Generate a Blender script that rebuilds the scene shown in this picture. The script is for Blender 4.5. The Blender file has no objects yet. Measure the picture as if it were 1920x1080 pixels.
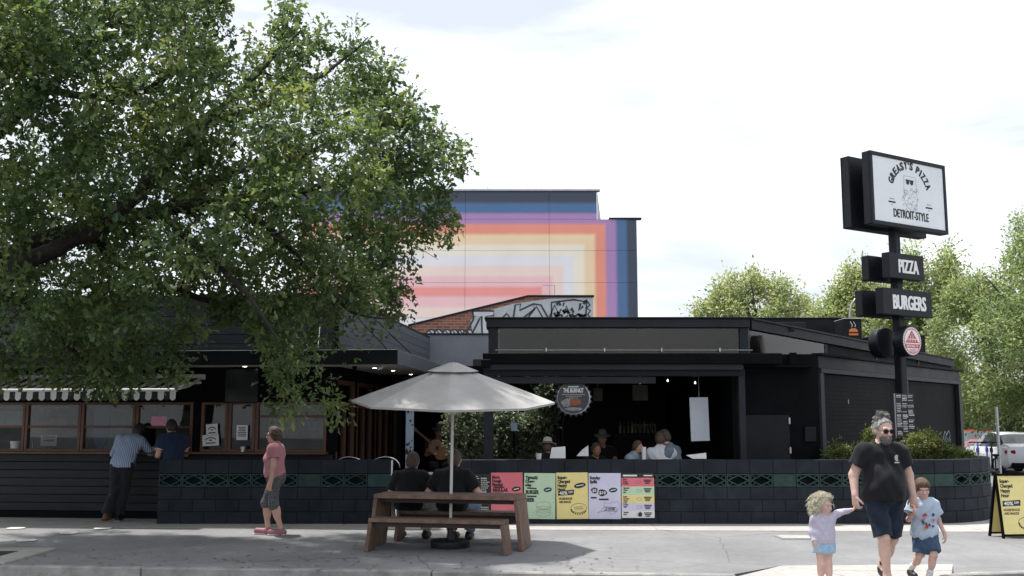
import bpy, bmesh, math, random
import numpy as np
from mathutils import Vector, Matrix, Euler
random.seed(7); np.random.seed(7)
sc = bpy.context.scene
COL = sc.collection
R = math.radians
V = Vector

# ------------------------------------------------------------------ camera
CAM_H = 1.75
FPX = 1900.0
PITCH = math.atan(245 / FPX)
cam_d = bpy.data.cameras.new('camera')
cam_d.sensor_width = 36; cam_d.lens = FPX / 1920 * 36
cam_d.clip_start = .1; cam_d.clip_end = 3000
cam = bpy.data.objects.new('camera', cam_d); COL.objects.link(cam)
cam.location = (0, 0, CAM_H); cam.rotation_euler = (R(90) + PITCH, 0, 0)
sc.camera = cam

# ------------------------------------------------------------------ light
SUN_DIR = V((-.54, .40, 2.0)).normalized()          # towards the sun: high, behind the building, a little left
sun_el = math.asin(SUN_DIR.z); sun_az = math.atan2(SUN_DIR.x, SUN_DIR.y)
w = bpy.data.worlds.new('World'); sc.world = w; w.use_nodes = True
nt = w.node_tree; nt.nodes.clear()
o_ = nt.nodes.new('ShaderNodeOutputWorld'); bg = nt.nodes.new('ShaderNodeBackground')
sky = nt.nodes.new('ShaderNodeTexSky'); sky.sky_type = 'NISHITA'; sky.sun_disc = False
sky.sun_elevation = sun_el; sky.sun_rotation = sun_az
sky.air_density = 1.0; sky.dust_density = 1.2; sky.ozone_density = 1.0
tc = nt.nodes.new('ShaderNodeTexCoord'); mp = nt.nodes.new('ShaderNodeMapping')
mp.inputs['Scale'].default_value = (1.0, 1.0, 3.6); mp.inputs['Rotation'].default_value = (0, R(8), R(12))
nz = nt.nodes.new('ShaderNodeTexNoise'); nz.inputs['Scale'].default_value = 2.3; nz.inputs['Detail'].default_value = 7; nz.inputs['Roughness'].default_value = .52
nz.inputs['Distortion'].default_value = .3
rp = nt.nodes.new('ShaderNodeValToRGB'); rp.color_ramp.elements[0].position = .43; rp.color_ramp.elements[1].position = .68   # grey undersides to bright cloud
rp.color_ramp.elements[0].color = (3.65 / 7.4, 3.78 / 7.4, 4.02 / 7.4, 1); rp.color_ramp.elements[1].color = (1, 1, 1, 1)
cm = nt.nodes.new('ShaderNodeMix'); cm.data_type = 'RGBA'; cm.blend_type = 'MULTIPLY'; cm.inputs['Factor'].default_value = 1; cm.inputs['B'].default_value = (7.4, 7.4, 7.4, 1)
mx = nt.nodes.new('ShaderNodeMix'); mx.data_type = 'RGBA'; mx.inputs['Factor'].default_value = .82
nt.links.new(tc.outputs['Generated'], mp.inputs[0]); nt.links.new(mp.outputs[0], nz.inputs['Vector'])
nt.links.new(nz.outputs[0], rp.inputs[0]); nt.links.new(rp.outputs[0], cm.inputs['A']); nt.links.new(cm.outputs['Result'], mx.inputs['B'])
nt.links.new(sky.outputs[0], mx.inputs['A']); nt.links.new(mx.outputs['Result'], bg.inputs[0])
bg.inputs[1].default_value = .10
nt.links.new(bg.outputs[0], o_.inputs[0])
sun_d = bpy.data.lights.new('sun', 'SUN'); sun_d.energy = 2.4; sun_d.angle = R(2.2); sun_d.color = (1, .965, .91)
sun = bpy.data.objects.new('sun', sun_d); COL.objects.link(sun)
sun.rotation_euler = SUN_DIR.to_track_quat('Z', 'Y').to_euler(); sun.location = (-10, 14, 40)
sc.view_settings.view_transform = 'Standard'; sc.view_settings.look = 'None'
sc.view_settings.exposure = 1.27; sc.view_settings.gamma = 1.0; sc.view_settings.use_curve_mapping = False
sc.cycles.max_bounces = 8; sc.cycles.diffuse_bounces = 4; sc.cycles.transparent_max_bounces = 12
sc.cycles.use_denoising = True; sc.cycles.caustics_reflective = False; sc.cycles.caustics_refractive = False
sc.cycles.sample_clamp_indirect = 6

# ------------------------------------------------------------------ pixel helpers (photo pixels, 1920 x 1080)
_ct, _st = math.cos(PITCH), math.sin(PITCH)
def ray(px, py):
    u = (px - 960) / FPX; v = (540 - py) / FPX
    return V((u, _ct - v * _st, _st + v * _ct))
def at(px, py, Y):
    d = ray(px, py); t = Y / d.y
    return V((d.x * t, Y, CAM_H + d.z * t))
def gr(px, py, z=0.0):
    d = ray(px, py); t = (z - CAM_H) / d.z
    return V((d.x * t, d.y * t, z))
def hit(px, py, p0, n):
    d = ray(px, py); c = V((0, 0, CAM_H)); t = (V(p0) - c).dot(n) / d.dot(n)
    return c + d * t
def topx(p):
    q = V(p) - V((0, 0, CAM_H)); dep = q.y * _ct + q.z * _st; up = -q.y * _st + q.z * _ct
    return 960 + q.x / dep * FPX, 540 - up / dep * FPX

# ------------------------------------------------------------------ mesh builder
class MB:
    def __init__(s): s.v = []; s.f = []; s.m = []
    def add(s, vs, fs, mi=0):
        b = len(s.v); s.v.extend([tuple(p) for p in vs])
        for f in fs: s.f.append(tuple(i + b for i in f)); s.m.append(mi)
        return s
    def box(s, c, d, rot=None, bev=0.0, mi=0):
        h = [x / 2 for x in d]; c = V(c)
        rm = None
        if rot is not None: rm = rot if isinstance(rot, Matrix) else Euler(rot).to_matrix()
        if bev <= 0:
            pts = [V((sx * h[0], sy * h[1], sz * h[2])) for sx in (-1, 1) for sy in (-1, 1) for sz in (-1, 1)]
            fs = [(0, 1, 3, 2), (4, 6, 7, 5), (0, 4, 5, 1), (2, 3, 7, 6), (0, 2, 6, 4), (1, 5, 7, 3)]
        else:
            b = min(bev, min(h) * .9); pts = []; ix = {}
            for sx in (-1, 1):
                for sy in (-1, 1):
                    for sz in (-1, 1):
                        sg = (sx, sy, sz)
                        for ax in range(3):
                            ix[(ax,) + sg] = len(pts)
                            pts.append(V([sg[i] * (h[i] if i == ax else h[i] - b) for i in range(3)]))
            fs = []
            for ax in range(3):
                o1, o2 = [i for i in range(3) if i != ax]
                for sg in (-1, 1):
                    q = []
                    for a, b2 in ((-1, -1), (1, -1), (1, 1), (-1, 1)):
                        k = [0, 0, 0]; k[ax] = sg; k[o1] = a; k[o2] = b2; q.append(ix[(ax,) + tuple(k)])
                    fs.append(tuple(q))
                for a in (-1, 1):                      # edges along axis ax, between faces o1 and o2
                    for b2 in (-1, 1):
                        k = [0, 0, 0]; k[o1] = a; k[o2] = b2
                        q = []
                        for face, e in ((o1, -1), (o1, 1), (o2, 1), (o2, -1)):
                            k[ax] = e; q.append(ix[(face,) + tuple(k)])
                        fs.append(tuple(q))
            for sx in (-1, 1):
                for sy in (-1, 1):
                    for sz in (-1, 1):
                        fs.append(tuple(ix[(ax, sx, sy, sz)] for ax in range(3)))
            out = []
            for f in fs:
                n = (pts[f[1]] - pts[f[0]]).cross(pts[f[2]] - pts[f[1]])
                cc = sum((pts[i] for i in f), V()) / len(f)
                out.append(f if n.dot(cc) > 0 else f[::-1])
            fs = out
        if rm is not None: pts = [rm @ p for p in pts]
        return s.add([p + c for p in pts], fs, mi)
    def bx(s, x0, x1, y0, y1, z0, z1, bev=0.0, mi=0):
        return s.box(((x0 + x1) / 2, (y0 + y1) / 2, (z0 + z1) / 2), (abs(x1 - x0), abs(y1 - y0), abs(z1 - z0)), None, bev, mi)
    def tube(s, pts, rad, n=8, cap=True, mi=0):
        pts = [V(p) for p in pts]
        if not hasattr(rad, '__len__'): rad = [rad] * len(pts)
        vs = []; fs = []; ref = None
        for i, p in enumerate(pts):
            t = (pts[min(i + 1, len(pts) - 1)] - pts[max(i - 1, 0)])
            t = t.normalized() if t.length > 1e-9 else V((0, 0, 1))
            if ref is None:
                ref = t.cross(V((0, 0, 1)) if abs(t.z) < .9 else V((1, 0, 0))).normalized()
            else:
                ref = (ref - t * ref.dot(t)).normalized()
            b = t.cross(ref)
            for k in range(n):
                a = 2 * math.pi * k / n
                vs.append(p + (ref * math.cos(a) + b * math.sin(a)) * rad[i])
        for i in range(len(pts) - 1):
            for k in range(n):
                k2 = (k + 1) % n
                fs.append((i * n + k, i * n + k2, (i + 1) * n + k2, (i + 1) * n + k))
        if cap:
            fs.append(tuple(range(n))[::-1]); fs.append(tuple(range((len(pts) - 1) * n, len(pts) * n)))
        return s.add(vs, fs, mi)
    def lathe(s, prof, n=24, c=(0, 0, 0), rot=None, mi=0, cap=True):
        rm = Euler(rot).to_matrix() if rot is not None else None
        vs = []; fs = []; c = V(c)
        for r, z in prof:
            for k in range(n):
                a = 2 * math.pi * k / n; p = V((r * math.cos(a), r * math.sin(a), z))
                vs.append((rm @ p if rm else p) + c)
        for i in range(len(prof) - 1):
            for k in range(n):
                k2 = (k + 1) % n
                fs.append((i * n + k, i * n + k2, (i + 1) * n + k2, (i + 1) * n + k))
        if cap:
            fs.append(tuple(range(n))[::-1]); fs.append(tuple(range((len(prof) - 1) * n, len(prof) * n)))
        return s.add(vs, fs, mi)
    def prism(s, poly, d0, d1, fr, mi=0):
        """poly: 2-D outline (counter-clockwise); fr(a, b, d) -> 3-D point"""
        n = len(poly)
        vs = [fr(a, b, d0) for a, b in poly] + [fr(a, b, d1) for a, b in poly]
        fs = [tuple(range(n))[::-1], tuple(range(n, 2 * n))]
        fs += [(i, (i + 1) % n, n + (i + 1) % n, n + i) for i in range(n)]
        return s.add(vs, fs, mi)
    def face(s, pts, mi=0): return s.add(pts, [tuple(range(len(pts)))], mi)
    def build(s, name, mats, parent=None, smooth=False, local=False, fixn=True):
        me = bpy.data.meshes.new(name)
        vs = s.v
        if parent is not None and not local:
            o = ORG[parent.name]; vs = [(a - o[0], b - o[1], c - o[2]) for a, b, c in vs]
        me.from_pydata(vs, [], s.f)
        if not isinstance(mats, (list, tuple)): mats = [mats]
        for m in mats: me.materials.append(m)
        if len(mats) > 1: me.polygons.foreach_set('material_index', s.m)
        if fixn:
            bm = bmesh.new(); bm.from_mesh(me); bmesh.ops.recalc_face_normals(bm, faces=bm.faces); bm.to_mesh(me); bm.free()
        if smooth:
            me.polygons.foreach_set('use_smooth', [True] * len(me.polygons))
            if smooth is not True: me.set_sharp_from_angle(angle=R(smooth))
        me.update()
        return link(name, me, parent)

ORG = {}
def link(name, me, parent=None):
    o = bpy.data.objects.new(name, me); COL.objects.link(o)
    if parent is not None: o.parent = parent; ORG[o.name] = ORG[parent.name]
    else: ORG[o.name] = (0, 0, 0)
    return o
def tag(o, label=None, cat=None, group=None, kind=None):
    if label: o['label'] = label
    if cat: o['category'] = cat
    if group: o['group'] = group
    if kind: o['kind'] = kind
    return o
def thing(name, label, cat, loc=(0, 0, 0), rz=0, group=None):
    o = bpy.data.objects.new(name, None); COL.objects.link(o)
    o.location = loc; o.rotation_euler = (0, 0, rz); o.empty_display_size = .2
    ORG[o.name] = tuple(loc)
    return tag(o, label, cat, group)
def copy_tree(o, parent=None):
    c = o.copy(); COL.objects.link(c); c.parent = parent
    if o.name in ORG: ORG[c.name] = ORG[o.name]
    for ch in o.children: copy_tree(ch, c)
    return c

# ------------------------------------------------------------------ materials
def srgb(h):
    h = h.lstrip('#'); c = [int(h[i:i + 2], 16) / 255 for i in (0, 2, 4)]
    return tuple(x / 12.92 if x < .04045 else ((x + .055) / 1.055) ** 2.4 for x in c)
MATS = {}
def mat(name, col, rough=.6, var=.18, scale=6, bump=0.0, bscale=40, metal=0.0, spec=.5, ovar=0.0, col2=None, stretch=None, detail=5, coat=0.0, sheen=0.0, rvar=.12, emis=None):
    if name in MATS: return MATS[name]
    m = bpy.data.materials.new(name); m.use_nodes = True; nt = m.node_tree
    b = nt.nodes['Principled BSDF']; L = nt.links.new
    tc = nt.nodes.new('ShaderNodeTexCoord'); src = tc.outputs['Object']
    if stretch:
        mp = nt.nodes.new('ShaderNodeMapping'); mp.inputs['Scale'].default_value = stretch; L(src, mp.inputs[0]); src = mp.outputs[0]
    oi = nt.nodes.new('ShaderNodeObjectInfo')
    ad = nt.nodes.new('ShaderNodeVectorMath'); ad.operation = 'ADD'
    L(src, ad.inputs[0]); L(oi.outputs['Location'], ad.inputs[1])
    n = nt.nodes.new('ShaderNodeTexNoise'); n.inputs['Scale'].default_value = scale; n.inputs['Detail'].default_value = detail; n.inputs['Roughness'].default_value = .62
    L(ad.outputs[0], n.inputs['Vector'])
    c1 = tuple(x * (1 - var) for x in col); c2 = col2 if col2 else tuple(min(x * (1 + var), 1) for x in col)
    r = nt.nodes.new('ShaderNodeValToRGB'); r.color_ramp.elements[0].position = .32; r.color_ramp.elements[1].position = .68
    r.color_ramp.elements[0].color = c1 + (1,); r.color_ramp.elements[1].color = c2 + (1,)
    L(n.outputs[0], r.inputs[0]); out = r.outputs[0]
    if ovar:
        mr = nt.nodes.new('ShaderNodeMapRange'); mr.inputs['To Min'].default_value = 1 - ovar; mr.inputs['To Max'].default_value = 1 + ovar
        L(oi.outputs['Random'], mr.inputs[0])
        mu = nt.nodes.new('ShaderNodeMix'); mu.data_type = 'RGBA'; mu.blend_type = 'MULTIPLY'; mu.inputs['Factor'].default_value = 1
        L(out, mu.inputs['A']); L(mr.outputs[0], mu.inputs['B']); out = mu.outputs['Result']
    L(out, b.inputs['Base Color'])
    rr = nt.nodes.new('ShaderNodeMapRange'); rr.inputs['To Min'].default_value = max(rough - rvar, .02); rr.inputs['To Max'].default_value = min(rough + rvar, 1)
    L(n.outputs[0], rr.inputs[0]); L(rr.outputs[0], b.inputs['Roughness'])
    b.inputs['Metallic'].default_value = metal; b.inputs['Specular IOR Level'].default_value = spec
    b.inputs['Coat Weight'].default_value = coat; b.inputs['Sheen Weight'].default_value = sheen
    if bump:
        n2 = nt.nodes.new('ShaderNodeTexNoise'); n2.inputs['Scale'].default_value = bscale; n2.inputs['Detail'].default_value = 4
        L(ad.outputs[0], n2.inputs['Vector'])
        bp = nt.nodes.new('ShaderNodeBump'); bp.inputs['Strength'].default_value = bump; bp.inputs['Distance'].default_value = .02
        L(n2.outputs[0], bp.inputs['Height']); L(bp.outputs[0], b.inputs['Normal'])
    if emis:
        b.inputs['Emission Color'].default_value = emis[0] + (1,); b.inputs['Emission Strength'].default_value = emis[1]
    MATS[name] = m
    return m
def glass(name, tint=(.9, .95, .95), rough=.02, opac=.12, col=(.02, .02, .02)):
    if name in MATS: return MATS[name]
    m = bpy.data.materials.new(name); m.use_nodes = True; nt = m.node_tree; nt.nodes.clear(); L = nt.links.new
    out = nt.nodes.new('ShaderNodeOutputMaterial'); tr = nt.nodes.new('ShaderNodeBsdfTransparent'); tr.inputs[0].default_value = tint + (1,)
    gl = nt.nodes.new('ShaderNodeBsdfGlossy'); gl.inputs['Roughness'].default_value = rough
    di = nt.nodes.new('ShaderNodeBsdfDiffuse'); di.inputs[0].default_value = col + (1,)
    fr = nt.nodes.new('ShaderNodeFresnel'); fr.inputs[0].default_value = 1.5
    n = nt.nodes.new('ShaderNodeTexNoise'); n.inputs['Scale'].default_value = 1.3
    tc = nt.nodes.new('ShaderNodeTexCoord'); L(tc.outputs['Object'], n.inputs['Vector'])
    bp = nt.nodes.new('ShaderNodeBump'); bp.inputs['Strength'].default_value = .06; L(n.outputs[0], bp.inputs['Height']); L(bp.outputs[0], gl.inputs['Normal'])
    a = nt.nodes.new('ShaderNodeMixShader'); a.inputs[0].default_value = opac; L(tr.outputs[0], a.inputs[1]); L(di.outputs[0], a.inputs[2])
    b = nt.nodes.new('ShaderNodeMixShader'); L(fr.outputs[0], b.inputs[0]); L(a.outputs[0], b.inputs[1]); L(gl.outputs[0], b.inputs[2])
    L(b.outputs[0], out.inputs[0]); MATS[name] = m
    return m
def leafmat(name, c_dark, c_light, c_yel, trans=.35):
    m = bpy.data.materials.new(name); m.use_nodes = True; nt = m.node_tree; nt.nodes.clear(); L = nt.links.new
    out = nt.nodes.new('ShaderNodeOutputMaterial')
    at_ = nt.nodes.new('ShaderNodeAttribute'); at_.attribute_name = 'tint'
    r = nt.nodes.new('ShaderNodeValToRGB'); r.color_ramp.elements[0].color = c_dark + (1,); r.color_ramp.elements[1].color = c_yel + (1,)
    e = r.color_ramp.elements.new(.55); e.color = c_light + (1,)
    L(at_.outputs['Fac'], r.inputs[0])
    di = nt.nodes.new('ShaderNodeBsdfPrincipled'); di.inputs['Roughness'].default_value = .42; di.inputs['Specular IOR Level'].default_value = .5
    L(r.outputs[0], di.inputs['Base Color'])
    tl = nt.nodes.new('ShaderNodeBsdfTranslucent')
    hs = nt.nodes.new('ShaderNodeHueSaturation'); hs.inputs['Hue'].default_value = .485; hs.inputs['Saturation'].default_value = 1.1; hs.inputs['Value'].default_value = 1.5
    L(r.outputs[0], hs.inputs['Color']); L(hs.outputs[0], tl.inputs[0])
    mxs = nt.nodes.new('ShaderNodeMixShader'); mxs.inputs[0].default_value = trans
    L(di.outputs[0], mxs.inputs[1]); L(tl.outputs[0], mxs.inputs[2]); L(mxs.outputs[0], out.inputs[0])
    return m

# ------------------------------------------------------------------ lettering
_TX = {}
def text_geo(s, bold=0.0):
    key = (s, bold)
    if key in _TX: return _TX[key]
    cu = bpy.data.curves.new('t', 'FONT'); cu.body = s; cu.size = 1; cu.offset = bold; cu.fill_mode = 'FRONT'; cu.resolution_u = 3
    ob = bpy.data.objects.new('t', cu); COL.objects.link(ob)
    dg = bpy.context.evaluated_depsgraph_get(); ev = ob.evaluated_get(dg); me = ev.to_mesh()
    vs = [tuple(v.co) for v in me.vertices]; fs = [tuple(p.vertices) for p in me.polygons]
    ev.to_mesh_clear(); bpy.data.objects.remove(ob); bpy.data.curves.remove(cu)
    xs = [v[0] for v in vs] or [0]; ys = [v[1] for v in vs] or [0]
    _TX[key] = (vs, fs, (min(xs), max(xs), min(ys), max(ys)))
    return _TX[key]
def put_text(mb, s, fr, x, y, h, w=None, bold=.02, align='l', off=.003, mi=0, rot=0.0, heavy=0.0):
    """write s so that capital height is h and (optionally) total width w; fr(a, b, d) -> 3-D"""
    vs, fs, (x0, x1, y0, y1) = text_geo(s, bold)
    cap = .70; k = h / cap; kx = (w / (x1 - x0)) if w else k * .85
    wd = (x1 - x0) * kx; ox = {'l': 0, 'c': -wd / 2, 'r': -wd}[align]
    ca, sa = math.cos(rot), math.sin(rot)
    for n_, sh in enumerate((0, -heavy, heavy) if heavy else (0,)):
        pts = []
        for a, b, _ in vs:
            p, q = (a - x0) * kx + ox + sh * h, b * k
            pts.append(fr(x + p * ca - q * sa, y + p * sa + q * ca, off + n_ * .0006))
        mb.add(pts, fs, mi)
def frame(o, u, v, n):
    o, u, v, n = V(o), V(u), V(v), V(n)
    return lambda a, b, d: o + u * a + v * b + n * d
def ribbon(mb, pts, wd, fr, off=.004, mi=0, closed=False):
    """flat painted stroke along 2-D points"""
    if closed: pts = list(pts) + [pts[0]]
    L_, R_ = [], []
    for i, p in enumerate(pts):
        a = pts[max(i - 1, 0)]; b = pts[min(i + 1, len(pts) - 1)]
        if closed and i in (0, len(pts) - 1): a = pts[-2]; b = pts[1]
        dx, dy = b[0] - a[0], b[1] - a[1]; l = math.hypot(dx, dy) or 1
        nx, ny = -dy / l * wd / 2, dx / l * wd / 2
        L_.append(fr(p[0] + nx, p[1] + ny, off)); R_.append(fr(p[0] - nx, p[1] - ny, off))
    n = len(pts); mb.add(L_ + R_, [(n + i, n + i + 1, i + 1, i) for i in range(n - 1)], mi)
def blob(cx, cy, rx, ry, n=20, rot=0, wob=0, seed=0):
    rr = random.Random(seed); out = []
    ph = rr.random() * 6
    for i in range(n):
        a = 2 * math.pi * i / n; k = 1 + wob * math.sin(3 * a + ph) + wob * .6 * math.sin(5 * a + ph * 2)
        x, y = rx * k * math.cos(a), ry * k * math.sin(a)
        out.append((cx + x * math.cos(rot) - y * math.sin(rot), cy + x * math.sin(rot) + y * math.cos(rot)))
    return out
def decal(mb, poly, fr, off=.003, mi=0): mb.face([fr(a, b, off) for a, b in poly], mi)

# ================================================================== materials used by the setting
def asphalt(name, base, agg, stain, gum):
    m = bpy.data.materials.new(name); m.use_nodes = True; nt = m.node_tree; L = nt.links.new; bs = nt.nodes['Principled BSDF']
    tc = nt.nodes.new('ShaderNodeTexCoord'); N = lambda t: nt.nodes.new(t)
    def noise(sc_, det, rough=.6):
        n = N('ShaderNodeTexNoise'); n.inputs['Scale'].default_value = sc_; n.inputs['Detail'].default_value = det; n.inputs['Roughness'].default_value = rough; L(tc.outputs['Object'], n.inputs['Vector']); return n.outputs[0]
    def rng(src, a, b_, c, d):
        r = N('ShaderNodeMapRange'); L(src, r.inputs[0])
        for i, v in enumerate((a, b_, c, d)): r.inputs[i + 1].default_value = v
        return r.outputs[0]
    def mul(a, b_):
        r = N('ShaderNodeMath'); r.operation = 'MULTIPLY'; L(a, r.inputs[0]); L(b_, r.inputs[1]); return r.outputs[0]
    f1 = rng(noise(.55, 6), .35, .68, 1 - stain, 1 + stain * .5)          # broad patches
    f2 = rng(noise(7, 8, .7), .3, .7, .88, 1.10)                          # worn mottling
    f3 = rng(noise(95, 2), .35, .65, 1 - agg, 1 + agg)                    # aggregate
    vo = N('ShaderNodeTexVoronoi'); vo.inputs['Scale'].default_value = 2.6; vo.inputs['Randomness'].default_value = 1; L(tc.outputs['Object'], vo.inputs['Vector'])
    f4 = rng(vo.outputs['Distance'], .045, .075, 1 - gum, 1)              # old gum and oil spots
    v2 = N('ShaderNodeTexVoronoi'); v2.feature = 'DISTANCE_TO_EDGE'; v2.inputs['Scale'].default_value = .33; L(tc.outputs['Object'], v2.inputs['Vector'])
    nzv = N('ShaderNodeTexNoise'); nzv.inputs['Scale'].default_value = 3; nzv.inputs['Detail'].default_value = 6; L(tc.outputs['Object'], nzv.inputs['Vector'])
    mv = N('ShaderNodeMix'); mv.data_type = 'VECTOR'; mv.inputs['Factor'].default_value = .12; L(tc.outputs['Object'], mv.inputs['A']); L(nzv.outputs['Color'], mv.inputs['B']); L(mv.outputs['Result'], v2.inputs['Vector'])
    f5 = rng(v2.outputs['Distance'], .0008, .003, .62, 1)                 # hairline cracks
    f = mul(mul(mul(f1, f2), mul(f3, f4)), f5)
    cb = N('ShaderNodeMix'); cb.data_type = 'RGBA'; cb.blend_type = 'MULTIPLY'; cb.inputs['Factor'].default_value = 1; cb.inputs['A'].default_value = base + (1,); L(f, cb.inputs['B']); L(cb.outputs['Result'], bs.inputs['Base Color'])
    bs.inputs['Roughness'].default_value = .9; bs.inputs['Specular IOR Level'].default_value = .25
    bp = N('ShaderNodeBump'); bp.inputs['Strength'].default_value = .5; bp.inputs['Distance'].default_value = .01; L(mul(f3, f5), bp.inputs['Height']); L(bp.outputs[0], bs.inputs['Normal'])
    return m
M_path = asphalt('path_asphalt', (.235, .235, .24), .14, .20, .28)
M_road = asphalt('road_asphalt', (.085, .086, .09), .25, .2, .2)
M_conc = asphalt('concrete', (.42, .405, .38), .08, .14, .20)
M_kerb = mat('kerb_concrete', (.27, .265, .25), .85, .35, 3.5, bump=.4, bscale=60, ovar=.08, detail=9)
M_soil = mat('soil_mulch', (.035, .026, .02), .95, .5, 30, bump=1, bscale=60)
M_white = mat('white_paint', (.70, .70, .69), .55, .08)
M_block = mat('charcoal_block', (.0185, .0235, .031), .68, .38, 2.6, bump=.3, bscale=70, ovar=.10, detail=9, spec=.16)
M_mortar_back = mat('dark_mortar_backing', (.015, .019, .025), .8, .3, spec=.1)
M_green = mat('dark_green_block', (.026, .051, .047), .6, .30, 7, bump=.25, bscale=80, ovar=.16, spec=.2)
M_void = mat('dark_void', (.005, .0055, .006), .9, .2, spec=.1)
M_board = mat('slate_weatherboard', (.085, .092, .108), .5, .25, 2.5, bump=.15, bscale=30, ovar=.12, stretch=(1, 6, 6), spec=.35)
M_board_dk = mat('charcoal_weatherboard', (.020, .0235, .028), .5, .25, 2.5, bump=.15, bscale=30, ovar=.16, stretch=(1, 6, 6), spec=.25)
M_black = mat('black_paint', (.0038, .0044, .0052), .55, .4, 3, spec=.06, detail=8)
M_black2 = mat('charcoal_steel', (.011, .013, .0165), .45, .3, 3, spec=.16, detail=8)
M_char = mat('charcoal_trim', (.017, .0205, .026), .45, .25, 2, spec=.2, detail=8)
M_timber = mat('red_brown_timber', (.105, .043, .024), .45, .35, 5, bump=.15, bscale=40, stretch=(1, 1, .2), ovar=.12)
M_soffit = mat('soffit_board', (.42, .40, .37), .55, .08, 3, ovar=.05)
M_steel = mat('galvanised_steel', (.42, .43, .44), .4, .15, 6, metal=.7)
M_glass = glass('window_glass')
M_vinyl = glass('clear_vinyl', (.50, .47, .43), .06, .04, (.07, .06, .05))
M_paper = mat('paper', (.74, .75, .75), .7, .05)
M_ink = mat('black_ink', (.018, .018, .02), .6, .1)
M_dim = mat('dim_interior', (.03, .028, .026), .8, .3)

# ================================================================== ground
mb = MB(); S_ = 900
mb.face([(-S_, -60, -.15), (S_, -60, -.15), (S_, S_, -.15), (-S_, S_, -.15)])
tag(mb.build('road', M_road), kind='structure')
def kY(X): return 12.27 - .0876 * (X + 4.33)
KA, KB, KC, KD = (2.52, 11.67), (3.24, 12.5), (5.35, 12.62), (4.86, 11.55)
rk = [(4.86, 11.55), (5.02, 11.70), (5.25, 11.79), (6.03, 11.94), (9, 12.45), (14, 13.1), (40, 15.5)]   # front edge of the kerb right of the ramp
mb = MB()
front = [(-40, kY(-40) + .15), (2.52, kY(2.52) + .15), KB, KC] + [(x, y + .14) for x, y in rk[1:]]
top = [(x, y, 0) for x, y in front] + [(40, 31.2, 0), (9.6, 31.2, 0), (9.6, 60, 0), (-40, 60, 0)]
mb.face(top); n = len(top)
mb.v += [(x, y, -.2) for x, y, z in top]
for i in range(n): mb.f.append((i, (i + 1) % n, n + (i + 1) % n, n + i)); mb.m.append(0)
tag(mb.build('footpath', M_path), kind='structure')
mb = MB()
mb.add([(2.52, 11.675, -.004), (3.24, 12.5, 0), (5.35, 12.62, 0), (4.87, 11.56, -.01), (3.0, 10.9, -.146), (4.6, 10.85, -.146)],
       [(0, 4, 1), (1, 4, 5, 2), (2, 5, 3)])
tag(mb.build('ramp', M_conc), kind='structure')
def ramp_z(y): return -.146 * min(max((12.56 - y) / 1.68, 0), 1)
# kerb: one empty, its stones as children
kerb = bpy.data.objects.new('kerb', None); COL.objects.link(kerb); ORG['kerb'] = (0, 0, 0); tag(kerb, kind='structure')
def kerb_run(p0, p1):
    (x0, y0), (x1, y1) = p0, p1; dx, dy = x1 - x0, y1 - y0; l = math.hypot(dx, dy)
    a = math.atan2(dy, dx); c = ((x0 + x1) / 2 - math.sin(a) * .075, (y0 + y1) / 2 + math.cos(a) * .075, -.095)
    MB().box(c, (l - .012, .15, .206), (0, 0, a), .014).build('kerb_stone', M_kerb, kerb)
xs = [-40, -22, -14.8, -11.3, -7.85, -4.38, -.93, 2.52]
for a, b in zip(xs, xs[1:]): kerb_run((a, kY(a)), (b, kY(b)))
for a, b in zip(rk, rk[1:]): kerb_run(a, b)
gut = MB()
gut.face([(-40, kY(-40) - .34, -.145), (2.5, kY(2.5) - .34, -.145), (2.5, kY(2.5) + .01, -.145), (-40, kY(-40) + .01, -.145)])
tag(gut.build('gutter', M_conc), kind='structure')
# far kerb of the footpath by the parked cars
MB().bx(9.6, 40, 31.2, 31.36, -.2, .006, .012).build('kerb_stone', M_kerb, kerb)
# concrete slabs along the foot of the walls
strip = bpy.data.objects.new('paving_strip', None); COL.objects.link(strip); ORG['paving_strip'] = (0, 0, 0); tag(strip, kind='structure')
def fy(X): return 16.8 - .042 * (X + 9)
x = -13.0
while x < 15:
    x1 = x + 2.55
    yb = (18.7, 18.7) if x1 < 9 else (19.5, 19.5)
    sl = MB(); sk = .05
    sl.prism([(x + .006, fy(x)), (x1 - .006, fy(x1)), (x1 - .006 + sk, yb[0]), (x + .006 + sk, yb[1])], -.05, .006, lambda a, b, d: V((a, b, d)))
    sl.build('paving_slab', M_conc, strip); x = x1
# tree pit
pit = MB().bx(-10.4, -6.52, 12.75, 13.72, -.1, .018).build('soil_bed', M_soil); tag(pit, kind='structure')
edg = bpy.data.objects.new('pit_edging', None); COL.objects.link(edg); ORG['pit_edging'] = (0, 0, 0); tag(edg, kind='structure')
MB().bx(-6.5, -6.16, 12.62, 13.74, -.05, .022, .008).build('edging_slab', M_conc, edg)
MB().bx(-10.4, -6.16, 13.75, 14.05, -.05, .022, .008).build('edging_slab', M_conc, edg)
# white dots on the pavement
for (px, py), lab in zip(((30, 990), (130, 999), (50, 1013), (193, 990)),
        ('white round dot on pale paving, nearest the left edge of the photo', 'white round dot on the pavement, middle of the four dots',
         'white round dot on the pavement, closest to the soil bed', 'white round dot on pale paving in front of the striped-shirt person')):
    p = gr(px, py, .011)
    d = MB().lathe([(.001, .004), (.135, .004), (.14, 0)], 28, p, cap=False)
    tag(d.build('pavement_dot', M_white), lab, 'pavement dot', 'white dots on the pavement')
p = gr(1492, 1008.5)
pc = thing('pit_cover', 'pale rectangular service pit cover set in the grey asphalt', 'pit cover', (p.x, p.y, 0))
MB().box((p.x, p.y, .006), (.52, .42, .02), None, .004).build('rim', M_kerb, pc)
MB().box((p.x, p.y, .012), (.45, .35, .02), None, .004).build('lid', M_conc, pc)
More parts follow.
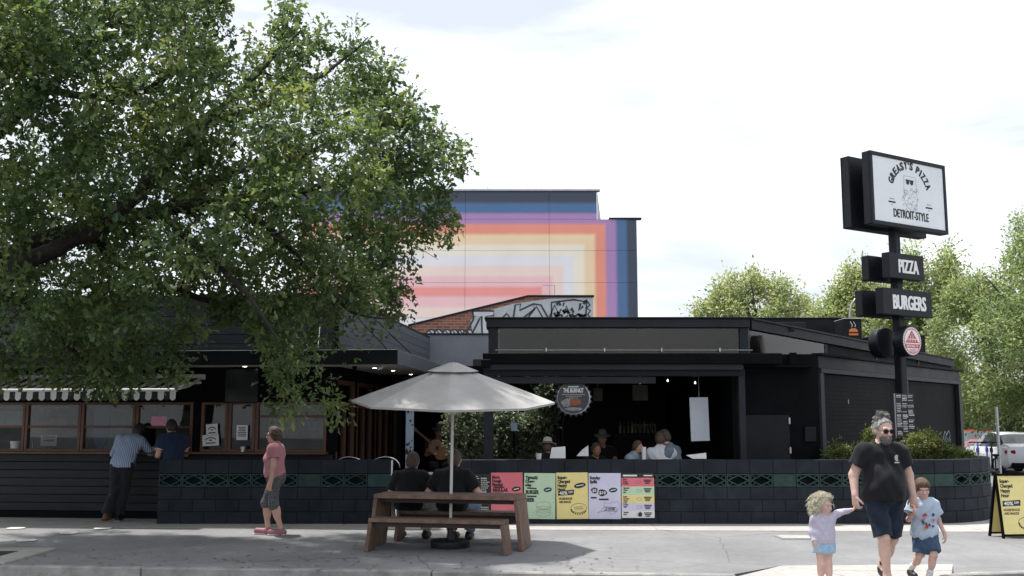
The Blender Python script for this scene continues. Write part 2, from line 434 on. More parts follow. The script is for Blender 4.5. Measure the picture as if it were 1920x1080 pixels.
# fallen leaves
rr = random.Random(3); lv = MB()
for i in range(260):
    if i < 200: X = rr.uniform(-6.4, 1.5); Y = kY(X) + abs(rr.gauss(.1, 1.2)) + .02; z = .006
    else: X = rr.uniform(-6, 6); Y = kY(X) - rr.uniform(.03, .5); z = -.145
    if z > 0 and Y > 16.4: continue
    a = rr.random() * 6.3; s = rr.uniform(.012, .03)
    pts = [(X + s * math.cos(a + k) * q, Y + s * math.sin(a + k) * q, z + rr.uniform(0, .012)) for k, q in ((0, 1.6), (1.6, .7), (3.14, 1.5), (4.7, .7))]
    lv.face(pts)
tag(lv.build('fallen_leaves', mat('dry_leaf', (.16, .11, .05), .8, .5, 20)), 'small dry leaves scattered along the kerb and pavement', 'leaves', kind='stuff')

# ================================================================== breeze-block walls
BL, HT = .39, (.2035, .2035, .2035, .222, .234)
WZ = [0.0]
for h in HT: WZ.append(WZ[-1] + h)
WY = 17.3; WT = .19
blk_me = {}
def block_mesh(L, h, kind):
    key = (round(L, 3), round(h, 3), kind)
    if key in blk_me: return blk_me[key]
    b = MB()
    if kind == 'plain': b.box((0, WT / 2, h / 2), (L - .008, WT, h - .008), None, .006)
    elif kind == 'solid': b.box((0, WT / 2 + .004, h / 2), (L - .008, WT - .008, h - .008), None, .006)
    else:
        w2, h2, t, y0, y1 = L / 2 - .004, h / 2 - .004, .022, .008, .10
        def bar(p, q, th):
            d = V((q[0] - p[0], 0, q[1] - p[1])); l = d.length; a = math.atan2(d.z, d.x)
            b.box(((p[0] + q[0]) / 2, (y0 + y1) / 2, h / 2 + (p[1] + q[1]) / 2), (l, y1 - y0, th), (0, -a, 0))
        bar((-w2, h2 - t / 2), (w2, h2 - t / 2), t); bar((-w2, -h2 + t / 2), (w2, -h2 + t / 2), t)
        bar((-w2 + t / 2, -h2 + t), (-w2 + t / 2, h2 - t), t); bar((w2 - t / 2, -h2 + t), (w2 - t / 2, h2 - t), t)
        y0 = .012
        e = w2 - t; g = h2 - t
        for sx in (-1, 1):
            for sz in (-1, 1): bar((sx * e, 0), (0, sz * g), .021)
        y0 = .016
        for sx in (-1, 1):
            for sz in (-1, 1): bar((sx * e, sz * g), (sx * e * .52, sz * g * .5), .016)
    nm = {'plain': 'block', 'solid': 'green_block', 'breeze': 'breeze_block'}[kind]
    me_ob = b.build(nm, M_block if kind == 'plain' else M_green, None)
    me = me_ob.data; bpy.data.objects.remove(me_ob); blk_me[key] = me
    return me
def put_block(root, s, z, L, h, kind, path):
    nm = {'plain': 'block', 'solid': 'green_block', 'breeze': 'breeze_block'}[kind]
    o = bpy.data.objects.new(nm, block_mesh(L, h, kind)); COL.objects.link(o); o.parent = root
    (x, y), a = path(s); o.location = (x - root.location.x, y - root.location.y, z); o.rotation_euler = (0, 0, a)
def make_wall(root, length, path, solids, bend=None):
    n = int(round(length / BL))
    for c in range(5):
        z, h = WZ[c], HT[c]
        if c == 3:
            for i in range(n): put_block(root, (i + .5) * BL, z, BL, h, 'solid' if i in solids else 'breeze', path)
        elif c % 2 == 0:
            for i in range(n): put_block(root, (i + .5) * BL, z, BL, h, 'plain', path)
        else:
            put_block(root, BL * .25, z, BL / 2, h, 'plain', path)
            for i in range(n - 1): put_block(root, (i + 1) * BL, z, BL, h, 'plain', path)
            put_block(root, length - BL * .25, z, BL / 2, h, 'plain', path)
    core = MB(); k = int(length / .13)
    for zz0, zz1, f0, f1 in ((0.0, WZ[3] - .003, .009, WT - .009), (WZ[3] + .003, WZ[4] - .003, .135, WT - .012), (WZ[4] + .003, WZ[5] - .009, .009, WT - .009)):  # middle run: dark sheet added behind the breeze course so its openings read as shade
        rows = []
        for i in range(k + 1):
            s = .004 + (length - .008) * i / k; (x, y), a = path(s); nx, ny = -math.sin(a), math.cos(a)
            rows.append([(x + nx * f0, y + ny * f0, zz0), (x + nx * f0, y + ny * f0, zz1), (x + nx * f1, y + ny * f1, zz1), (x + nx * f1, y + ny * f1, zz0)])
        vs = [p for r_ in rows for p in r_]; fs = [(0, 1, 2, 3), (4 * k, 4 * k + 3, 4 * k + 2, 4 * k + 1)]
        for i in range(k):
            for j in range(4): fs.append((4 * i + j, 4 * i + 4 + j, 4 * i + 4 + (j + 1) % 4, 4 * i + (j + 1) % 4))
        core.add(vs, fs)
    core.build('mortar_and_backing', M_mortar_back, root)
lw = thing('breeze_block_wall', 'dark low block wall with green breeze course, left of the entrance', 'wall', (-6.02, WY, 0), 0, 'low breeze block walls')
make_wall(lw, 10 * BL, lambda s: ((-5.94 + s, WY), 0), (6, 9))
AC = (6.73, WY + 2.06); LS = 20 * BL; AX = AC[0] - LS
def wall_path(s):
    if s < LS: return (AX + s, WY), 0
    a = (s - LS) / 2.06
    return (AC[0] + 2.06 * math.sin(a), AC[1] - 2.06 * math.cos(a)), a
rw = thing('breeze_block_wall', 'dark low block wall with posters that curves round the corner', 'wall', (AX, WY, 0), 0, 'low breeze block walls')
make_wall(rw, 29 * BL, wall_path, (2, 14, 20, 21))

# ================================================================== left weatherboard building (turned 5 degrees)
C0 = V((-3.11, 17.9, 0)); A5 = R(5); EX = V((math.cos(A5), -math.sin(A5), 0)); EY = V((math.sin(A5), math.cos(A5), 0))
def LW(x, y, z): return C0 + EX * x + EY * y + V((0, 0, z))
def LP(px, py, ly=0.0):                              # photo pixel on the plane ly -> local x, z
    q = hit(px, py, C0 + EY * ly, EY) - C0
    return q.dot(EX), q.z
def LS_(px, py, lx=0.0):                             # photo pixel on the side plane lx -> local y, z
    q = hit(px, py, C0 + EX * lx, EX) - C0
    return q.dot(EY), q.z
bl = thing('weatherboard_building', 'dark weatherboard takeaway building with brown timber windows, under the big tree', 'building', C0, -A5)
ZS, ZW = 1.17, 2.04                                   # sill, window head
XL = -8.6
MB().bx(XL, -.02, .06, .16, 0, 1.13).build('base_wall', M_black, bl, local=True)
for i in range(7):
    z0 = .13 + i * .143
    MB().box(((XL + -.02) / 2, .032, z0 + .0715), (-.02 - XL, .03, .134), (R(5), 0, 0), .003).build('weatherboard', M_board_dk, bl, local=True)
MB().bx(XL, -.02, .0, .06, 0, .125).build('plinth', M_black, bl, local=True)
MB().bx(XL, LP(615, 845)[0], -.20, .10, 1.132, 1.172, .008).build('counter', M_timber, bl, local=True)
MB().bx(XL, .0, .06, .18, ZW, 2.92).build('upper_wall', M_black, bl, local=True)
MB().bx(XL, -.03, .06, .18, 2.922, 3.91).build('upper_wall', M_black, bl, local=True)
for i in range(6):
    z0 = 2.905 + i * .168
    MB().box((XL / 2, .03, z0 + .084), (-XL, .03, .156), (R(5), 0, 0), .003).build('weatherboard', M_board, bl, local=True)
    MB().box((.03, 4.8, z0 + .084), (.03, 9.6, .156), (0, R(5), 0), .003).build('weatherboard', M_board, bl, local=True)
MB().bx(-.02, .05, -.02, .05, 2.9, 3.93).build('corner_trim', M_char, bl, local=True)
MB().bx(XL, .055, -.03, 9.6, 3.92, 3.955).build('roof', M_black2, bl, local=True)
MB().bx(-.16, -.02, .18, 9.6, 2.45, 3.9).build('side_wall', M_black, bl, local=True)
MB().bx(-.16, -.02, .18, 9.6, 0, .8).build('side_wall', M_black, bl, local=True)
# room behind the glass
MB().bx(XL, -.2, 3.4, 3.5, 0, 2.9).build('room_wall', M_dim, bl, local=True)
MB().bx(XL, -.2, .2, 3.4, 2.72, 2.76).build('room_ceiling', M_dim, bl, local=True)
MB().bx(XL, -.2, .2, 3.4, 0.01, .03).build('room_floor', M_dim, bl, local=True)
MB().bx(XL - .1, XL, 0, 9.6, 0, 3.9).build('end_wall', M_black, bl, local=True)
def window(x0, x1, z0, z1, rail=None, open_low=False, y=0.02, fw=.045, post=.05):
    f = MB()
    f.bx(x0, x0 + post, y - .02, y + .07, z0, z1, .004); f.bx(x1 - post, x1, y - .02, y + .07, z0, z1, .004)
    f.bx(x0 + post, x1 - post, y - .018, y + .068, z1 - fw, z1, .004); f.bx(x0 + post, x1 - post, y - .018, y + .068, z0, z0 + fw, .004)
    if rail: f.bx(x0 + post, x1 - post, y, y + .05, rail - .022, rail + .022, .003)
    wn = f.build('window', M_timber, bl, local=True)
    parts = [(rail + .02, z1 - fw), (z0 + fw, rail - .02)] if rail else [(z0 + fw, z1 - fw)]
    for k, (a, b) in enumerate(parts):
        if k == 1 and open_low: continue
        MB().bx(x0 + post - .004, x1 - post + .004, y + .022 + .012 * k, y + .028 + .012 * k, a - .003, b + .003).build('pane', M_glass, wn, local=True)
for a, b, rail, op in ((-150, -52, 800, 0), (-52, 46, 800, 1), (46, 151, 800, 0), (151, 253, 800, 0), (253, 361, 800, 1)):
    x0, _ = LP(a, 800); x1, _ = LP(b, 800); window(x0 + .004, x1 - .004, ZS, ZW, ZS + (ZW - ZS) * .5, bool(op))
for a, b, rail in ((376, 427, 0), (427, 478, 0), (478, 612, 1)):
    x0, _ = LP(a, 800); x1, _ = LP(b, 800); window(x0 + .004, x1 - .004, ZS, ZW, ZS + .62 if rail else None)
for a, b in ((361, 376), (612, 630)):
    MB().bx(LP(a, 800)[0], LP(b, 800)[0] - .002, .02, .16, 1.175, ZW - .004).build('wall_pier', M_black, bl, local=True)
# side windows, seen edge-on
def side_window(y0, y1, z0=.8, z1=2.45):
    f = MB(); xx0, xx1 = -.11, -.01
    f.bx(xx0, xx1, y0, y0 + .08, z0, z1, .004); f.bx(xx0, xx1, y1 - .08, y1, z0, z1, .004)
    for z in (z0, z1 - .09, 1.95): f.bx(xx0 + .004, xx1 - .004, y0 + .08, y1 - .08, z, z + .08, .004)
    f.bx(xx0 + .004, xx1 - .004, (y0 + y1) / 2 - .03, (y0 + y1) / 2 + .03, z0 + .08, 1.95, .004)
    wn = f.build('window', M_timber, bl, local=True)
    MB().bx(-.066, -.06, y0 + .08, y1 - .08, z0 + .08, z1 - .09).build('pane', M_glass, wn, local=True)
for y0, y1 in ((.2, 1.5), (1.72, 3.0), (3.3, 4.6), (4.9, 6.2)):
    side_window(y0, y1)
for y0, y1 in ((.16, .2), (1.5, 1.72), (3.0, 3.3), (4.6, 4.9), (6.2, 9.6)):
    MB().bx(-.14, -.02, y0 + .002, y1 - .002, .8, 2.45).build('wall_pier', M_black, bl, local=True)
# canopy round the corner
cxr, _ = LP(745, 670, -.9); _, zb = LP(745, 683, -.9); _, zt = LP(745, 655, -.9)
cp = MB(); cp.bx(XL, cxr, -.9, -.86, zb, zt, .004).build('fascia', M_black2, bl, local=True)
MB().bx(cxr - .04, cxr - .001, -.858, 9.6, zb, zt, .004).build('fascia', M_board, bl, local=True)  # side fascia takes the paler board colour to stand in for light on it
MB().bx(XL, cxr - .042, -.858, .058, zt - .06, zt - .02).build('canopy_roof', M_black2, bl, local=True)
MB().bx(.06, cxr - .042, .06, 9.6, zt - .062, zt - .022).build('canopy_roof', M_black2, bl, local=True)
k = 7
for i in range(k):
    y0 = -.858 + (.9) / k * i
    MB().bx(XL, cxr - .045, y0 + .003, y0 + .9 / k - .003, zb + .012, zb + .03).build('soffit_board', M_soffit, bl, local=True)
for i in range(9):
    x0 = .06 + (cxr - .11) / 9 * i
    MB().bx(x0 + .003, x0 + (cxr - .11) / 9 - .003, .05, 9.5, zb + .013, zb + .031).build('soffit_board', M_soffit, bl, local=True)
M_lamp = mat('lit_downlight', (.9, .88, .8), .4, .02, emis=((1, .93, .8), 5))
for lx, ly in ((.62, .35), (.75, 1.35), (-1.5, -.4), (.78, 3.0)):
    dl = MB().lathe([(.055, -.006), (.055, .006)], 16, (lx, ly, zb + .006)).build('downlight', M_white, bl, local=True)
    MB().lathe([(.036, -.009), (.036, -.004)], 16, (lx, ly, zb + .006)).build('lamp', M_lamp, dl, local=True)
MB().lathe([(.045, .01), (.043, -.02), (.03, -.045), (.008, -.055)], 14, (.38, -.15, zb + .005)).build('dome_camera', M_black, bl, local=True)
MB().tube([(.9, -.3, zb + .005), (.9, -.34, zb - .03), (.86, -.46, zb - .05)], .022, 8).build('bullet_camera', M_white, bl, local=True)
MB().tube([(.06, .03, 3.85), (1.05, -.5, zt)], .009, 6).build('stay_rod', M_black, bl, local=True)
MB().tube([(.06, 2.0, 3.85), (1.05, 2.3, zt)], .009, 6).build('stay_rod', M_black, bl, local=True)
MB().tube([(-.28, -.02, 3.55), (-.22, -.4, zt)], .011, 6).build('stay_rod', M_steel, bl, local=True)
MB().bx(.02, .11, -.06, .03, 3.78, 3.9, .01).build('floodlight', M_black, bl, local=True)
MB().bx(LP(363, 0)[0], LP(363, 0)[0] + .1, .0, .03, 1.30, 1.37, .004).build('switch_box', M_white, bl, local=True)
# screen
a0, z0 = LP(420, 755, -.06); a1, z1 = LP(486, 690, -.06)
tv = thing('wall_screen', 'black switched-off screen mounted above the brown windows', 'screen', LW((a0 + a1) / 2, -.06, z0), -A5)
MB().bx(-(a1 - a0) / 2, (a1 - a0) / 2, 0, .05, 0, z1 - z0, .01).build('casing', M_black, tv, local=True)
MB().bx(-(a1 - a0) / 2 + .015, (a1 - a0) / 2 - .015, -.004, .0, .015, z1 - z0 - .015).build('display', mat('screen_glass', (.004, .004, .005), .18, .1), tv, local=True)
# far grey wall, roof deck of the court and dark back of the alley
gw = thing('grey_rear_wall', 'plain blue-grey rendered wall at the back between the two buildings', 'wall', LW(0, 9.6, 0))
q = LW(0, 9.6, 0)
MB().bx(q.x - .3, 3.2, q.y + .1, q.y + .3, 0, 4.02).build('render', mat('blue_grey_render', (.20, .215, .245), .7, .10, 2, detail=8), gw)
MB().bx(q.x - .3, 3.22, q.y + .06, q.y + .34, 4.022, 4.06).build('coping', M_char, gw)

# striped awning
M_strb = mat('awning_black', (.012, .012, .014), .7, .2, 10); M_strw = mat('awning_white', (.72, .72, .70), .7, .07, 10)
fx, fz = LP(330, 731, -1.2); _, rz_ = LP(372, 708, -.03)
aw = thing('striped_awning', 'black and white striped scalloped awning above the serving windows', 'awning', LW(fx, 0, 0), -A5)
PER = .1035; NST = 40
f = MB()
for i in range(NST):
    x1 = -i * PER; x0 = x1 - PER
    n2 = 6
    pr = [(-.02 - 1.18 * j / n2, rz_ + (fz - rz_) * j / n2 - .05 * math.sin(math.pi * j / n2)) for j in range(n2 + 1)]
    for j in range(n2):
        f.add([(x0, pr[j][0], pr[j][1]), (x1, pr[j][0], pr[j][1]), (x1, pr[j + 1][0], pr[j + 1][1]), (x0, pr[j + 1][0], pr[j + 1][1])], [(0, 1, 2, 3)], i % 2)
f.build('canopy_fabric', [M_strw, M_strb], aw, smooth=40, local=True)
v = MB()
for i in range(NST):
    x1 = -i * PER; x0 = x1 - PER; m = 6; pts = []
    wav = lambda x: -1.205 - .012 * math.sin(x * 9)
    topz = fz - .015
    for j in range(m + 1):
        t = j / m; x = x0 + (x1 - x0) * t; pts.append((x, wav(x), fz - .14 - .035 * math.sin(math.pi * t)))
    v.face([(x0, -1.2, topz)] + pts + [(x1, -1.2, topz)], i % 2)
v.build('valance', [M_strw, M_strb], aw, local=True)
MB().tube([(-NST * PER - .03, -1.2, fz), (.03, -1.2, fz)], .026, 10).build('front_bar', M_white, aw, local=True)
for xx in (-.06, -NST * PER + .2):
    MB().tube([(xx, -.02, rz_ - .09), (xx + .0, -.6, rz_ - .12), (xx, -1.18, fz - .01)], .02, 8).build('arm', M_white, aw, local=True)
MB().bx(-NST * PER, .0, -.03, .06, rz_ - .03, rz_ + .06, .01).build('cassette', M_white, aw, local=True)

# notices and small things at the windows
def notice(px0, py0, px1, py1, lab, ly=-.012, rot=0, lines=5, pink=False, mt=None):
    x0, z1 = LP(px0, py0, ly); x1, z0 = LP(px1, py1, ly)
    t = thing('paper_notice', lab, 'notice', LW((x0 + x1) / 2, ly, z0), -A5)
    wd, h = x1 - x0, z1 - z0; ca, sa = math.cos(rot), math.sin(rot)
    fr = lambda a, b, d: V((a * ca - (b - h / 2) * sa, -d, h / 2 + a * sa + (b - h / 2) * ca))
    MB().prism([(-wd / 2, 0), (wd / 2, 0), (wd / 2, h), (-wd / 2, h)], 0, .003, fr).build('sheet', mt or M_paper, t, local=True)
    pr = MB(); rr = random.Random(int(px0))
    if lines == 'arch':
        ribbon(pr, [(wd * .33 * math.cos(a), h * .45 + h * .28 * math.sin(a)) for a in np.linspace(.3, 2.84, 9)], h * .09, fr, .005)
        decal(pr, [(-wd * .1, h * .45), (wd * .1, h * .45), (wd * .08, h * .56), (-wd * .08, h * .56)], fr, .005)
        ribbon(pr, [(-wd * .3, h * .25), (wd * .3, h * .25)], h * .1, fr, .005)
    else:
        for i in range(lines):
            b = h * (.85 - .7 * i / lines); l = rr.uniform(.3, .42) * wd
            ribbon(pr, [(-l, b), (l, b)], h * .35 / lines, fr, .005)
    pr.build('print', mat('pink_ink', (.55, .06, .10), .6, .1) if pink else M_ink, t, local=True)
notice(387, 795, 408, 817, 'upper of the two white notices stuck on the narrow brown window', rot=.08, lines='arch')
notice(380, 815, 410, 836, 'lower, wider white notice with an arched print on the narrow brown window', rot=.06, lines='arch')
notice(444, 797, 464, 825, 'white typed notice on the window beside the black screen', lines=6)
notice(77, 816, 106, 836, 'small white sign with pink print standing in the second serving window', ly=.12, lines=2, pink=True)
pz = LP(455, 838, -.1)
t = thing('paper_cup', 'small white cup on the sill below the typed notice', 'cup', LW(pz[0], -.1, 1.173), -A5)
MB().lathe([(.026, 0), (.036, .085), (.038, .085), (.038, .092), (.03, .09)], 16).build('cup', M_white, t, local=True)
pz = LP(30, 845, .3)
t = thing('white_bucket', 'white tub on the counter inside the open leftmost serving window', 'bucket', LW(pz[0], .3, 1.10), -A5)
MB().lathe([(.085, 0), (.105, .22), (.112, .22), (.112, .245), (.095, .24), (.08, .02)], 20).build('tub', M_white, t, local=True)
MB().bx(XL, -.3, .2, .62, 1.06, 1.10).build('inner_counter', M_timber, bl, local=True)
# pink neon-like sign and blue board inside
pz = LP(297, 788, .5)
t = thing('pink_sign', 'small pink lit sign hanging inside the serving window', 'sign', LW(pz[0], .5, pz[1] - .1), -A5)
MB().bx(-.14, .14, 0, .04, 0, .17, .01).build('panel', mat('pink_sign_face', (.45, .05, .14), .4, .4, 14, emis=((.9, .1, .3), .06)), t, local=True)
MB().bx(-.15, .15, -.012, .05, -.05, -.002, .006).build('base', M_steel, t, local=True)
pz = LP(191, 772, 1.2)
t = thing('blue_board', 'tall rounded blue board standing inside the third serving window', 'board', LW(pz[0], 1.2, 1.3), -A5)
MB().prism([(x * .16, .35 + z * .5) for x, z in blob(0, 0, 1, 1, 20)], 0, .04, lambda a, b, d: V((a, d, b))).build('board', mat('blue_gloss', (.02, .10, .32), .35, .1), t, local=True)
MB().bx(-.03, .03, .045, .08, -.2, .6).build('support', M_steel, t, local=True)
for i, (px, z, hh, c) in enumerate(((12, 1.6, .3, (.3, .32, .3)), (90, 1.75, .25, (.25, .24, .22)), (125, 1.55, .42, (.10, .08, .06)), (225, 1.6, .35, (.2, .22, .2)), (330, 1.62, .3, (.12, .13, .1)), (540, 1.35, .45, (.2, .21, .2)), (590, 1.3, .4, (.24, .25, .26)))):
    pz = LP(px, 800, 2.2)
    t = thing('wall_cabinet', ('pale cabinet inside the leftmost serving window', 'grey cabinet inside the second serving window', 'brown shelf unit inside the second serving window',
        'grey-green cabinet inside the third serving window', 'dim cabinet inside the fourth serving window', 'grey cabinet behind the wide brown window', 'pale tall cabinet at the right of the wide brown window')[i], 'cabinet', LW(pz[0], 2.2, 0), -A5)
    MB().bx(-.42, .42, 0, .5, 0, z, .01).build('body', mat('cabinet_%d' % i, c, .5, .2), t, local=True)
    MB().bx(-.4, .4, .02, .4, z, z + hh, .01).build('shelf', mat('cabinet_top_%d' % i, tuple(x * 1.3 for x in c), .5, .3), t, local=True)
    MB().bx(-.3, -.28, -.025, 0, z * .6, z * .75, .003).build('handle', M_steel, t, local=True)

# ================================================================== black bar building
FYB = 17.75                                           # plane of the posts
bar = thing('bar_building', 'black single-storey bar with an open front and clear upper windows', 'building', (1.8, 18, 0))
def X(px, Y): return (px - 960) / FPX * Y             # good enough for vertical edges near the horizon
def Z(py, Y): return at(960, py, Y).z
xl, xr = at(907, 760, FYB).x, at(1398, 760, FYB).x
for a, b in ((907, 925), (1386, 1398)):
    MB().bx(at(a, 760, FYB).x, at(b, 760, FYB).x, FYB, FYB + .15, 0, Z(692, FYB), .006).build('post', M_char, bar)
# header: box fascia, trim, roller housing
y0 = 17.52
MB().bx(at(905, 670, y0).x, at(1466, 670, y0).x, y0, y0 + .5, Z(682, y0), Z(662, y0), .006).build('fascia', M_black, bar)
MB().bx(at(909, 670, y0).x, at(1395, 670, y0).x, y0 + .06, y0 + .4, Z(693, y0), Z(682, y0) - .003, .006).build('header_trim', M_char, bar)
MB().bx(xl, xr, FYB - .03, FYB + .2, Z(705, FYB), Z(692, FYB) - .003, .006).build('roller_housing', M_black2, bar)
MB().bx(xl + .1, at(1230, 712, FYB).x, FYB + .03, FYB + .06, Z(719, FYB), Z(706, FYB), .004).build('rolled_blind', M_char, bar)
MB().bx(at(905, 0, y0).x + .0, at(905, 0, y0).x + .16, y0 - .05, y0 + .1, Z(690, y0), Z(674, y0), .01).build('bracket_lamp', M_black, bar)
# clear upper windows
YC = 18.1
xa, xb = at(915, 640, YC).x, at(1402, 640, YC).x
z_gt, z_gb, z_rt = Z(615, YC), Z(660, YC), Z(599, YC)
MB().bx(xa - .03, xb + .02, YC - .12, YC + .4, z_gt, z_rt, .006).build('roof_beam', M_char, bar)
MB().bx(xa - .06, xb + .05, YC - .16, YC + .5, z_rt + .002, z_rt + .03, .004).build('roof_edge', M_black2, bar)
for a, b in ((916, 934), (1386, 1402)):
    MB().bx(at(a, 640, YC).x, at(b, 640, YC).x, YC - .05, YC + .08, z_gb - .05, z_gt - .002, .004).build('mullion', M_char, bar)
MB().bx(at(934, 0, YC).x, at(1386, 0, YC).x, YC - .004, YC + .004, z_gb - .03, z_gt).build('clear_blind', M_vinyl, bar)
MB().tube([(at(930, 0, YC).x, YC - .05, Z(657, YC)), (at(1390, 0, YC).x, YC - .05, Z(657, YC))], .008, 6).build('blind_rail', M_steel, bar)
for px in (1021, 1125, 1227, 1331):
    MB().bx(at(px, 0, YC).x - .012, at(px, 0, YC).x + .012, YC - .085, YC - .062, Z(660, YC), Z(653, YC), .003).build('hook', M_white, bar)
# roof plates and court opening on the left
zr = z_rt - .03
MB().bx(xa, xb, YC + .42, 19.3, zr - .02, zr).build('clear_roof', M_vinyl, bar)
MB().bx(.75, 5.4, 19.31, 26.2, zr - .08, zr).build('roof', M_black2, bar)
# sloping lining behind the clear blinds (brown underside)
M_brown = mat('brown_lining', (.055, .045, .037), .7, .5, 1.5)
MB().add([(xa + .2, YC + .15, z_gt - .02), (xb - .1, YC + .15, z_gt - .02), (xb - .1, YC + 1.1, z_gb + .05), (xa + .2, YC + 1.1, z_gb + .05)], [(0, 1, 2, 3)]).build('roof_lining', M_brown, bar)
for px in (985, 1140, 1290):
    xx = at(px, 0, YC).x
    MB().box((xx + .3, YC + .55, (z_gt + z_gb) / 2 - .04), (.07, 1.25, .10), (R(-22), 0, R(35))).build('rafter', mat('lit_tone_rafter', (.34, .30, .26), .7, .2), bar)  # rafter colour lightened so they read as a lit diagonal behind the vinyl
MB().bx(at(1083, 0, YC).x, at(1228, 0, YC).x, YC + .06, YC + .1, Z(654, YC), Z(635, YC), .006).build('inner_panel', mat('grey_panel', (.10, .105, .115), .6, .15), bar)
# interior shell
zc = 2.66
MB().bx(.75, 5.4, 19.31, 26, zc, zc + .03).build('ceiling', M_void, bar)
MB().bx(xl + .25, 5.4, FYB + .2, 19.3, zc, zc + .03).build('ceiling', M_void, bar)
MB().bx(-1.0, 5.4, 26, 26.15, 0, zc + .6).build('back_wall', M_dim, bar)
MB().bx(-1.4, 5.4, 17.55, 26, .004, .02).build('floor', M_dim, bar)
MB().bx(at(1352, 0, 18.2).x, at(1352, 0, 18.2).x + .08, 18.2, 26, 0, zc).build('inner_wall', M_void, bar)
# door wall, right of the opening
YD = 18.35
xd0, xd1 = xr - .06, at(1536, 760, YD).x
MB().bx(xd0 + .02, xd1, YD, YD + .12, 0, Z(664, YD)).build('door_wall', M_black, bar)
MB().bx(xd0 + .08, at(1452, 0, YD).x, YD - .03, YD, .9, Z(778, YD), .004).build('door', M_black2, bar)
for py in (783, 838):
    MB().bx(at(1450, 0, YD).x, at(1453, 0, YD).x, YD - .06, YD - .03, Z(py + 12, YD), Z(py, YD), .003).build('hinge', M_steel, bar)
MB().bx(at(1478, 0, YD).x, at(1498, 0, YD).x, YD - .05, YD, Z(828, YD), Z(800, YD), .005).build('letter_box', M_black2, bar)
MB().bx(at(1455, 0, YD).x, at(1466, 0, YD).x, YD - .14, YD - .06, Z(682, YD) - .02, Z(662, YD) + .0).build('downpipe_head', M_black, bar)
# angled side with roller shutters
P0 = V((xd1, YD, 0)); AW = R(50); DA = V((math.cos(AW), math.sin(AW), 0)); NA = V((math.sin(AW), -math.cos(AW), 0))
LEN = 8.56
def AP(px, py, off=0.0):
    q = hit(px, py, P0 + NA * off, NA) - P0
    return q.dot(DA), q.z
def abox(nm, s0, s1, d0, d1, z0, z1, m, bev=.004, parent=None):
    c = P0 + DA * ((s0 + s1) / 2) + NA * ((d0 + d1) / 2) + V((0, 0, (z0 + z1) / 2))
    return MB().box(c, (abs(s1 - s0), abs(d1 - d0), abs(z1 - z0)), (0, 0, AW), bev).build(nm, m, parent or bar)
zA, zB, zC = Z(667, YD), Z(690, YD), Z(699, YD)
LEN = AP(1802, 780)[0]
abox('side_wall', 0.0, LEN, -.25, -.12, 0, zB - .01, M_black)
abox('fascia', .0, LEN, -.14, .02, zB, zA, M_black2)
abox('gutter', -.02, LEN + .06, -.1, .1, zA + .002, zA + .05, M_black)
abox('header_trim', .02, LEN, -.1, .06, zC, zB - .003, M_char)
sp = AP(1691, 780)[0]; sq = AP(1702, 780)[0]
for s0, s1 in ((.0, .16), (sp, sq), (LEN - .2, LEN)):
    abox('post', s0, s1, -.11, .045, 0, zC - .003, M_char)
for s0, s1 in ((.16, sp), (sq, LEN - .2)):
    ns = 24; zt_ = zC - .01
    for i in range(ns):
        za, zb_ = .75 + (zt_ - .75) * i / ns, .75 + (zt_ - .75) * (i + 1) / ns
        abox('shutter_slat', s0 + .004, s1 - .004, -.10, -.045 - .012 * (i % 1), za + .0002, zb_ - .0002, M_black, .0015)
for px, py in ((1594, 752), (1546, 763)):
    s, z = AP(px, py); abox('scuff', s - .012, s + .012, -.043, -.03, z - .05, z + .03, M_steel, .002)
# painted scrawl on the right shutter
fa = frame(P0, DA, (0, 0, 1), NA)
sg = MB(); s0, zz = AP(1768, 828)
for pts in ([(0, 0), (.08, .16), (.14, .02), (.2, .2), (.26, .0), (.34, .12), (.42, .05), (.52, .2), (.5, .02)], [(.05, .1), (.2, .28), (.3, .22), (.25, .1)], [(.3, .2), (.45, .3), (.5, .22)]):
    ribbon(sg, [(s0 + a * 1.2, zz - .05 + b) for a, b in pts], .018, fa, -.02)
sg.build('scrawl', mat('silver_marker', (.35, .42, .52), .5, .1), bar)
# upper roof along the side
K0 = V((xb, YC, 0)); zr0 = z_rt; LR = 11.7
def rbox(nm, s0, s1, d0, d1, z0, z1, m, dz=0.0):
    a = V(K0 + DA * s0); b_ = V(K0 + DA * s1); mbx = MB()
    sl = -.22 / LR
    vs = []
    for s, base in ((s0, a), (s1, b_)):
        for d in (d0, d1):
            for z in (z0, z1): vs.append(base + NA * d + V((0, 0, z + sl * s)))
    mbx.add(vs, [(0, 1, 3, 2), (4, 6, 7, 5), (0, 4, 5, 1), (2, 3, 7, 6), (0, 2, 6, 4), (1, 5, 7, 3)])
    return mbx.build(nm, m, bar)
rbox('roof_beam', .06, LR, -.35, .06, z_gt - .02, z_rt - .002, M_black2)
rbox('roof_edge', .06, LR, -.4, .10, z_rt, z_rt + .03, M_black2)
rbox('clear_blind', .04, 3.4, -.02, -.012, z_gb - .1, z_gt - .022, M_vinyl)
rbox('upper_panel', 3.42, LR, -.06, -.02, z_gb - .5, z_gt - .022, M_black)
for s in (3.4, 6.2, 9.0): rbox('mullion', s, s + .1, -.08, .0, z_gb - .4, z_gt - .024, M_black2)
rbox('roof', .06, LR, -4.5, -.36, z_rt - .12, z_rt - .04, M_black2)
rbox('inner_panel', .3, 3.3, -1.2, -1.15, z_gb - .3, z_gt - .03, M_void)

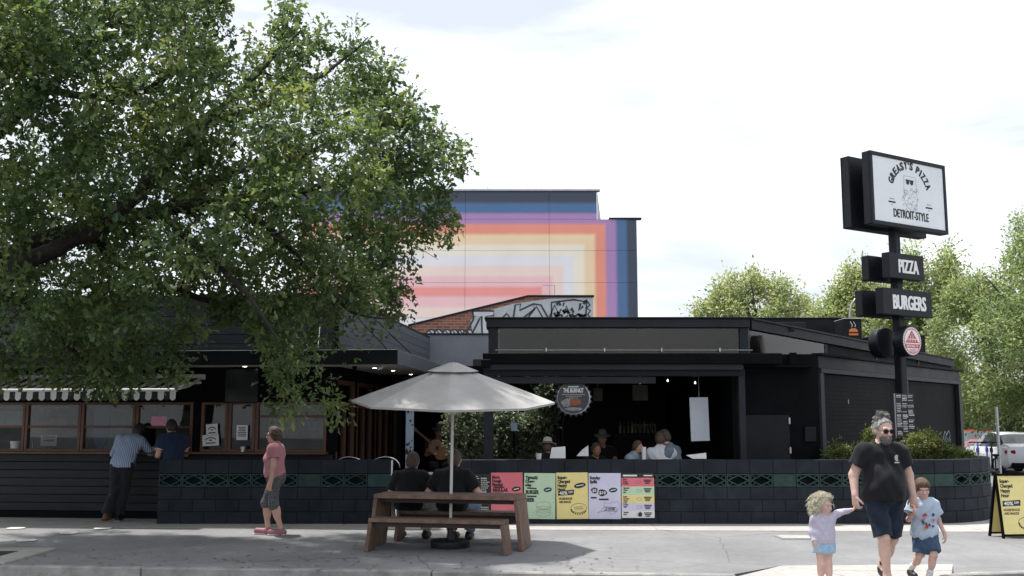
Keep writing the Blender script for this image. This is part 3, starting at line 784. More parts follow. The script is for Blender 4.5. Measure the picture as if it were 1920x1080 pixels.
# dark blocks on the roof behind
rb = thing('roof_enclosure', 'long dark metal-clad enclosure rising behind the bar roof', 'roof box', at(1445, 700, 30))
def fbox(nm, px0, px1, py0, py1, Y, dep, m, parent, zb=None):
    a, b = at(px0, (py0 + py1) / 2, Y), at(px1, (py0 + py1) / 2, Y)
    return MB().bx(a.x, b.x, Y, Y + dep, Z(py1, Y) if zb is None else zb, Z(py0, Y), .01).build(nm, m, parent)
fbox('cladding', 1297, 1592, 597, 700, 30, 3, M_black2, rb, 0)
fbox('capping', 1294, 1594, 595, 597, 29.94, 3.1, M_char, rb)
fbox('panel', 1440, 1512, 604, 640, 29.9, .08, M_char, rb)
r2 = thing('sign_box', 'small dark roof box carrying an orange burger emblem', 'roof box', at(1600, 680, 28.5))
fbox('box', 1583, 1617, 598, 690, 28.5, .8, M_black2, r2, 0)
fbox('cap', 1582, 1618, 596.5, 598, 28.45, .9, M_steel, r2)
fr = frame(at(1600, 622, 28.49), (1, 0, 0), (0, 0, 1), (0, -1, 0))
em = MB()
decal(em, [(-.13 * math.cos(a), -.0 + .10 * math.sin(a)) for a in np.linspace(0, math.pi, 12)][::-1], fr, .012, 0)
decal(em, [(-.14, -.035), (.14, -.035), (.12, -.01), (-.12, -.01)], fr, .012, 1)
decal(em, [(-.13, -.10), (.13, -.10), (.135, -.05), (-.135, -.05)], fr, .012, 0)
for dx in (-.05, .04):
    ribbon(em, [(dx + .025 * math.sin(t * 5), .13 + t * .16) for t in np.linspace(0, 1, 7)], .018, fr, .012, 2)
em.build('burger_emblem', [mat('orange_print', (.75, .22, .05), .5, .1), mat('brown_print', (.12, .03, .015), .5, .1), M_white], r2)
r3 = thing('roof_plant_box', 'dark plant box on the bar roof behind the round sign', 'roof box', at(1690, 690, 29))
fbox('box', 1642, 1736, 630, 700, 29, 1.5, M_black2, r3, 0)
fbox('cap', 1640, 1738, 628, 630, 28.95, 1.6, M_char, r3)

# ================================================================== brick gable with graffiti
YB = 31.0
M_brick = bpy.data.materials.new('red_brick'); M_brick.use_nodes = True; nt = M_brick.node_tree; bb = nt.nodes['Principled BSDF']
tcn = nt.nodes.new('ShaderNodeTexCoord'); mpn = nt.nodes.new('ShaderNodeMapping'); mpn.inputs['Rotation'].default_value = (R(90), 0, 0)
br = nt.nodes.new('ShaderNodeTexBrick'); br.inputs['Scale'].default_value = 1; br.inputs['Brick Width'].default_value = .23; br.inputs['Row Height'].default_value = .086
br.inputs['Mortar Size'].default_value = .009; br.inputs['Color1'].default_value = (.22, .075, .045, 1); br.inputs['Color2'].default_value = (.34, .13, .08, 1); br.inputs['Mortar'].default_value = (.30, .26, .23, 1)
nt.links.new(tcn.outputs['Object'], mpn.inputs[0]); nt.links.new(mpn.outputs[0], br.inputs['Vector']); nt.links.new(br.outputs[0], bb.inputs['Base Color']); bb.inputs['Roughness'].default_value = .9
bp = nt.nodes.new('ShaderNodeBump'); bp.inputs['Strength'].default_value = .5; bp.invert = True; nt.links.new(br.outputs['Fac'], bp.inputs['Height']); nt.links.new(bp.outputs[0], bb.inputs['Normal'])
gb = thing('brick_gable', 'red brick parapet wall with silver graffiti lettering, behind the bar', 'wall', at(950, 780, YB))
def pz(px, py, Y=YB): q = at(px, py, Y); return (q.x, q.z)
poly = [(pz(740, 700)[0], 0), (pz(1112, 700)[0], 0), pz(1112, 557), pz(990, 557), pz(765, 612), pz(740, 618)]
fw = lambda a, b, d: V((a, YB - d, b))
MB().prism(poly, -.25, 0, fw).build('brickwork', M_brick, gb)
cap = MB()
for (a, b) in ((pz(1114, 556.5), pz(990, 556.5)), (pz(990, 556.5), pz(765, 611.5))):
    cap.add([(a[0], YB - .05, a[1]), (b[0], YB - .05, b[1]), (b[0], YB + .3, b[1]), (a[0], YB + .3, a[1]), (a[0], YB - .05, a[1] + .05), (b[0], YB - .05, b[1] + .05), (b[0], YB + .3, b[1] + .05), (a[0], YB + .3, a[1] + .05)],
            [(0, 1, 5, 4), (4, 5, 6, 7), (2, 3, 7, 6), (0, 3, 2, 1)])
cap.build('coping', M_char, gb)
gf = MB(); G = lambda l: [pz(a, b) for a, b in l]
decal(gf, G([(888, 632), (882, 600), (905, 585), (960, 570), (1030, 560), (1112, 558), (1112, 600), (1000, 632)]), fw, .004, 0)
def seg(pts, wd=.058, mi=1): ribbon(gf, G(pts), wd, fw, .009, mi)
decal(gf, G([(886, 583), (926, 583), (926, 592), (912, 593), (918, 628), (904, 628), (903, 593), (886, 592)]), fw, .006, 2)
seg([(886, 583), (926, 583), (926, 592), (912, 593), (918, 628), (904, 628), (903, 593), (898, 600), (884, 628), (872, 628), (888, 598), (886, 583)])
seg([(938, 600), (950, 588), (958, 598), (950, 612), (936, 612), (938, 600)]); seg([(962, 600), (966, 572), (976, 570), (974, 582), (1000, 570), (1002, 580), (976, 600), (962, 600)])
seg([(988, 598), (1006, 575), (1020, 600)]); seg([(1000, 570), (1014, 572), (1030, 600)])
seg([(1028, 600), (1040, 572), (1052, 600), (1062, 574), (1072, 600)]); seg([(1034, 600), (1034, 567), (1076, 562), (1100, 566), (1098, 600)])
for i in range(26):
    r_ = random.Random(i); a, b = r_.uniform(1036, 1096), r_.uniform(570, 598)
    seg([(a, b), (a + r_.uniform(-8, 8), b + r_.uniform(-8, 8)), (a + r_.uniform(-8, 8), b + r_.uniform(-7, 7))], r_.uniform(.04, .10))
seg([(1102, 566), (1106, 572), (1100, 578), (1107, 582), (1102, 590), (1107, 596)], .05)
for i, cx in enumerate((808, 822, 838, 852, 866, 878)):
    decal(gf, G(blob(cx, 626, 8.5, 8, 14, 0, .08, i)), fw, .005 + i * .0008, 2)
    ribbon(gf, G(blob(cx, 626, 8.5, 8, 14, 0, .08, i)), .05, fw, .010 + i * .0003, 1, True)
    seg([(cx - 3, 620), (cx + 2, 626), (cx - 2, 632)], .04)
gf.build('graffiti', [mat('silver_spray', (.50, .53, .55), .6, .12, 3), mat('black_spray', (.05, .053, .06), .7, .3, 8), mat('white_spray', (.62, .65, .68), .6, .08, 3)], gb)
t = thing('tv_antenna', 'thin metal aerial standing above the graffiti wall', 'antenna', at(1040, 556, 31.1))
q = at(1040, 556, 31.1); MB().tube([(q.x, q.y, 4.5), (q.x, q.y, q.z + .36)], .014, 6).build('mast', M_steel, t)
MB().tube([(q.x + .02, q.y, q.z + .34), (q.x - .36, q.y, q.z + .36)], .01, 6).build('boom', M_steel, t)
for dx in (-.3, -.2, -.1): MB().tube([(q.x + dx, q.y - .12, q.z + .35), (q.x + dx, q.y + .12, q.z + .35)], .006, 5).build('element', M_steel, t)

# ================================================================== mural building
YM = 46.0
mu = thing('mural_building', 'tall blank building painted with nested rainbow stripes', 'building', at(900, 785, YM))
KM = at(1016, 547, YM); STEP = (at(1016, 540, YM).z - at(1016, 560, YM).z) * .997
def mural_mat():
    m = bpy.data.materials.new('mural_paint'); m.use_nodes = True; nt = m.node_tree; b = nt.nodes['Principled BSDF']; L = nt.links.new
    ge = nt.nodes.new('ShaderNodeTexCoord'); sx = nt.nodes.new('ShaderNodeSeparateXYZ'); L(ge.outputs['Object'], sx.inputs[0])
    def mth(op, a, c):
        n = nt.nodes.new('ShaderNodeMath'); n.operation = op
        for i, q in enumerate((a, c)):
            if isinstance(q, (int, float)): n.inputs[i].default_value = q
            else: L(q, n.inputs[i])
        return n.outputs[0]
    ox, oz = KM.x - mu.location.x, KM.z - mu.location.z
    dx = mth('DIVIDE', mth('SUBTRACT', sx.outputs[0], ox), STEP)
    dz = mth('SUBTRACT', mth('DIVIDE', mth('ABSOLUTE', mth('SUBTRACT', sx.outputs[2], oz), 0), STEP), .45)
    k = mth('MAXIMUM', dx, dz)
    nz = nt.nodes.new('ShaderNodeTexNoise'); nz.inputs['Scale'].default_value = 2.5; L(ge.outputs['Object'], nz.inputs['Vector'])
    k = mth('ADD', k, mth('MULTIPLY', mth('SUBTRACT', nz.outputs[0], .5), .10))
    t = mth('DIVIDE', mth('ADD', k, 1.0), 12.0)
    cr = nt.nodes.new('ShaderNodeValToRGB'); L(t, cr.inputs[0]); cr.color_ramp.interpolation = 'LINEAR'
    cols = ['#fba6a0', '#fdcfd2', '#fee6db', '#f4f3f6', '#fff5e2', '#fee1bb', '#f7a18c', '#b892c3', '#5c7aa4', '#4c5463', '#444c59']
    stops = [(0, 0)]
    e = cr.color_ramp.elements
    e[0].position = 0; e[0].color = srgb(cols[0]) + (1,); e[1].position = 1; e[1].color = srgb(cols[-1]) + (1,)
    for i in range(1, 11):
        p = i / 12; wd = .16 / 12
        if i <= 10:
            a = e.new(p - wd); a.color = srgb(cols[i - 1]) + (1,)
            c = e.new(p + wd); c.color = srgb(cols[i]) + (1,)
    wn = nt.nodes.new('ShaderNodeTexNoise'); wn.inputs['Scale'].default_value = .6; wn.inputs['Detail'].default_value = 8; L(ge.outputs['Object'], wn.inputs['Vector'])
    mr = nt.nodes.new('ShaderNodeMapRange'); mr.inputs['To Min'].default_value = .88; mr.inputs['To Max'].default_value = 1.08; L(wn.outputs[0], mr.inputs[0])
    mm = nt.nodes.new('ShaderNodeMix'); mm.data_type = 'RGBA'; mm.blend_type = 'MULTIPLY'; mm.inputs['Factor'].default_value = 1
    L(cr.outputs[0], mm.inputs['A']); L(mr.outputs[0], mm.inputs['B']); L(mm.outputs['Result'], b.inputs['Base Color']); b.inputs['Roughness'].default_value = .85
    return m
M_mural = mural_mat()
# ramp with 32-stop limit is respected: 2 + 20 stops
fm = lambda a, b, d: V((a, YM - d, b))
pm = lambda px, py: pz(px, py, YM)
# concrete panels with visible joints, each its own part
edges_x = [560, 700, 872, 1030, 1120.5]; rows = [358, 470, 530, 620]
zj = [pm(900, y)[1] for y in (600 + 200, 596, 530, 470, 411)]
def panel(px0, px1, z0, z1, top=None, nm='wall_panel'):
    x0, x1 = pm(px0, 500)[0] + .006, pm(px1, 500)[0] - .006
    MB().bx(x0, x1, YM, YM + .25, z0 + .006, z1 - .006).build(nm, M_mural, mu)
zt = pm(900, 411)[1]; ztt = pm(900, 358)[1]
z_rows = [0, pm(900, 596)[1], pm(900, 530)[1], pm(900, 470)[1], zt]
for a, b in zip([560, 700, 872, 1030], [700, 872, 1030, 1195]):
    for z0, z1 in zip(z_rows, z_rows[1:]): panel(a, b, z0, z1)
for a, b in zip([560, 700, 872, 1030], [700, 872, 1030, 1120.5]): panel(a, b, zt, ztt)
# the mural is one painted surface: keep one object space for all its panels
MB().bx(pm(560, 500)[0], pm(1194, 500)[0], YM + .26, YM + 14, 0, zt - .05).build('core', M_char, mu)
MB().bx(pm(560, 500)[0], pm(1119, 500)[0], YM + .26, YM + 14, zt - .04, ztt - .03).build('core', M_char, mu)
x0 = pm(1120.5, 400)[0]
MB().add([(x0, YM + .05, zt), (x0 + .15, YM + .05, zt), (x0, YM + .05, ztt), (x0, YM + .2, zt), (x0 + .15, YM + .2, zt), (x0, YM + .2, ztt)], [(0, 1, 2), (5, 4, 3), (0, 2, 5, 3), (1, 4, 5, 2), (0, 3, 4, 1)]).build('brace', M_steel, mu)
MB().bx(pm(560, 0)[0], pm(1121, 0)[0], YM - .06, YM + .3, ztt, ztt + .08).build('coping', M_steel, mu)
MB().bx(pm(1121, 0)[0] + .4, pm(1196, 0)[0], YM - .06, YM + .3, zt, zt + .07).build('coping', M_char, mu)
q = pm(932, 357); MB().lathe([(.35, 0), (.33, .12), (.2, .22), (.03, .26)], 14, (q[0], YM + 1.2, q[1] + .05)).build('roof_vent', M_steel, mu)
MB().tube([(q[0] - .45, YM + 1, q[1]), (q[0] - .45, YM + 1, q[1] + .4)], .02, 5).build('roof_aerial', M_steel, mu)

# ================================================================== pylon sign
SG = V((at(1618, 350, 18.5).x, 18.5, 0)); AS = R(32); DS = V((math.cos(AS), math.sin(AS), 0)); NS = V((math.sin(AS), -math.cos(AS), 0))
M_sgn = mat('sign_black_paint', (.011, .0135, .018), .4, .25, 3, bump=.05, spec=.2)
M_sface = mat('sign_white_face', (.80, .84, .87), .4, .05, 1.2)
M_letw = mat('sign_letter_white', (.78, .79, .8), .5, .05)
pc_ = hit(1686, 640, SG - NS * .32, NS); pc_.z = 0
py_ = thing('pylon_sign', 'tall black pylon with pizza and burger sign boxes on both sides', 'sign', (pc_.x, pc_.y, 0))
MB().box(pc_ + V((0, 0, 3.35)), (.17, .17, 6.7), (0, 0, AS), .02).build('pole', M_sgn, py_)
MB().lathe([(.11, 0), (.10, .08), (.02, .1)], 12, pc_ + V((0, 0, 6.7))).build('pole_cap', M_sgn, py_)
def SP(px, py, off=0.0):
    q = hit(px, py, SG + NS * off, NS) - SG
    return q.dot(DS), q.z
def sbox(nm, s0, s1, d0, d1, z0, z1, m, parent, bev=.008):
    c = SG + DS * ((s0 + s1) / 2) + NS * ((d0 + d1) / 2) + V((0, 0, (z0 + z1) / 2))
    return MB().box(c, (s1 - s0, d1 - d0, z1 - z0), (0, 0, AS), bev).build(nm, m, parent)
fs_ = frame(SG, DS, (0, 0, 1), NS)
SEP = .47
def sign_case(px0, pyt, px1, pyb, white):
    s0, z1 = SP(px0, pyt); s1, z0 = SP(px1, pyb)
    z0 = SP(px0, pyb)[1] if pyb < 0 else z0
    return s0, s1, z0, z1
s0 = SP(1630, 350)[0] + .02; s1 = SP(1771, 370)[0] + .03; z1 = SP(1616, 279)[1]; z0 = SP(1773, 440)[1]
def casework(s0, s1, z0, z1, white, th=.17, fwid=.075):
    for side in (0, 1):
        d1 = 0 if side == 0 else -SEP
        d0 = d1 - th
        outer = d1 if side == 0 else d0
        cs = sbox('sign_case', s0, s1, d0, d1, z0, z1, M_sgn, py_, .012)
        if white:
            for a, b, c, d in ((s0, s1, z1 - fwid, z1), (s0, s1, z0, z0 + fwid), (s0, s0 + fwid, z0 + fwid, z1 - fwid), (s1 - fwid, s1, z0 + fwid, z1 - fwid)):
                e0, e1 = (outer + .001, outer + .03) if side == 0 else (outer - .03, outer - .001)
                sbox('sign_frame', a, b, e0, e1, c, d, M_sgn, cs, .006)
            e0, e1 = (outer + .001, outer + .012) if side == 0 else (outer - .012, outer - .001)
            sbox('sign_face', s0 + fwid + .002, s1 - fwid - .002, e0, e1, z0 + fwid + .002, z1 - fwid - .002, M_sface, cs, .001)
        yield cs, side, outer
for cs, side, outer in casework(s0, s1, z0, z1, True):
    lt = MB(); cx = (s0 + s1) / 2 + .02; cz = (z0 + z1) / 2
    W_, H_ = s1 - s0, z1 - z0
    if side == 0: fr = lambda a, b, d: SG + DS * (cx + a) + V((0, 0, cz + b)) + NS * (outer + .012 + d)
    else: fr = lambda a, b, d: SG + DS * (cx - a) + V((0, 0, cz + b)) + NS * (outer - .012 - d)
    txt = "GREASY'S PIZZA"
    wid = [.9 if ch not in "I' " else {'I': .55, "'": .35, ' ': .6}[ch] for ch in txt]; tot = sum(wid); acc = 0
    for ch, wd in zip(txt, wid):
        th_ = R(163) - R(146) * (acc + wd / 2) / tot; acc += wd
        if ch == ' ': continue
        rx, rz2 = W_ * .235, H_ * .36
        a, b = rx * math.cos(th_), rz2 * math.sin(th_) - H_ * .02
        nrm = math.atan2(math.sin(th_) / rz2, math.cos(th_) / rx)
        put_text(lt, ch, fr, a, b, H_ * .105, None if ch in "I'" else W_ * .040, .03, 'c', .003, 0, nrm - R(90), .05)
    put_text(lt, 'DETROIT-STYLE', fr, 0, -H_ * .36, H_ * .115, W_ * .46, .012, 'c', .003, heavy=.035)
    for sx in (-1, 1):
        put_text(lt, 'MOTORCITY' if sx < 0 else 'BRUNSWICK', fr, sx * W_ * .245, -H_ * .165, H_ * .022, W_ * .085, .02, 'c', .003) if False else ribbon(lt, [(sx * W_ * .245 - W_ * .045, -H_ * .16), (sx * W_ * .245 + W_ * .045, -H_ * .16)], H_ * .022, fr, .003)
        ribbon(lt, [(sx * W_ * .245 - W_ * .03, -H_ * .115), (sx * W_ * .245 + W_ * .03, -H_ * .115)], H_ * .012, fr, .003, 1)
        ribbon(lt, [(sx * W_ * .245 - W_ * .01, -H_ * .2), (sx * W_ * .245 + W_ * .01, -H_ * .2)], H_ * .01, fr, .003, 1)
    # sunglasses and the pale pizza-slice line drawing
    for sx in (-1, 1): decal(lt, [(W_ * .0 + sx * W_ * .026 + a, H_ * .155 + b) for a, b in [(-W_ * .023, H_ * .03), (-W_ * .02, -H_ * .02), (-W_ * .006, -H_ * .035), (W_ * .012, -H_ * .03), (W_ * .021, 0), (W_ * .023, H_ * .03)]], fr, .004)
    ribbon(lt, [(-W_ * .055, H_ * .185), (W_ * .055, H_ * .185)], H_ * .012, fr, .0045)
    r_ = random.Random(5)
    ribbon(lt, [(-W_ * .075, H_ * .24), (W_ * .08, H_ * .24), (W_ * .09, -H_ * .1), (W_ * .05, -H_ * .25), (-W_ * .05, -H_ * .2), (-W_ * .085, -H_ * .08)], H_ * .006, fr, .003, 1, True)
    for i in range(34):
        a, b = r_.uniform(-.10, .10) * W_, r_.uniform(-.26, .07) * H_
        ribbon(lt, [(a + W_ * .016 * math.cos(t) * r_.uniform(.6, 1.2), b + H_ * .022 * math.sin(t)) for t in np.linspace(0, r_.uniform(2, 5), 7)], H_ * .005, fr, .003, 1)
    lt.build('lettering', [M_ink, mat('pale_grey_ink', (.30, .33, .36), .6, .1)], cs)
for txt, (a, b, c, d), wfac in (('PIZZA', (1666, 472, 1734, 527), .56), ('BURGERS', (1654, 538, 1749, 596), .66)):
    e0 = SP(a, c)[0] if False else SP(a, b)[0]; e1 = SP(c, d)[0]; zz1 = SP(a, b)[1]; zz0 = SP(c, d)[1]
    for cs, side, outer in casework(e0, e1, zz0, zz1, False):
        lt = MB(); cx = (e0 + e1) / 2 + .02; cz = (zz0 + zz1) / 2
        if side == 0: fr = lambda a, b, d: SG + DS * (cx + a) + V((0, 0, cz + b)) + NS * (outer + d)
        else: fr = lambda a, b, d: SG + DS * (cx - a) + V((0, 0, cz + b)) + NS * (outer - d)
        put_text(lt, txt, fr, .03, -(zz1 - zz0) * .26, (zz1 - zz0) * .52, (e1 - e0) * wfac, .018, 'c', .004, heavy=.045)
        lt.build('lettering', M_letw, cs)
# round brewery sign
sc_, zc_ = SP(1704, 640); rr_ = (at(0, 612, 18.9).z - at(0, 669, 18.9).z) / 2
M_red = mat('red_print', (.52, .035, .05), .5, .1)
for side in (0, 1):
    d1 = .06 if side == 0 else -SEP - .02
    c = SG + DS * sc_ + V((0, 0, zc_)) + NS * (d1 - .1)
    cs = MB().lathe([(rr_, -.11), (rr_ + .006, -.1), (rr_ + .006, .1), (rr_, .11)], 32, c, (R(90), 0, AS)).build('round_sign_case', M_sgn, py_, smooth=40)
    out = d1 + .012 if side == 0 else d1 - .212
    fr = (lambda a, b, d: SG + DS * (sc_ + a) + V((0, 0, zc_ + b)) + NS * (out + d)) if side == 0 else (lambda a, b, d: SG + DS * (sc_ - a) + V((0, 0, zc_ + b)) + NS * (out - d))
    fc = MB(); decal(fc, blob(0, 0, rr_ * .93, rr_ * .93, 36), fr, .002, 0)
    ribbon(fc, blob(0, 0, rr_ * .80, rr_ * .80, 40), rr_ * .05, fr, .004, 1, True)
    for k in range(30):
        a = 2 * math.pi * k / 30; ribbon(fc, [(rr_ * .84 * math.cos(a), rr_ * .84 * math.sin(a)), (rr_ * .91 * math.cos(a), rr_ * .91 * math.sin(a))], rr_ * .05, fr, .004, 1)
    decal(fc, [(-rr_ * .70, -rr_ * .12), (rr_ * .70, -rr_ * .12), (0, rr_ * .72)], fr, .003, 1)
    decal(fc, [(-rr_ * .72, -rr_ * .46), (rr_ * .72, -rr_ * .46), (rr_ * .74, -rr_ * .2), (-rr_ * .74, -rr_ * .2)], fr, .003, 1)
    put_text(fc, 'BREWING CO', fr, 0, -rr_ * .40, rr_ * .16, rr_ * 1.2, .02, 'c', .005, 0)
    for k in range(-3, 4): ribbon(fc, [(k * rr_ * .17, -rr_ * .05), (k * rr_ * .17, rr_ * (.55 - abs(k) * .17))], rr_ * .045, fr, .005, 0)
    ribbon(fc, [(-rr_ * .5, rr_ * .12), (rr_ * .5, rr_ * .12)], rr_ * .04, fr, .006, 0)
    for k in range(7): ribbon(fc, [(-rr_ * .4 + k * .01, -rr_ * (.54 + .04 * k)), (rr_ * .4 - k * .01, -rr_ * (.54 + .04 * k))], rr_ * .016, fr, .004, 1)
    fc.build('sign_face', [M_letw, M_red], cs)
# menu board on the pole
t = thing('menu_board', 'black menu board with white print fixed to the sign pole', 'menu board', at(1698, 822, 18.7))
a0 = at(1680, 780, 18.75); b0 = at(1715, 780, 18.75); zt_, zb_ = Z(738, 18.75), Z(822, 18.75)
MB().bx(a0.x, b0.x, 18.75, 18.79, zb_, zt_, .004).build('panel', M_ink, t)
MB().bx(a0.x - .015, a0.x - .001, 18.745, 18.79, zb_, zt_, .003).build('edge', M_steel, t)
def fine_print(mb, fr, w, h, cols, rows, seed, fill=.8, mi=0, off=.004):
    r_ = random.Random(seed); cw = w / cols; rh = h / rows
    for c in range(cols):
        for r in range(rows):
            if r_.random() > fill: continue
            big = r_.random() < .16
            x0 = c * cw + cw * .08; y0 = h - (r + .5) * rh; x = x0; end = x0 + cw * r_.uniform(.55, .85)
            while x < end:
                l = r_.uniform(.06, .2) * cw; ribbon(mb, [(x, y0), (min(x + l, end + .01), y0)], rh * (.62 if big else .34), fr, off, mi); x += l + cw * .05
mp_ = MB(); fr = frame((a0.x + .01, 18.75, zb_ + .02), (1, 0, 0), (0, 0, 1), (0, -1, 0))
fine_print(mp_, fr, b0.x - a0.x - .02, zt_ - zb_ - .04, 3, 26, 4)
mp_.build('print', M_letw, t)['kind'] = 'stuff'

# ================================================================== posters on the block wall
YP = WY - .004
def poster(px0, px1, pyt, pyb, base, lab, draw, tilt=0.0):
    a, b = at(px0, pyb, YP), at(px1, pyt, YP); wd, h = b.x - a.x, b.z - a.z
    t = thing('poster', lab, 'poster', ((a.x + b.x) / 2, YP, a.z), 0, 'posters along the low wall')
    ca, sa = math.cos(tilt), math.sin(tilt)
    def fr(p, q, d):
        u, v_ = p - wd / 2, q - h / 2
        bow = .004 * math.sin(p / wd * math.pi * 2)
        return V(((a.x + b.x) / 2 + u * ca - v_ * sa, YP - d - .003 - abs(bow), a.z + h / 2 + u * sa + v_ * ca))
    s = MB(); n = 6
    for i in range(n):
        u0, u1 = wd * i / n, wd * (i + 1) / n
        s.add([fr(u0, 0, 0), fr(u1, 0, 0), fr(u1, h, 0), fr(u0, h, 0)], [(0, 1, 2, 3)])
    s.build('sheet', base, t, smooth=True)
    p = MB(); draw(p, fr, wd, h, t); po = p.build('print', [M_ink, mat('poster_white_ink', (.75, .75, .74), .6, .05), mat('poster_grey_line', (.16, .16, .17), .6, .1), MATS['p_pink'], MATS['p_green'], MATS['p_yellow'], MATS['p_lilac']], t)
    if draw is d_menu: po['kind'] = 'stuff'
mat('p_pink', (.70, .17, .21), .6, .05, 5); mat('p_green', (.50, .66, .47), .6, .05, 5); mat('p_yellow', (.80, .68, .28), .6, .05, 5); mat('p_lilac', (.62, .61, .77), .6, .05, 5)
def head(p, fr, wd, h, lines, y=.93, hh=.062, x=.04):
    for i, l in enumerate(lines): put_text(p, l, fr, wd * x, h * (y - hh * 1.30 * (i + 1)) + h * .02, h * hh, None, .05, 'l', .004)
def oval(p, fr, cx, cy, rx, ry, rot=.12):
    decal(p, blob(cx, cy, rx, ry, 18, rot), fr, .004, 0); ribbon(p, [(cx - rx * .6, cy - ry * .2), (cx + rx * .6, cy + ry * .25)], ry * .35, fr, .006, 1)
def d_pink(p, fr, w_, h, t):
    head(p, fr, w_, h, ('More', 'Dough', 'Monday')); ribbon(p, [(w_ * .08, h * .68), (w_ * .42, h * .68)], h * .03, fr, .004)
    put_text(p, 'REGULAR', fr, w_ * .06, h * .585, h * .068, w_ * .48, .05, 'l', .004); put_text(p, 'PIZZA', fr, w_ * .06, h * .50, h * .06, w_ * .36, .05, 'l', .004)
    oval(p, fr, w_ * .80, h * .64, w_ * .14, h * .052); ribbon(p, [(w_ * .45, h * .1), (w_ * .7, h * .38), (w_ * .9, h * .12)], h * .005, fr, .004, 2, True)
    for k in range(5): ribbon(p, blob(w_ * (.6 + .05 * k), h * (.16 + .03 * (k % 3)), w_ * .03, h * .02, 8), h * .004, fr, .004, 2, True)
def d_green(p, fr, w_, h, t):
    head(p, fr, w_, h, ('Tighta$$', 'Chew-', 'sday')); ribbon(p, [(w_ * .1, h * .67), (w_ * .4, h * .66)], h * .03, fr, .004)
    put_text(p, 'BURGER', fr, w_ * .06, h * .545, h * .078, w_ * .42, .05, 'l', .004); ribbon(p, [(w_ * .1, h * .49), (w_ * .4, h * .49)], h * .03, fr, .004)
    put_text(p, 'BEER', fr, w_ * .06, h * .375, h * .078, w_ * .28, .05, 'l', .004)
    oval(p, fr, w_ * .76, h * .64, w_ * .13, h * .05)
    for k, (ry, cy) in enumerate(((.075, .30), (.035, .24), (.04, .17), (.06, .12))): ribbon(p, blob(w_ * .63, h * cy, w_ * .24, h * ry, 18, 0, .03, k), h * .005, fr, .004 + .0002 * k, 2, True)
def d_yel(p, fr, w_, h, t):
    head(p, fr, w_, h, ('Super-', 'Charged', 'Happy', 'Hour'), hh=.066); oval(p, fr, w_ * .75, h * .72, w_ * .19, h * .055, .2)
    decal(p, [(w_ * .05, h * .5), (w_ * .55, h * .52), (w_ * .56, h * .63), (w_ * .06, h * .605)], fr, .004, 0)
    put_text(p, '40%', fr, w_ * .09, h * .525, h * .07, w_ * .26, .03, 'l', .006, 1); put_text(p, 'OFF', fr, w_ * .38, h * .555, h * .045, w_ * .14, .03, 'l', .006, 1)
    put_text(p, 'HOUSE BOOZE', fr, w_ * .08, h * .415, h * .045, w_ * .42, .04, 'l', .004); put_text(p, 'AND SNACKS', fr, w_ * .08, h * .345, h * .045, w_ * .38, .04, 'l', .004)
    ribbon(p, blob(w_ * .70, h * .235, w_ * .25, h * .10, 22), h * .007, fr, .004, 0, True)
    for k in range(9):
        a = math.pi * (1.05 + .1 * k); decal(p, blob(w_ * .70 + w_ * .24 * math.cos(a), h * .215 + h * .11 * math.sin(a), w_ * .025, h * .018, 6, k), fr, .005, 0)
    for q in (.25, .21): ribbon(p, [(w_ * .56, h * q), (w_ * .84, h * (q + .01))], h * .012, fr, .004, 2)
def d_lil(p, fr, w_, h, t):
    head(p, fr, w_, h, ('Sunday', 'Spills'), hh=.066)
    decal(p, blob(w_ * .18, h * .62, w_ * .10, h * .065, 14, 0, .08, 2), fr, .004, 0); put_text(p, '$5', fr, w_ * .18, h * .59, h * .06, w_ * .12, .03, 'c', .006, 1)
    decal(p, blob(w_ * .43, h * .57, w_ * .14, h * .075, 14, 0, .08, 3), fr, .004, 0); put_text(p, '$10', fr, w_ * .43, h * .54, h * .065, w_ * .2, .03, 'c', .006, 1)
    oval(p, fr, w_ * .76, h * .63, w_ * .13, h * .05); ribbon(p, [(w_ * .07, h * .46), (w_ * .25, h * .46)], h * .035, fr, .004); ribbon(p, [(w_ * .32, h * .425), (w_ * .62, h * .425)], h * .035, fr, .004)
    ribbon(p, [(w_ * x, h * y) for x, y in ((.27, .12), (.45, .22), (.5, .36), (.6, .33), (.72, .36), (.9, .38), (.97, .25), (.8, .12), (.7, .1), (.6, .18), (.42, .17))], h * .006, fr, .004, 2, True)
    ribbon(p, [(w_ * .48, h * .18), (w_ * .48, h * .26), (w_ * .86, h * .25), (w_ * .86, h * .17)], h * .012, fr, .005, 0, True); put_text(p, '$1 OYSTERS', fr, w_ * .67, h * .195, h * .04, w_ * .3, .03, 'c', .005)
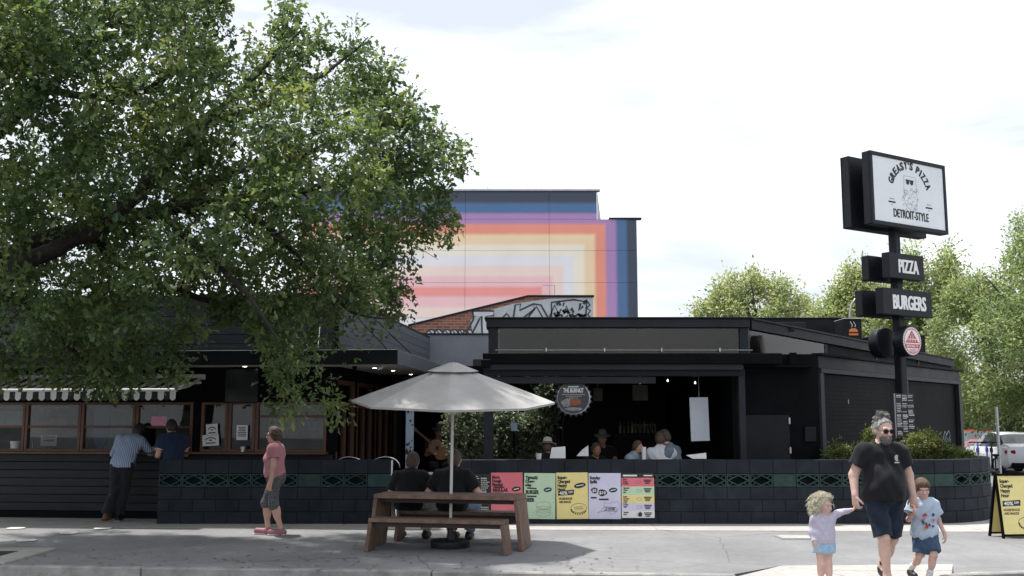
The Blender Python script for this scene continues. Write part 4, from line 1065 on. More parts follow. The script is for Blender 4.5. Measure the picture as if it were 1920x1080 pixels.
def d_multi(p, fr, w_, h, t):
    decal(p, [(0, h * .895), (w_, h * .895), (w_, h), (0, h)], fr, .004, 0)
    for i, (y0, y1, mi, tx) in enumerate(((.70, .893, 3, ('More', 'Dough', 'Monday')), (.51, .70, 4, ('Tighta$$', 'Chew-', 'sday')), (.33, .51, 5, ('Super', 'Charged', 'Happy', 'Hour')), (.16, .33, 6, ('Sunday', 'Spills')), (.0, .16, 1, ('Student', 'Deal')))):
        decal(p, [(0, h * y0), (w_, h * y0), (w_, h * y1), (0, h * y1)], fr, .004, mi)
        for k, l in enumerate(tx): put_text(p, l, fr, w_ * .05, h * (y1 - .046 * (k + 1) - .004), h * .032, None, .04, 'l', .006)
        r_ = random.Random(i)
        for k in range(3): ribbon(p, [(w_ * (.68 + .02 * k), h * (y1 - .05 - .035 * k)), (w_ * (.92 - .03 * k), h * (y1 - .05 - .035 * k))], h * .022, fr, .006, 0)
        ribbon(p, blob(w_ * .53, h * (y0 + y1) / 2, w_ * .08, h * .03, 12, 0, .1, i), h * .006, fr, .006, 2, True)
    decal(p, [(w_ * .5, h * .03), (w_ * .6, h * .03), (w_ * .62, h * .1), (w_ * .56, h * .14), (w_ * .5, h * .1)], fr, .007, 0)
    ribbon(p, [(w_ * .05, h * .945), (w_ * .48, h * .945)], h * .035, fr, .006, 1); ribbon(p, [(w_ * .68, h * .945), (w_ * .95, h * .945)], h * .025, fr, .006, 1)
def d_menu(p, fr, w_, h, t): fine_print(p, lambda a, b, d: fr(a + w_ * .03, b + h * .02, d), w_ * .95, h * .94, 2, 22, 9, .85, 1)
poster(881, 919, 888, 973, M_ink, 'black menu poster with white print, leftmost on the low wall', d_menu)
poster(920.5, 980, 886, 972, MATS['p_pink'], 'pink poster headed More Dough Monday on the low wall', d_pink, .006)
poster(982.5, 1041, 887, 973, MATS['p_green'], 'pale green poster headed Chew-sday on the low wall', d_green, -.012)
poster(1043.5, 1102, 886, 973, MATS['p_yellow'], 'yellow Happy Hour poster on the low wall', d_yel, .01)
poster(1104, 1163.5, 887, 973, MATS['p_lilac'], 'lilac Sunday Spills poster on the low wall', d_lil, -.006)
poster(1166, 1226, 887, 971, M_paper, 'poster in pink, green, yellow and lilac bands, rightmost on the low wall', d_multi)

# ================================================================== sandwich board at the right edge
p = gr(1880, 1010); AB = R(8)
sb = thing('sandwich_board', 'yellow folding sandwich board advertising happy hour, at the right edge', 'sandwich board', (p.x, p.y, 0), AB)
HB, WB = .93, .62
for side in (-1, 1):
    lean = .17
    def fr(a, b, d, side=side): return V((.012 + a + b * .04, (lean * (1 - b / HB)) * side * 1.0 + .17 + d * side, b)) if True else None
    pn = MB(); pn.prism([(0.02, .06), (WB - .02, .06), (WB - .02, HB - .03), (.02, HB - .03)], -.006, .006, fr); pnl = pn.build('panel', MATS['p_yellow'], sb, local=True)
    fm_ = MB()
    for a0, a1, b0, b1 in ((-.012, .02, 0, HB), (WB - .02, WB + .012, 0, HB), (.02, WB - .02, HB - .03, HB), (.02, WB - .02, .035, .06)):
        fm_.prism([(a0, b0), (a1, b0), (a1, b1), (a0, b1)], -.016, .016, fr)
    fm_.build('frame', M_black, sb, local=True)
    pr = MB()
    f2 = (lambda a, b, d, fr=fr: fr(a, b, .006 + d)) if side < 0 else (lambda a, b, d, fr=fr: fr(WB - a, b, .006 + d))
    for i, l in enumerate(('Super-', 'Charged', 'Happy', 'Hour')): put_text(pr, l, f2, .05, HB * (.86 - .075 * i), HB * .052, None, .05, 'l', .002)
    decal(pr, [(.05, HB * .49), (.34, HB * .5), (.35, HB * .59), (.06, HB * .575)], f2, .002, 0)
    put_text(pr, '40%', f2, .075, HB * .51, HB * .055, .15, .03, 'l', .004, 1); put_text(pr, 'OFF', f2, .24, HB * .53, HB * .035, .08, .03, 'l', .004, 1)
    put_text(pr, 'HOUSE BOOZE', f2, .06, HB * .42, HB * .035, .26, .04, 'l', .002); put_text(pr, 'AND SNACKS', f2, .06, HB * .365, HB * .035, .24, .04, 'l', .002)
    ribbon(pr, blob(.42, HB * .24, .15, HB * .085, 22), .007, f2, .002, 0, True)
    for k in range(9):
        a = math.pi * (1.0 + .11 * k); decal(pr, blob(.42 + .14 * math.cos(a), HB * .225 + HB * .09 * math.sin(a), .016, HB * .016, 6, k), f2, .003, 0)
    pr.build('print', [M_ink, MATS['poster_white_ink']], pnl, local=True)
from mathutils import noise as mnoise

# ================================================================== foliage
def inpoly(px, py, poly):
    c = False; n = len(poly)
    for i in range(n):
        x0, y0 = poly[i]; x1, y1 = poly[i - 1]
        if (y0 > py) != (y1 > py) and px < (x1 - x0) * (py - y0) / (y1 - y0) + x0: c = not c
    return c
def edge_dist(px, py, poly):
    b = 1e9; n = len(poly)
    for i in range(n):
        x0, y0 = poly[i - 1]; x1, y1 = poly[i]; dx, dy = x1 - x0, y1 - y0; l = dx * dx + dy * dy or 1
        t = min(max(((px - x0) * dx + (py - y0) * dy) / l, 0), 1); b = min(b, math.hypot(px - x0 - dx * t, py - y0 - dy * t))
    return b
LEAF_OAK = np.array([(0, 0, 0), (.16, .30, .10), (.10, .45, .05), (.30, .66, .14), (.16, .80, .06), (0, 1.0, -.05),
                     (-.16, .80, .06), (-.30, .66, .14), (-.10, .45, .05), (-.16, .30, .10)])
OAK_F = [(0, 1, 2, 8, 9), (2, 3, 4, 6, 7, 8), (4, 5, 6)]
LEAF_OV = np.array([(0, 0, 0), (.26, .4, .10), (.18, .75, .06), (0, 1.0, -.06), (-.18, .75, .06), (-.26, .4, .10)])
OV_F = [(0, 1, 2, 3), (0, 3, 4, 5)]
def leaf_mesh(name, pos, dirs, nrm, size, tint, material, parent, tpl=LEAF_OV, faces=OV_F):
    n = len(pos); pos = np.asarray(pos); d = np.asarray(dirs); d = d / np.linalg.norm(d, axis=1, keepdims=True)
    nn = np.asarray(nrm); s = np.cross(d, nn); s /= np.linalg.norm(s, axis=1, keepdims=True) + 1e-9; u = np.cross(s, d)
    sz = np.asarray(size)[:, None, None]
    vs = pos[:, None, :] + sz * (tpl[None, :, 0:1] * s[:, None, :] + tpl[None, :, 1:2] * d[:, None, :] + tpl[None, :, 2:3] * u[:, None, :])
    k = len(tpl); vs = vs.reshape(-1, 3) - np.array(ORG[parent.name])
    fl = sum(len(f) for f in faces); nf = len(faces)
    loops = np.concatenate([np.array(f) for f in faces])[None, :] + (np.arange(n) * k)[:, None]
    starts1 = np.cumsum([0] + [len(f) for f in faces])[:-1]
    starts = starts1[None, :] + (np.arange(n) * fl)[:, None]
    me = bpy.data.meshes.new(name); me.vertices.add(n * k); me.vertices.foreach_set('co', vs.astype(np.float32).ravel())
    me.loops.add(n * fl); me.loops.foreach_set('vertex_index', loops.astype(np.int32).ravel())
    me.polygons.add(n * nf); me.polygons.foreach_set('loop_start', starts.astype(np.int32).ravel())
    me.update(calc_edges=True); me.validate()
    at_ = me.attributes.new('tint', 'FLOAT', 'POINT'); at_.data.foreach_set('value', np.repeat(np.asarray(tint, dtype=np.float32), k))
    me.materials.append(material)
    o = link(name, me, parent); o['kind'] = 'stuff'
    return o
def grow(name, label, cat, base, limbs, outline, Yc, hd, ncl, per, leaf, lm, bark, seed, tpl=LEAF_OV, faces=OV_F, spread=.26, droop=.25, trunk=None, group=None, dmin=.5, dk=60., weight=None, twig=.02, bare=0, tint_mu=.42, extra=None, gap=None):
    rs = random.Random(seed); g = np.random.RandomState(seed)
    t = thing(name, label, cat, base, 0, group)
    nodes = []; rads = []
    tr = MB(); br_ = MB()
    if trunk: tr.tube([p for p, r in trunk], [r for p, r in trunk], 12); tr.build('trunk', bark, t, smooth=50)
    for lb in limbs:
        pts = [V(p) for p, r in lb]; rr = [r for p, r in lb]
        P, Q = [], []
        for i in range(len(pts) - 1):
            p0 = pts[max(i - 1, 0)]; p1 = pts[i]; p2 = pts[i + 1]; p3 = pts[min(i + 2, len(pts) - 1)]
            for k in range(5):
                u = k / 5
                q = .5 * ((2 * p1) + (p2 - p0) * u + (2 * p0 - 5 * p1 + 4 * p2 - p3) * u * u + (3 * p1 - p0 - 3 * p2 + p3) * u ** 3)
                q = q + V((rs.gauss(0, 1), rs.gauss(0, 1), rs.gauss(0, 1))) * rr[i] * .25
                P.append(q); Q.append(rr[i] + (rr[i + 1] - rr[i]) * u)
        P.append(pts[-1]); Q.append(rr[-1])
        br_.tube(P, Q, 8); nodes += P; rads += Q
    xs = [p[0] for p in outline]; ys = [p[1] for p in outline]
    cl = []; tries = 0
    while len(cl) < ncl and tries < ncl * 60:
        tries += 1
        px, py = rs.uniform(min(xs), max(xs)), rs.uniform(min(ys), max(ys))
        if not inpoly(px, py, outline): continue
        if weight and rs.random() > weight(px, py): continue
        e = edge_dist(px, py, outline); h = min(hd, dmin + e / dk)
        yc = Yc(px, py) if callable(Yc) else Yc
        q = at(px, py, yc + rs.uniform(-h, h))
        if gap and mnoise.noise(q * gap[0] + V((seed, 0, 0))) < gap[1]: continue
        cl.append(q)
    if extra: cl += [V(p) for p in extra]
    if not nodes: nodes = [V(base)]; rads = [twig]
    nd = np.array([tuple(p) for p in nodes]); ca = np.array([tuple(p) for p in cl])
    dist = np.array([np.min(np.sum((nd - c) ** 2, axis=1)) for c in ca]); order = np.argsort(dist)
    pos, dr, nm_, sz, tn = [], [], [], [], []
    nodes_a = list(map(tuple, nodes)); nr = list(rads)
    arr = np.zeros((len(nodes_a) + len(ca) * 2 + 4, 3)); arr[:len(nodes_a)] = nodes_a; cnt = len(nodes_a)
    for i in order:
        c = ca[i]; j = int(np.argmin(np.sum((arr[:cnt] - c) ** 2, axis=1))); p0 = V(arr[j]); c_ = V(c); d = c_ - p0; l = d.length
        r0 = min(nr[j] * .6, twig * (1 + l * .5)); r1 = max(r0 * .35, .004 if leaf < .3 else .01)
        mid = p0 + d * .5 + V((rs.gauss(0, 1), rs.gauss(0, 1), rs.gauss(0, 1) + .6)) * l * .10
        if l > .05: br_.tube([p0, mid, c_], [r0, (r0 + r1) / 2, r1], 5, False)
        arr[cnt] = tuple(mid); nr.append((r0 + r1) / 2); arr[cnt + 1] = c; nr.append(r1); cnt += 2
        ax = d.normalized() if l > .01 else V((0, 0, 1))
        k = int(per * rs.uniform(.6, 1.35)); ctint = min(max(rs.gauss(tint_mu, .2), 0), 1)
        rad = spread * rs.uniform(.6, 1.3)
        off = g.normal(0, 1, (k, 3)); off /= np.linalg.norm(off, axis=1, keepdims=True) + 1e-9
        off *= (g.uniform(.1, 1, (k, 1)) ** .6) * rad
        off += np.array(ax)[None, :] * g.uniform(-.5, .9, (k, 1)) * rad
        pos.append(c[None, :] + off)
        dd = off / (rad + 1e-6) + g.normal(0, .55, (k, 3)); dd[:, 2] -= droop; dr.append(dd)
        nn = g.normal(0, .55, (k, 3)); nn[:, 2] += .9; nm_.append(nn)
        sz.append(leaf * g.uniform(.5, 1.35, k)); tn.append(np.clip(ctint + g.normal(0, .15, k), 0, 1))
    for i in range(bare):                                # bare twigs poking out
        j = rs.randrange(len(order)); c = V(ca[order[-1 - (j % (len(order) // 3 + 1))]]); d = V((rs.uniform(.2, 1), rs.uniform(-.5, .5), rs.uniform(-.4, .8))).normalized()
        l = rs.uniform(.4, 1.0); br_.tube([c, c + d * l * .5 + V((0, 0, .05)), c + d * l], [.008, .006, .003], 4, False)
    br_.build('branches', bark, t, smooth=50, fixn=False)
    leaf_mesh('leaves', np.concatenate(pos), np.concatenate(dr), np.concatenate(nm_), np.concatenate(sz), np.concatenate(tn), lm, t, tpl, faces)
    return t
M_bark = mat('oak_bark', (.026, .021, .017), .9, .35, 9, bump=.8, bscale=25)
LM_oak = leafmat('oak_leaf', (.036, .066, .027), (.098, .155, .054), (.22, .265, .085), .46)
LM_bg = leafmat('hazed_plane_leaf', (.13, .19, .075), (.27, .34, .145), (.46, .47, .23), .48)  # distance haze is mixed into these leaf colours, making them paler
LM_hedge = leafmat('hedge_leaf', (.035, .06, .016), (.10, .14, .04), (.25, .24, .06), .3)
LM_shrub = leafmat('shrub_leaf', (.05, .075, .04), (.13, .17, .10), (.30, .34, .22), .3)

# ---- the big oak over the left building; its trunk stands in the soil bed outside the frame
tb = V((-8.3, 13.2, 0)); fork = V((-8.1, 13.1, 2.4))
def yadj(px): return max(0, min((px - 350) / 520, 1)) * 1.6
A = lambda px, py, Y, r: (tuple(at(px, py, Y + (.9 if py < 545 else .2) + .5 * yadj(px))), r * .70)
fk = (tuple(fork), .30)
limbs = [
    [fk, A(-60, 520, 13.2, .20), A(150, 430, 13.0, .15), A(300, 396, 12.9, .13), A(430, 378, 12.8, .11), A(560, 360, 12.7, .075), A(690, 332, 12.7, .05), A(810, 320, 12.8, .018)],
    [fk, A(-120, 400, 13.6, .2), A(0, 245, 13.6, .14), A(85, 170, 13.7, .11), A(160, 110, 13.8, .08), A(230, 30, 13.9, .05), A(300, -120, 14, .02)],
    [fk, A(0, 520, 12.4, .18), A(180, 430, 12.2, .14), A(300, 320, 12.1, .11), A(390, 225, 12.1, .085), A(470, 150, 12.2, .055), A(560, 60, 12.3, .02)],
    [A(85, 170, 13.7, .09), A(240, 180, 13.6, .08), A(330, 120, 13.6, .075), A(352, -20, 13.6, .06), A(380, -200, 13.6, .02)],
    [A(430, 378, 12.8, .085), A(520, 440, 12.9, .07), A(590, 520, 13.0, .05), A(660, 585, 13.0, .03), A(740, 598, 13.0, .012)],
    [A(150, 430, 13.0, .11), A(240, 510, 13.6, .09), A(340, 545, 14.0, .07), A(440, 590, 14.3, .05), A(500, 670, 14.4, .03), A(560, 750, 14.4, .01)],
    [A(-60, 520, 13.2, .12), A(40, 570, 13.8, .09), A(130, 650, 14.2, .05), A(220, 720, 14.4, .015)],
    [A(390, 225, 12.1, .07), A(520, 190, 12.6, .055), A(620, 130, 12.8, .035), A(690, 70, 12.9, .012)],
    [A(300, 396, 12.9, .10), A(420, 330, 13.3, .08), A(570, 290, 13.5, .06), A(700, 235, 13.6, .04), A(820, 255, 13.7, .015)],
    [A(300, 396, 12.9, .08), A(380, 470, 12.2, .06), A(470, 560, 12.0, .04), A(520, 640, 12.0, .015)],
    [A(-120, 400, 13.6, .14), A(-100, 150, 13.2, .1), A(-60, -150, 13, .03)],
]
oak_outline = [(-420, -260), (390, -260), (405, -90), (412, 0), (425, 60), (465, 95), (502, 60), (520, 5), (548, 10), (570, 50), (610, 60), (640, 40), (685, 76), (728, 118), (758, 172), (800, 208), (868, 268), (872, 345),
    (880, 385), (845, 440), (796, 430), (768, 470), (764, 520), (738, 556), (772, 576), (768, 592), (724, 596), (742, 640), (716, 650), (684, 612), (636, 588), (652, 640), (612, 668), (604, 705), (626, 766), (598, 768), (566, 722), (545, 762), (526, 765),
    (520, 705), (486, 655), (466, 600), (440, 565), (428, 600), (400, 612), (392, 580), (370, 590), (352, 640), (335, 680), (310, 712), (262, 700), (240, 716), (186, 738), (160, 700), (120, 712), (96, 690), (40, 706), (0, 700), (-160, 740), (-420, 700)]
def oak_w(px, py):
    if py < -40 or px < -40: return .45
    return 1.0
def oak_y(px, py): return (14.1 + .5 * yadj(px) if py < 545 else 14.3) + .3 * math.sin(px * .011)
oak = grow('oak_tree', 'large spreading oak with dense green leaves, overhanging the left building', 'tree', tb, limbs, oak_outline, oak_y, 2.5, 2050, 50, .112, LM_oak, M_bark, 11, LEAF_OAK, OAK_F, .22, .2,
           trunk=[((-8.3, 13.2, -.05), .50), ((-8.3, 13.2, .25), .40), ((-8.22, 13.15, 1.2), .35), ((-8.1, 13.1, 2.5), .33)], weight=oak_w, bare=70, twig=.022, gap=(.9, -.24), tint_mu=.46)

# ---- trees behind on the right
M_bark2 = mat('plane_bark', (.09, .08, .065), .85, .4, 5)
def bgtree(label, outline, Y, hd, ncl, per, leaf, seed, tint=.5, group='trees behind the bar', tpx=None):
    xs = [p[0] for p in outline]; ys = [p[1] for p in outline]; cx = (min(xs) + max(xs)) / 2; cy = (min(ys) + max(ys)) / 2
    b = at(tpx or cx, cy, Y); b.z = -.15; r0 = .16
    lim = []; rs = random.Random(seed)
    topz = at(cx, min(ys), Y).z; botz = max(at(cx, max(ys), Y).z, 2.2)
    trunk = [((b.x, b.y, -.2), r0 * 1.2), ((b.x, b.y, botz * .5), r0), ((b.x, b.y, botz + .6), r0 * .8)]
    for k in range(7):
        px, py = rs.choice(outline); e = at(cx + (px - cx) * .75, cy + (py - cy) * .75, Y + rs.uniform(-hd, hd) * .6)
        s = V((b.x, b.y, botz + .5 + rs.uniform(-.3, .3)))
        lim.append([(tuple(s), r0 * .6), (tuple(s.lerp(e, .5) + V((0, 0, .3))), r0 * .35), (tuple(e), r0 * .1)])
    return grow('plane_tree', label, 'tree', tuple(b), lim, outline, Y, hd, int(ncl * 1.9), per, leaf * .78, LM_bg, M_bark2, seed, LEAF_OV, OV_F, leaf * 2.3, .1, trunk, group, dmin=.4, dk=30, twig=.05, tint_mu=tint, gap=(.5, -.22))
bgtree('pale sunlit tree rising behind the black roof, leftmost of the background trees',
       [(1302, 600), (1308, 575), (1332, 562), (1340, 535), (1362, 520), (1392, 530), (1404, 512), (1428, 520), (1444, 534), (1470, 524), (1486, 550), (1512, 560), (1530, 585), (1535, 640), (1300, 640)], 52, 3, 260, 34, .22, 21, .62)
bgtree('pale tree behind the roof box with the burger emblem',
       [(1528, 600), (1545, 570), (1560, 560), (1566, 535), (1582, 540), (1590, 505), (1584, 498), (1612, 500), (1640, 515), (1660, 545), (1668, 640), (1640, 690), (1540, 650)], 46, 2.6, 260, 34, .2, 22, .58)
bgtree('tree right behind the sign pole with a tall thin top',
       [(1650, 690), (1650, 560), (1690, 520), (1702, 470), (1716, 448), (1728, 480), (1742, 540), (1752, 560), (1760, 500), (1775, 462), (1790, 500), (1800, 560), (1806, 700), (1800, 730), (1660, 730)], 41, 2.4, 330, 36, .19, 23, .5)
bgtree('leafy street tree over the parked cars at the right edge',
       [(1748, 680), (1752, 610), (1775, 560), (1790, 530), (1815, 540), (1830, 490), (1842, 478), (1862, 520), (1882, 485), (1900, 445), (1908, 405), (1922, 430), (2010, 470), (2040, 600), (2040, 760), (1960, 770), (1900, 765), (1862, 790), (1830, 800), (1808, 770), (1802, 700)], 34, 3.0, 620, 40, .15, 24, .36, tpx=1985)
bgtree('darker low tree filling the gap beyond the parked cars',
       [(1790, 815), (1795, 740), (1830, 720), (1900, 730), (1990, 720), (1990, 800), (1900, 805), (1850, 800)], 47, 2.5, 200, 34, .2, 26, .2)

# ---- hedge in the planter behind the curved wall, shrubs in the court
def bush(name, label, outline, Y, hd, ncl, per, leaf, lm, seed, spread=None, tint=.5, zb=.5, group=None):
    xs = [p[0] for p in outline]; ys = [p[1] for p in outline]; cx = (min(xs) + max(xs)) / 2
    b = at(cx, max(ys), Y(cx, 0) if callable(Y) else Y); b.z = zb; rs = random.Random(seed); lim = []
    for k in range(9):
        px = rs.uniform(min(xs) + 4, max(xs) - 4); yy = Y(px, 0) if callable(Y) else Y
        s = at(px, max(ys), yy); s.z = zb; e = at(px + rs.uniform(-8, 8), min(ys) + (max(ys) - min(ys)) * .45, yy + rs.uniform(-.1, .1))
        lim.append([(tuple(s), .014), (tuple(s.lerp(e, .5) + V((rs.uniform(-.04, .04), 0, 0))), .01), (tuple(e), .005)])
    return grow(name, label, 'plant', tuple(b), lim, outline, Y, hd, ncl, per, leaf, lm, M_bark, seed, LEAF_OV, OV_F, spread or leaf * 2.2, -.2, None, group, dmin=.06, dk=120, twig=.006, tint_mu=tint)
M_soil2 = M_soil
MB().add([(4.6, 17.55, .72), (6.73, 17.52, .72), (8.0, 18.1, .72), (8.45, 19.2, .72), (8.5, 21, .72), (5.4, 18.4, .72)], [(0, 1, 2, 3, 4, 5)]).build('planter_soil', M_soil, rw)
hy = lambda px, py: 17.9 + max(px - 1560, 0) / 270 * .75
bush('hedge_shrub', 'low leafy shrub at the left end of the planter hedge', [(1548, 862), (1552, 846), (1575, 838), (1600, 842), (1625, 835), (1630, 862)], hy, .25, 90, 34, .045, LM_hedge, 31, group='planter shrubs')
bush('hedge_shrub', 'thin upright shrub behind the shoulder of the bearded man', [(1618, 862), (1622, 825), (1630, 806), (1645, 812), (1655, 840), (1655, 862)], hy, .2, 60, 34, .045, LM_hedge, 32, group='planter shrubs')
bush('hedge_shrub', 'bushy yellow-green shrub below the menu board on the pole', [(1690, 862), (1696, 832), (1712, 818), (1735, 808), (1760, 818), (1772, 838), (1775, 862)], hy, .3, 150, 34, .045, LM_hedge, 33, tint=.6, group='planter shrubs')
bush('hedge_shrub', 'low trimmed hedge at the curved end of the planter', [(1755, 862), (1758, 845), (1790, 842), (1815, 848), (1828, 852), (1828, 862)], lambda px, py: 18.5, .3, 120, 34, .04, LM_hedge, 34, tint=.55, group='planter shrubs')
bush('court_shrub', 'sunlit broad-leaved shrub beside the left post of the bar', [(852, 862), (842, 845), (846, 800), (838, 790), (852, 775), (862, 790), (872, 768), (905, 765), (910, 800), (908, 862)], 18.9, .35, 150, 30, .075, LM_shrub, 35, .12, .6, .02)
bush('court_shrub', 'dim leafy shrub just right of the left post of the bar', [(926, 862), (928, 790), (945, 775), (968, 780), (975, 862)], 20.2, .35, 90, 30, .085, LM_shrub, 36, .16, .4, .02)
bush('court_shrub', 'leafy shrub behind the straw hat', [(972, 862), (975, 800), (990, 775), (1008, 790), (1012, 862)], 20.6, .35, 90, 30, .085, LM_shrub, 37, .16, .5, .02)
bush('hanging_creeper', 'dark green creeper climbing behind the round sign', [(1010, 800), (1012, 740), (1020, 715), (1060, 712), (1050, 760), (1030, 800)], 20.4, .3, 60, 30, .085, LM_shrub, 38, .18, .25, 1.2)

# ================================================================== bodies: smooth-union distance fields meshed by surface nets
def _n(v): v = np.asarray(v, float); return v / (np.linalg.norm(v) + 1e-12)
class Cap:                                            # tapered capsule; flat=True cuts its far end square
    def __init__(s, a, b, ra, rb, k=.02, flat=False, sq=1.0, side=None):
        s.a, s.b, s.ra, s.rb, s.k, s.flat = np.array(a, float), np.array(b, float), ra, rb, k, flat
    def box(s):
        r = max(s.ra, s.rb); return np.minimum(s.a, s.b) - r, np.maximum(s.a, s.b) + r
    def d(s, x, y, z):
        ab = s.b - s.a; l2 = ab @ ab + 1e-12
        t = ((x - s.a[0]) * ab[0] + (y - s.a[1]) * ab[1] + (z - s.a[2]) * ab[2]) / l2
        tc = np.clip(t, 0, 1)
        d = np.sqrt((x - s.a[0] - ab[0] * tc) ** 2 + (y - s.a[1] - ab[1] * tc) ** 2 + (z - s.a[2] - ab[2] * tc) ** 2) - (s.ra + (s.rb - s.ra) * tc)
        if s.flat: d = np.maximum(d, (t - 1) * math.sqrt(l2))
        return d
class Ell:
    def __init__(s, c, r, k=.03, ax=None):
        s.c, s.r, s.k = np.array(c, float), np.array(r, float), k; s.ax = np.eye(3) if ax is None else np.array(ax, float)
    def box(s): m = s.r.max(); return s.c - m, s.c + m
    def d(s, x, y, z):
        X_, Y_, Z_ = x - s.c[0], y - s.c[1], z - s.c[2]; q = []
        for i in range(3): q.append(X_ * s.ax[i][0] + Y_ * s.ax[i][1] + Z_ * s.ax[i][2])
        k0 = np.sqrt(sum((q[i] / s.r[i]) ** 2 for i in range(3))); k1 = np.sqrt(sum((q[i] / s.r[i] ** 2) ** 2 for i in range(3))) + 1e-9
        return k0 * (k0 - 1) / k1
def sdf_geo(prims, res, clips=(), wrinkle=0.0, wfreq=30., seed=0, cuts=()):
    lo = np.min([p.box()[0] for p in prims], axis=0) - .05; hi = np.max([p.box()[1] for p in prims], axis=0) + .05
    n = np.ceil((hi - lo) / res).astype(int) + 2
    ax = [lo[i] + res * np.arange(n[i]) for i in range(3)]
    D = np.full(n, .3, np.float32)
    for p in prims:
        b0, b1 = p.box(); m = .04 + p.k
        i0 = np.maximum(((b0 - m - lo) / res).astype(int), 0); i1 = np.minimum(((b1 + m - lo) / res).astype(int) + 2, n)
        sl = tuple(slice(i0[i], i1[i]) for i in range(3))
        x = ax[0][sl[0]][:, None, None]; y = ax[1][sl[1]][None, :, None]; z = ax[2][sl[2]][None, None, :]
        d = p.d(x, y, z); s = D[sl]
        h = np.maximum(p.k - np.abs(s - d), 0) / p.k
        D[sl] = np.minimum(s, d) - h * h * p.k * .25
    for p in cuts:
        x = ax[0][:, None, None]; y = ax[1][None, :, None]; z = ax[2][None, None, :]
        D = np.maximum(D, -p.d(x, y, z))
    if wrinkle:
        x = ax[0][:, None, None]; y = ax[1][None, :, None]; z = ax[2][None, None, :]; f = wfreq
        D = D + wrinkle * (np.sin(f * (z + .35 * x + .3 * np.sin(7 * x + seed) + .2 * np.sin(9 * y))) * .6 + np.sin(f * .55 * (x * .8 - z * .6 + y) + seed * 2) * .5 + np.sin(f * 1.7 * (z * .7 - x) + 3 * np.sin(5 * z + seed)) * .25)
    for c, nn in clips:                               # keep the side where (p - c).n < 0
        nn = _n(nn)
        x = ax[0][:, None, None]; y = ax[1][None, :, None]; z = ax[2][None, None, :]
        D = np.maximum(D, (x - c[0]) * nn[0] + (y - c[1]) * nn[1] + (z - c[2]) * nn[2])
    D[0] = D[-1] = .1; D[:, 0] = D[:, -1] = .1; D[:, :, 0] = D[:, :, -1] = .1
    S = D < 0; N = np.array(D.shape); st = np.array([N[1] * N[2], N[2], 1])
    ids, pts, quads = [], [], []
    for a in range(3):
        s0 = [slice(None)] * 3; s1 = [slice(None)] * 3; s0[a] = slice(0, -1); s1[a] = slice(1, None)
        cr = S[tuple(s0)] != S[tuple(s1)]; idx = np.argwhere(cr)
        d0 = D[tuple(s0)][cr]; d1 = D[tuple(s1)][cr]; t = d0 / (d0 - d1)
        P = lo + res * idx.astype(float); P[:, a] += res * t
        o1, o2 = [(1, 2), (2, 0), (0, 1)][a]; base = idx @ st; q = []
        for u, v_ in ((-1, -1), (0, -1), (0, 0), (-1, 0)):
            cid = base + u * st[o1] + v_ * st[o2]; ids.append(cid); pts.append(P); q.append(cid)
        q = np.stack(q, 1); fl = d0 > 0; q[fl] = q[fl][:, ::-1]; quads.append(q)
    ids = np.concatenate(ids); pts = np.concatenate(pts); quads = np.concatenate(quads)
    uq, inv = np.unique(ids, return_inverse=True); cnt = np.bincount(inv)
    vs = np.stack([np.bincount(inv, weights=pts[:, i]) / cnt for i in range(3)], 1)
    return vs, np.searchsorted(uq, quads)
def sdf_obj(name, prims, res, material, parent, **kw):
    vs, fs = sdf_geo(prims, res, **kw)
    me = bpy.data.meshes.new(name); me.vertices.add(len(vs)); me.vertices.foreach_set('co', vs.astype(np.float32).ravel())
    me.loops.add(fs.size); me.loops.foreach_set('vertex_index', fs.astype(np.int32).ravel())
    me.polygons.add(len(fs)); me.polygons.foreach_set('loop_start', (np.arange(len(fs)) * 4).astype(np.int32))
    me.update(calc_edges=True); me.validate(); me.polygons.foreach_set('use_smooth', [True] * len(me.polygons))
    me.materials.append(material)
    return link(name, me, parent)

def hand(w, e, size, curl=.5, palm=(0, 0, 1), thumb=1, k=.008):
    """hand leaving wrist w along e-direction; palm = direction the palm faces; thumb = +-1 side"""
    d = _n(e); pn = np.array(palm, float); pn = _n(pn - d * (pn @ d)); sd = np.cross(d, pn) * thumb
    L = size; w = np.array(w, float); out = [Cap(w - d * .02, w + d * L * .18, L * .15, L * .16, .015)]
    pc = w + d * L * .30
    out.append(Ell(pc, (L * .30, L * .24, L * .115), .02, [d, sd, pn]))
    for i, (ln, o) in enumerate(((.44, .19), (.50, .065), (.46, -.06), (.36, -.18))):
        b = w + d * L * .50 + sd * L * o; r = L * .058
        c1 = curl * 1.1; dd = _n(d * math.cos(c1 * .6) + pn * math.sin(c1 * .6)); m = b + dd * L * ln * .5
        d2 = _n(d * math.cos(c1 * 1.7) + pn * math.sin(c1 * 1.7)); m2 = m + d2 * L * ln * .32
        d3 = _n(d * math.cos(c1 * 2.5) + pn * math.sin(c1 * 2.5)); t = m2 + d3 * L * ln * .22
        out += [Cap(b, m, r * 1.1, r, k), Cap(m, m2, r, r * .92, k * .6), Cap(m2, t, r * .92, r * .8, k * .6)]
    b = w + d * L * .2 + sd * L * .17; td = _n(d * .75 + sd * .55 + pn * (.25 + .4 * curl)); m = b + td * L * .25; t = m + _n(td + pn * curl * .6 + d * .3) * L * .2
    out += [Cap(b, m, L * .085, L * .065, .012), Cap(m, t, L * .065, L * .052, .006)]
    return out
def axes(J):
    up = _n(np.array(J['chest']) - np.array(J['pelvis'])); rt = np.array(J['sb'], float) - np.array(J['sa'], float); rt = _n(rt - up * (rt @ up)); fw = _n(np.cross(up, rt))
    return rt, fw, up                                  # fw points to the back when facing -Y: x cross z..., see use
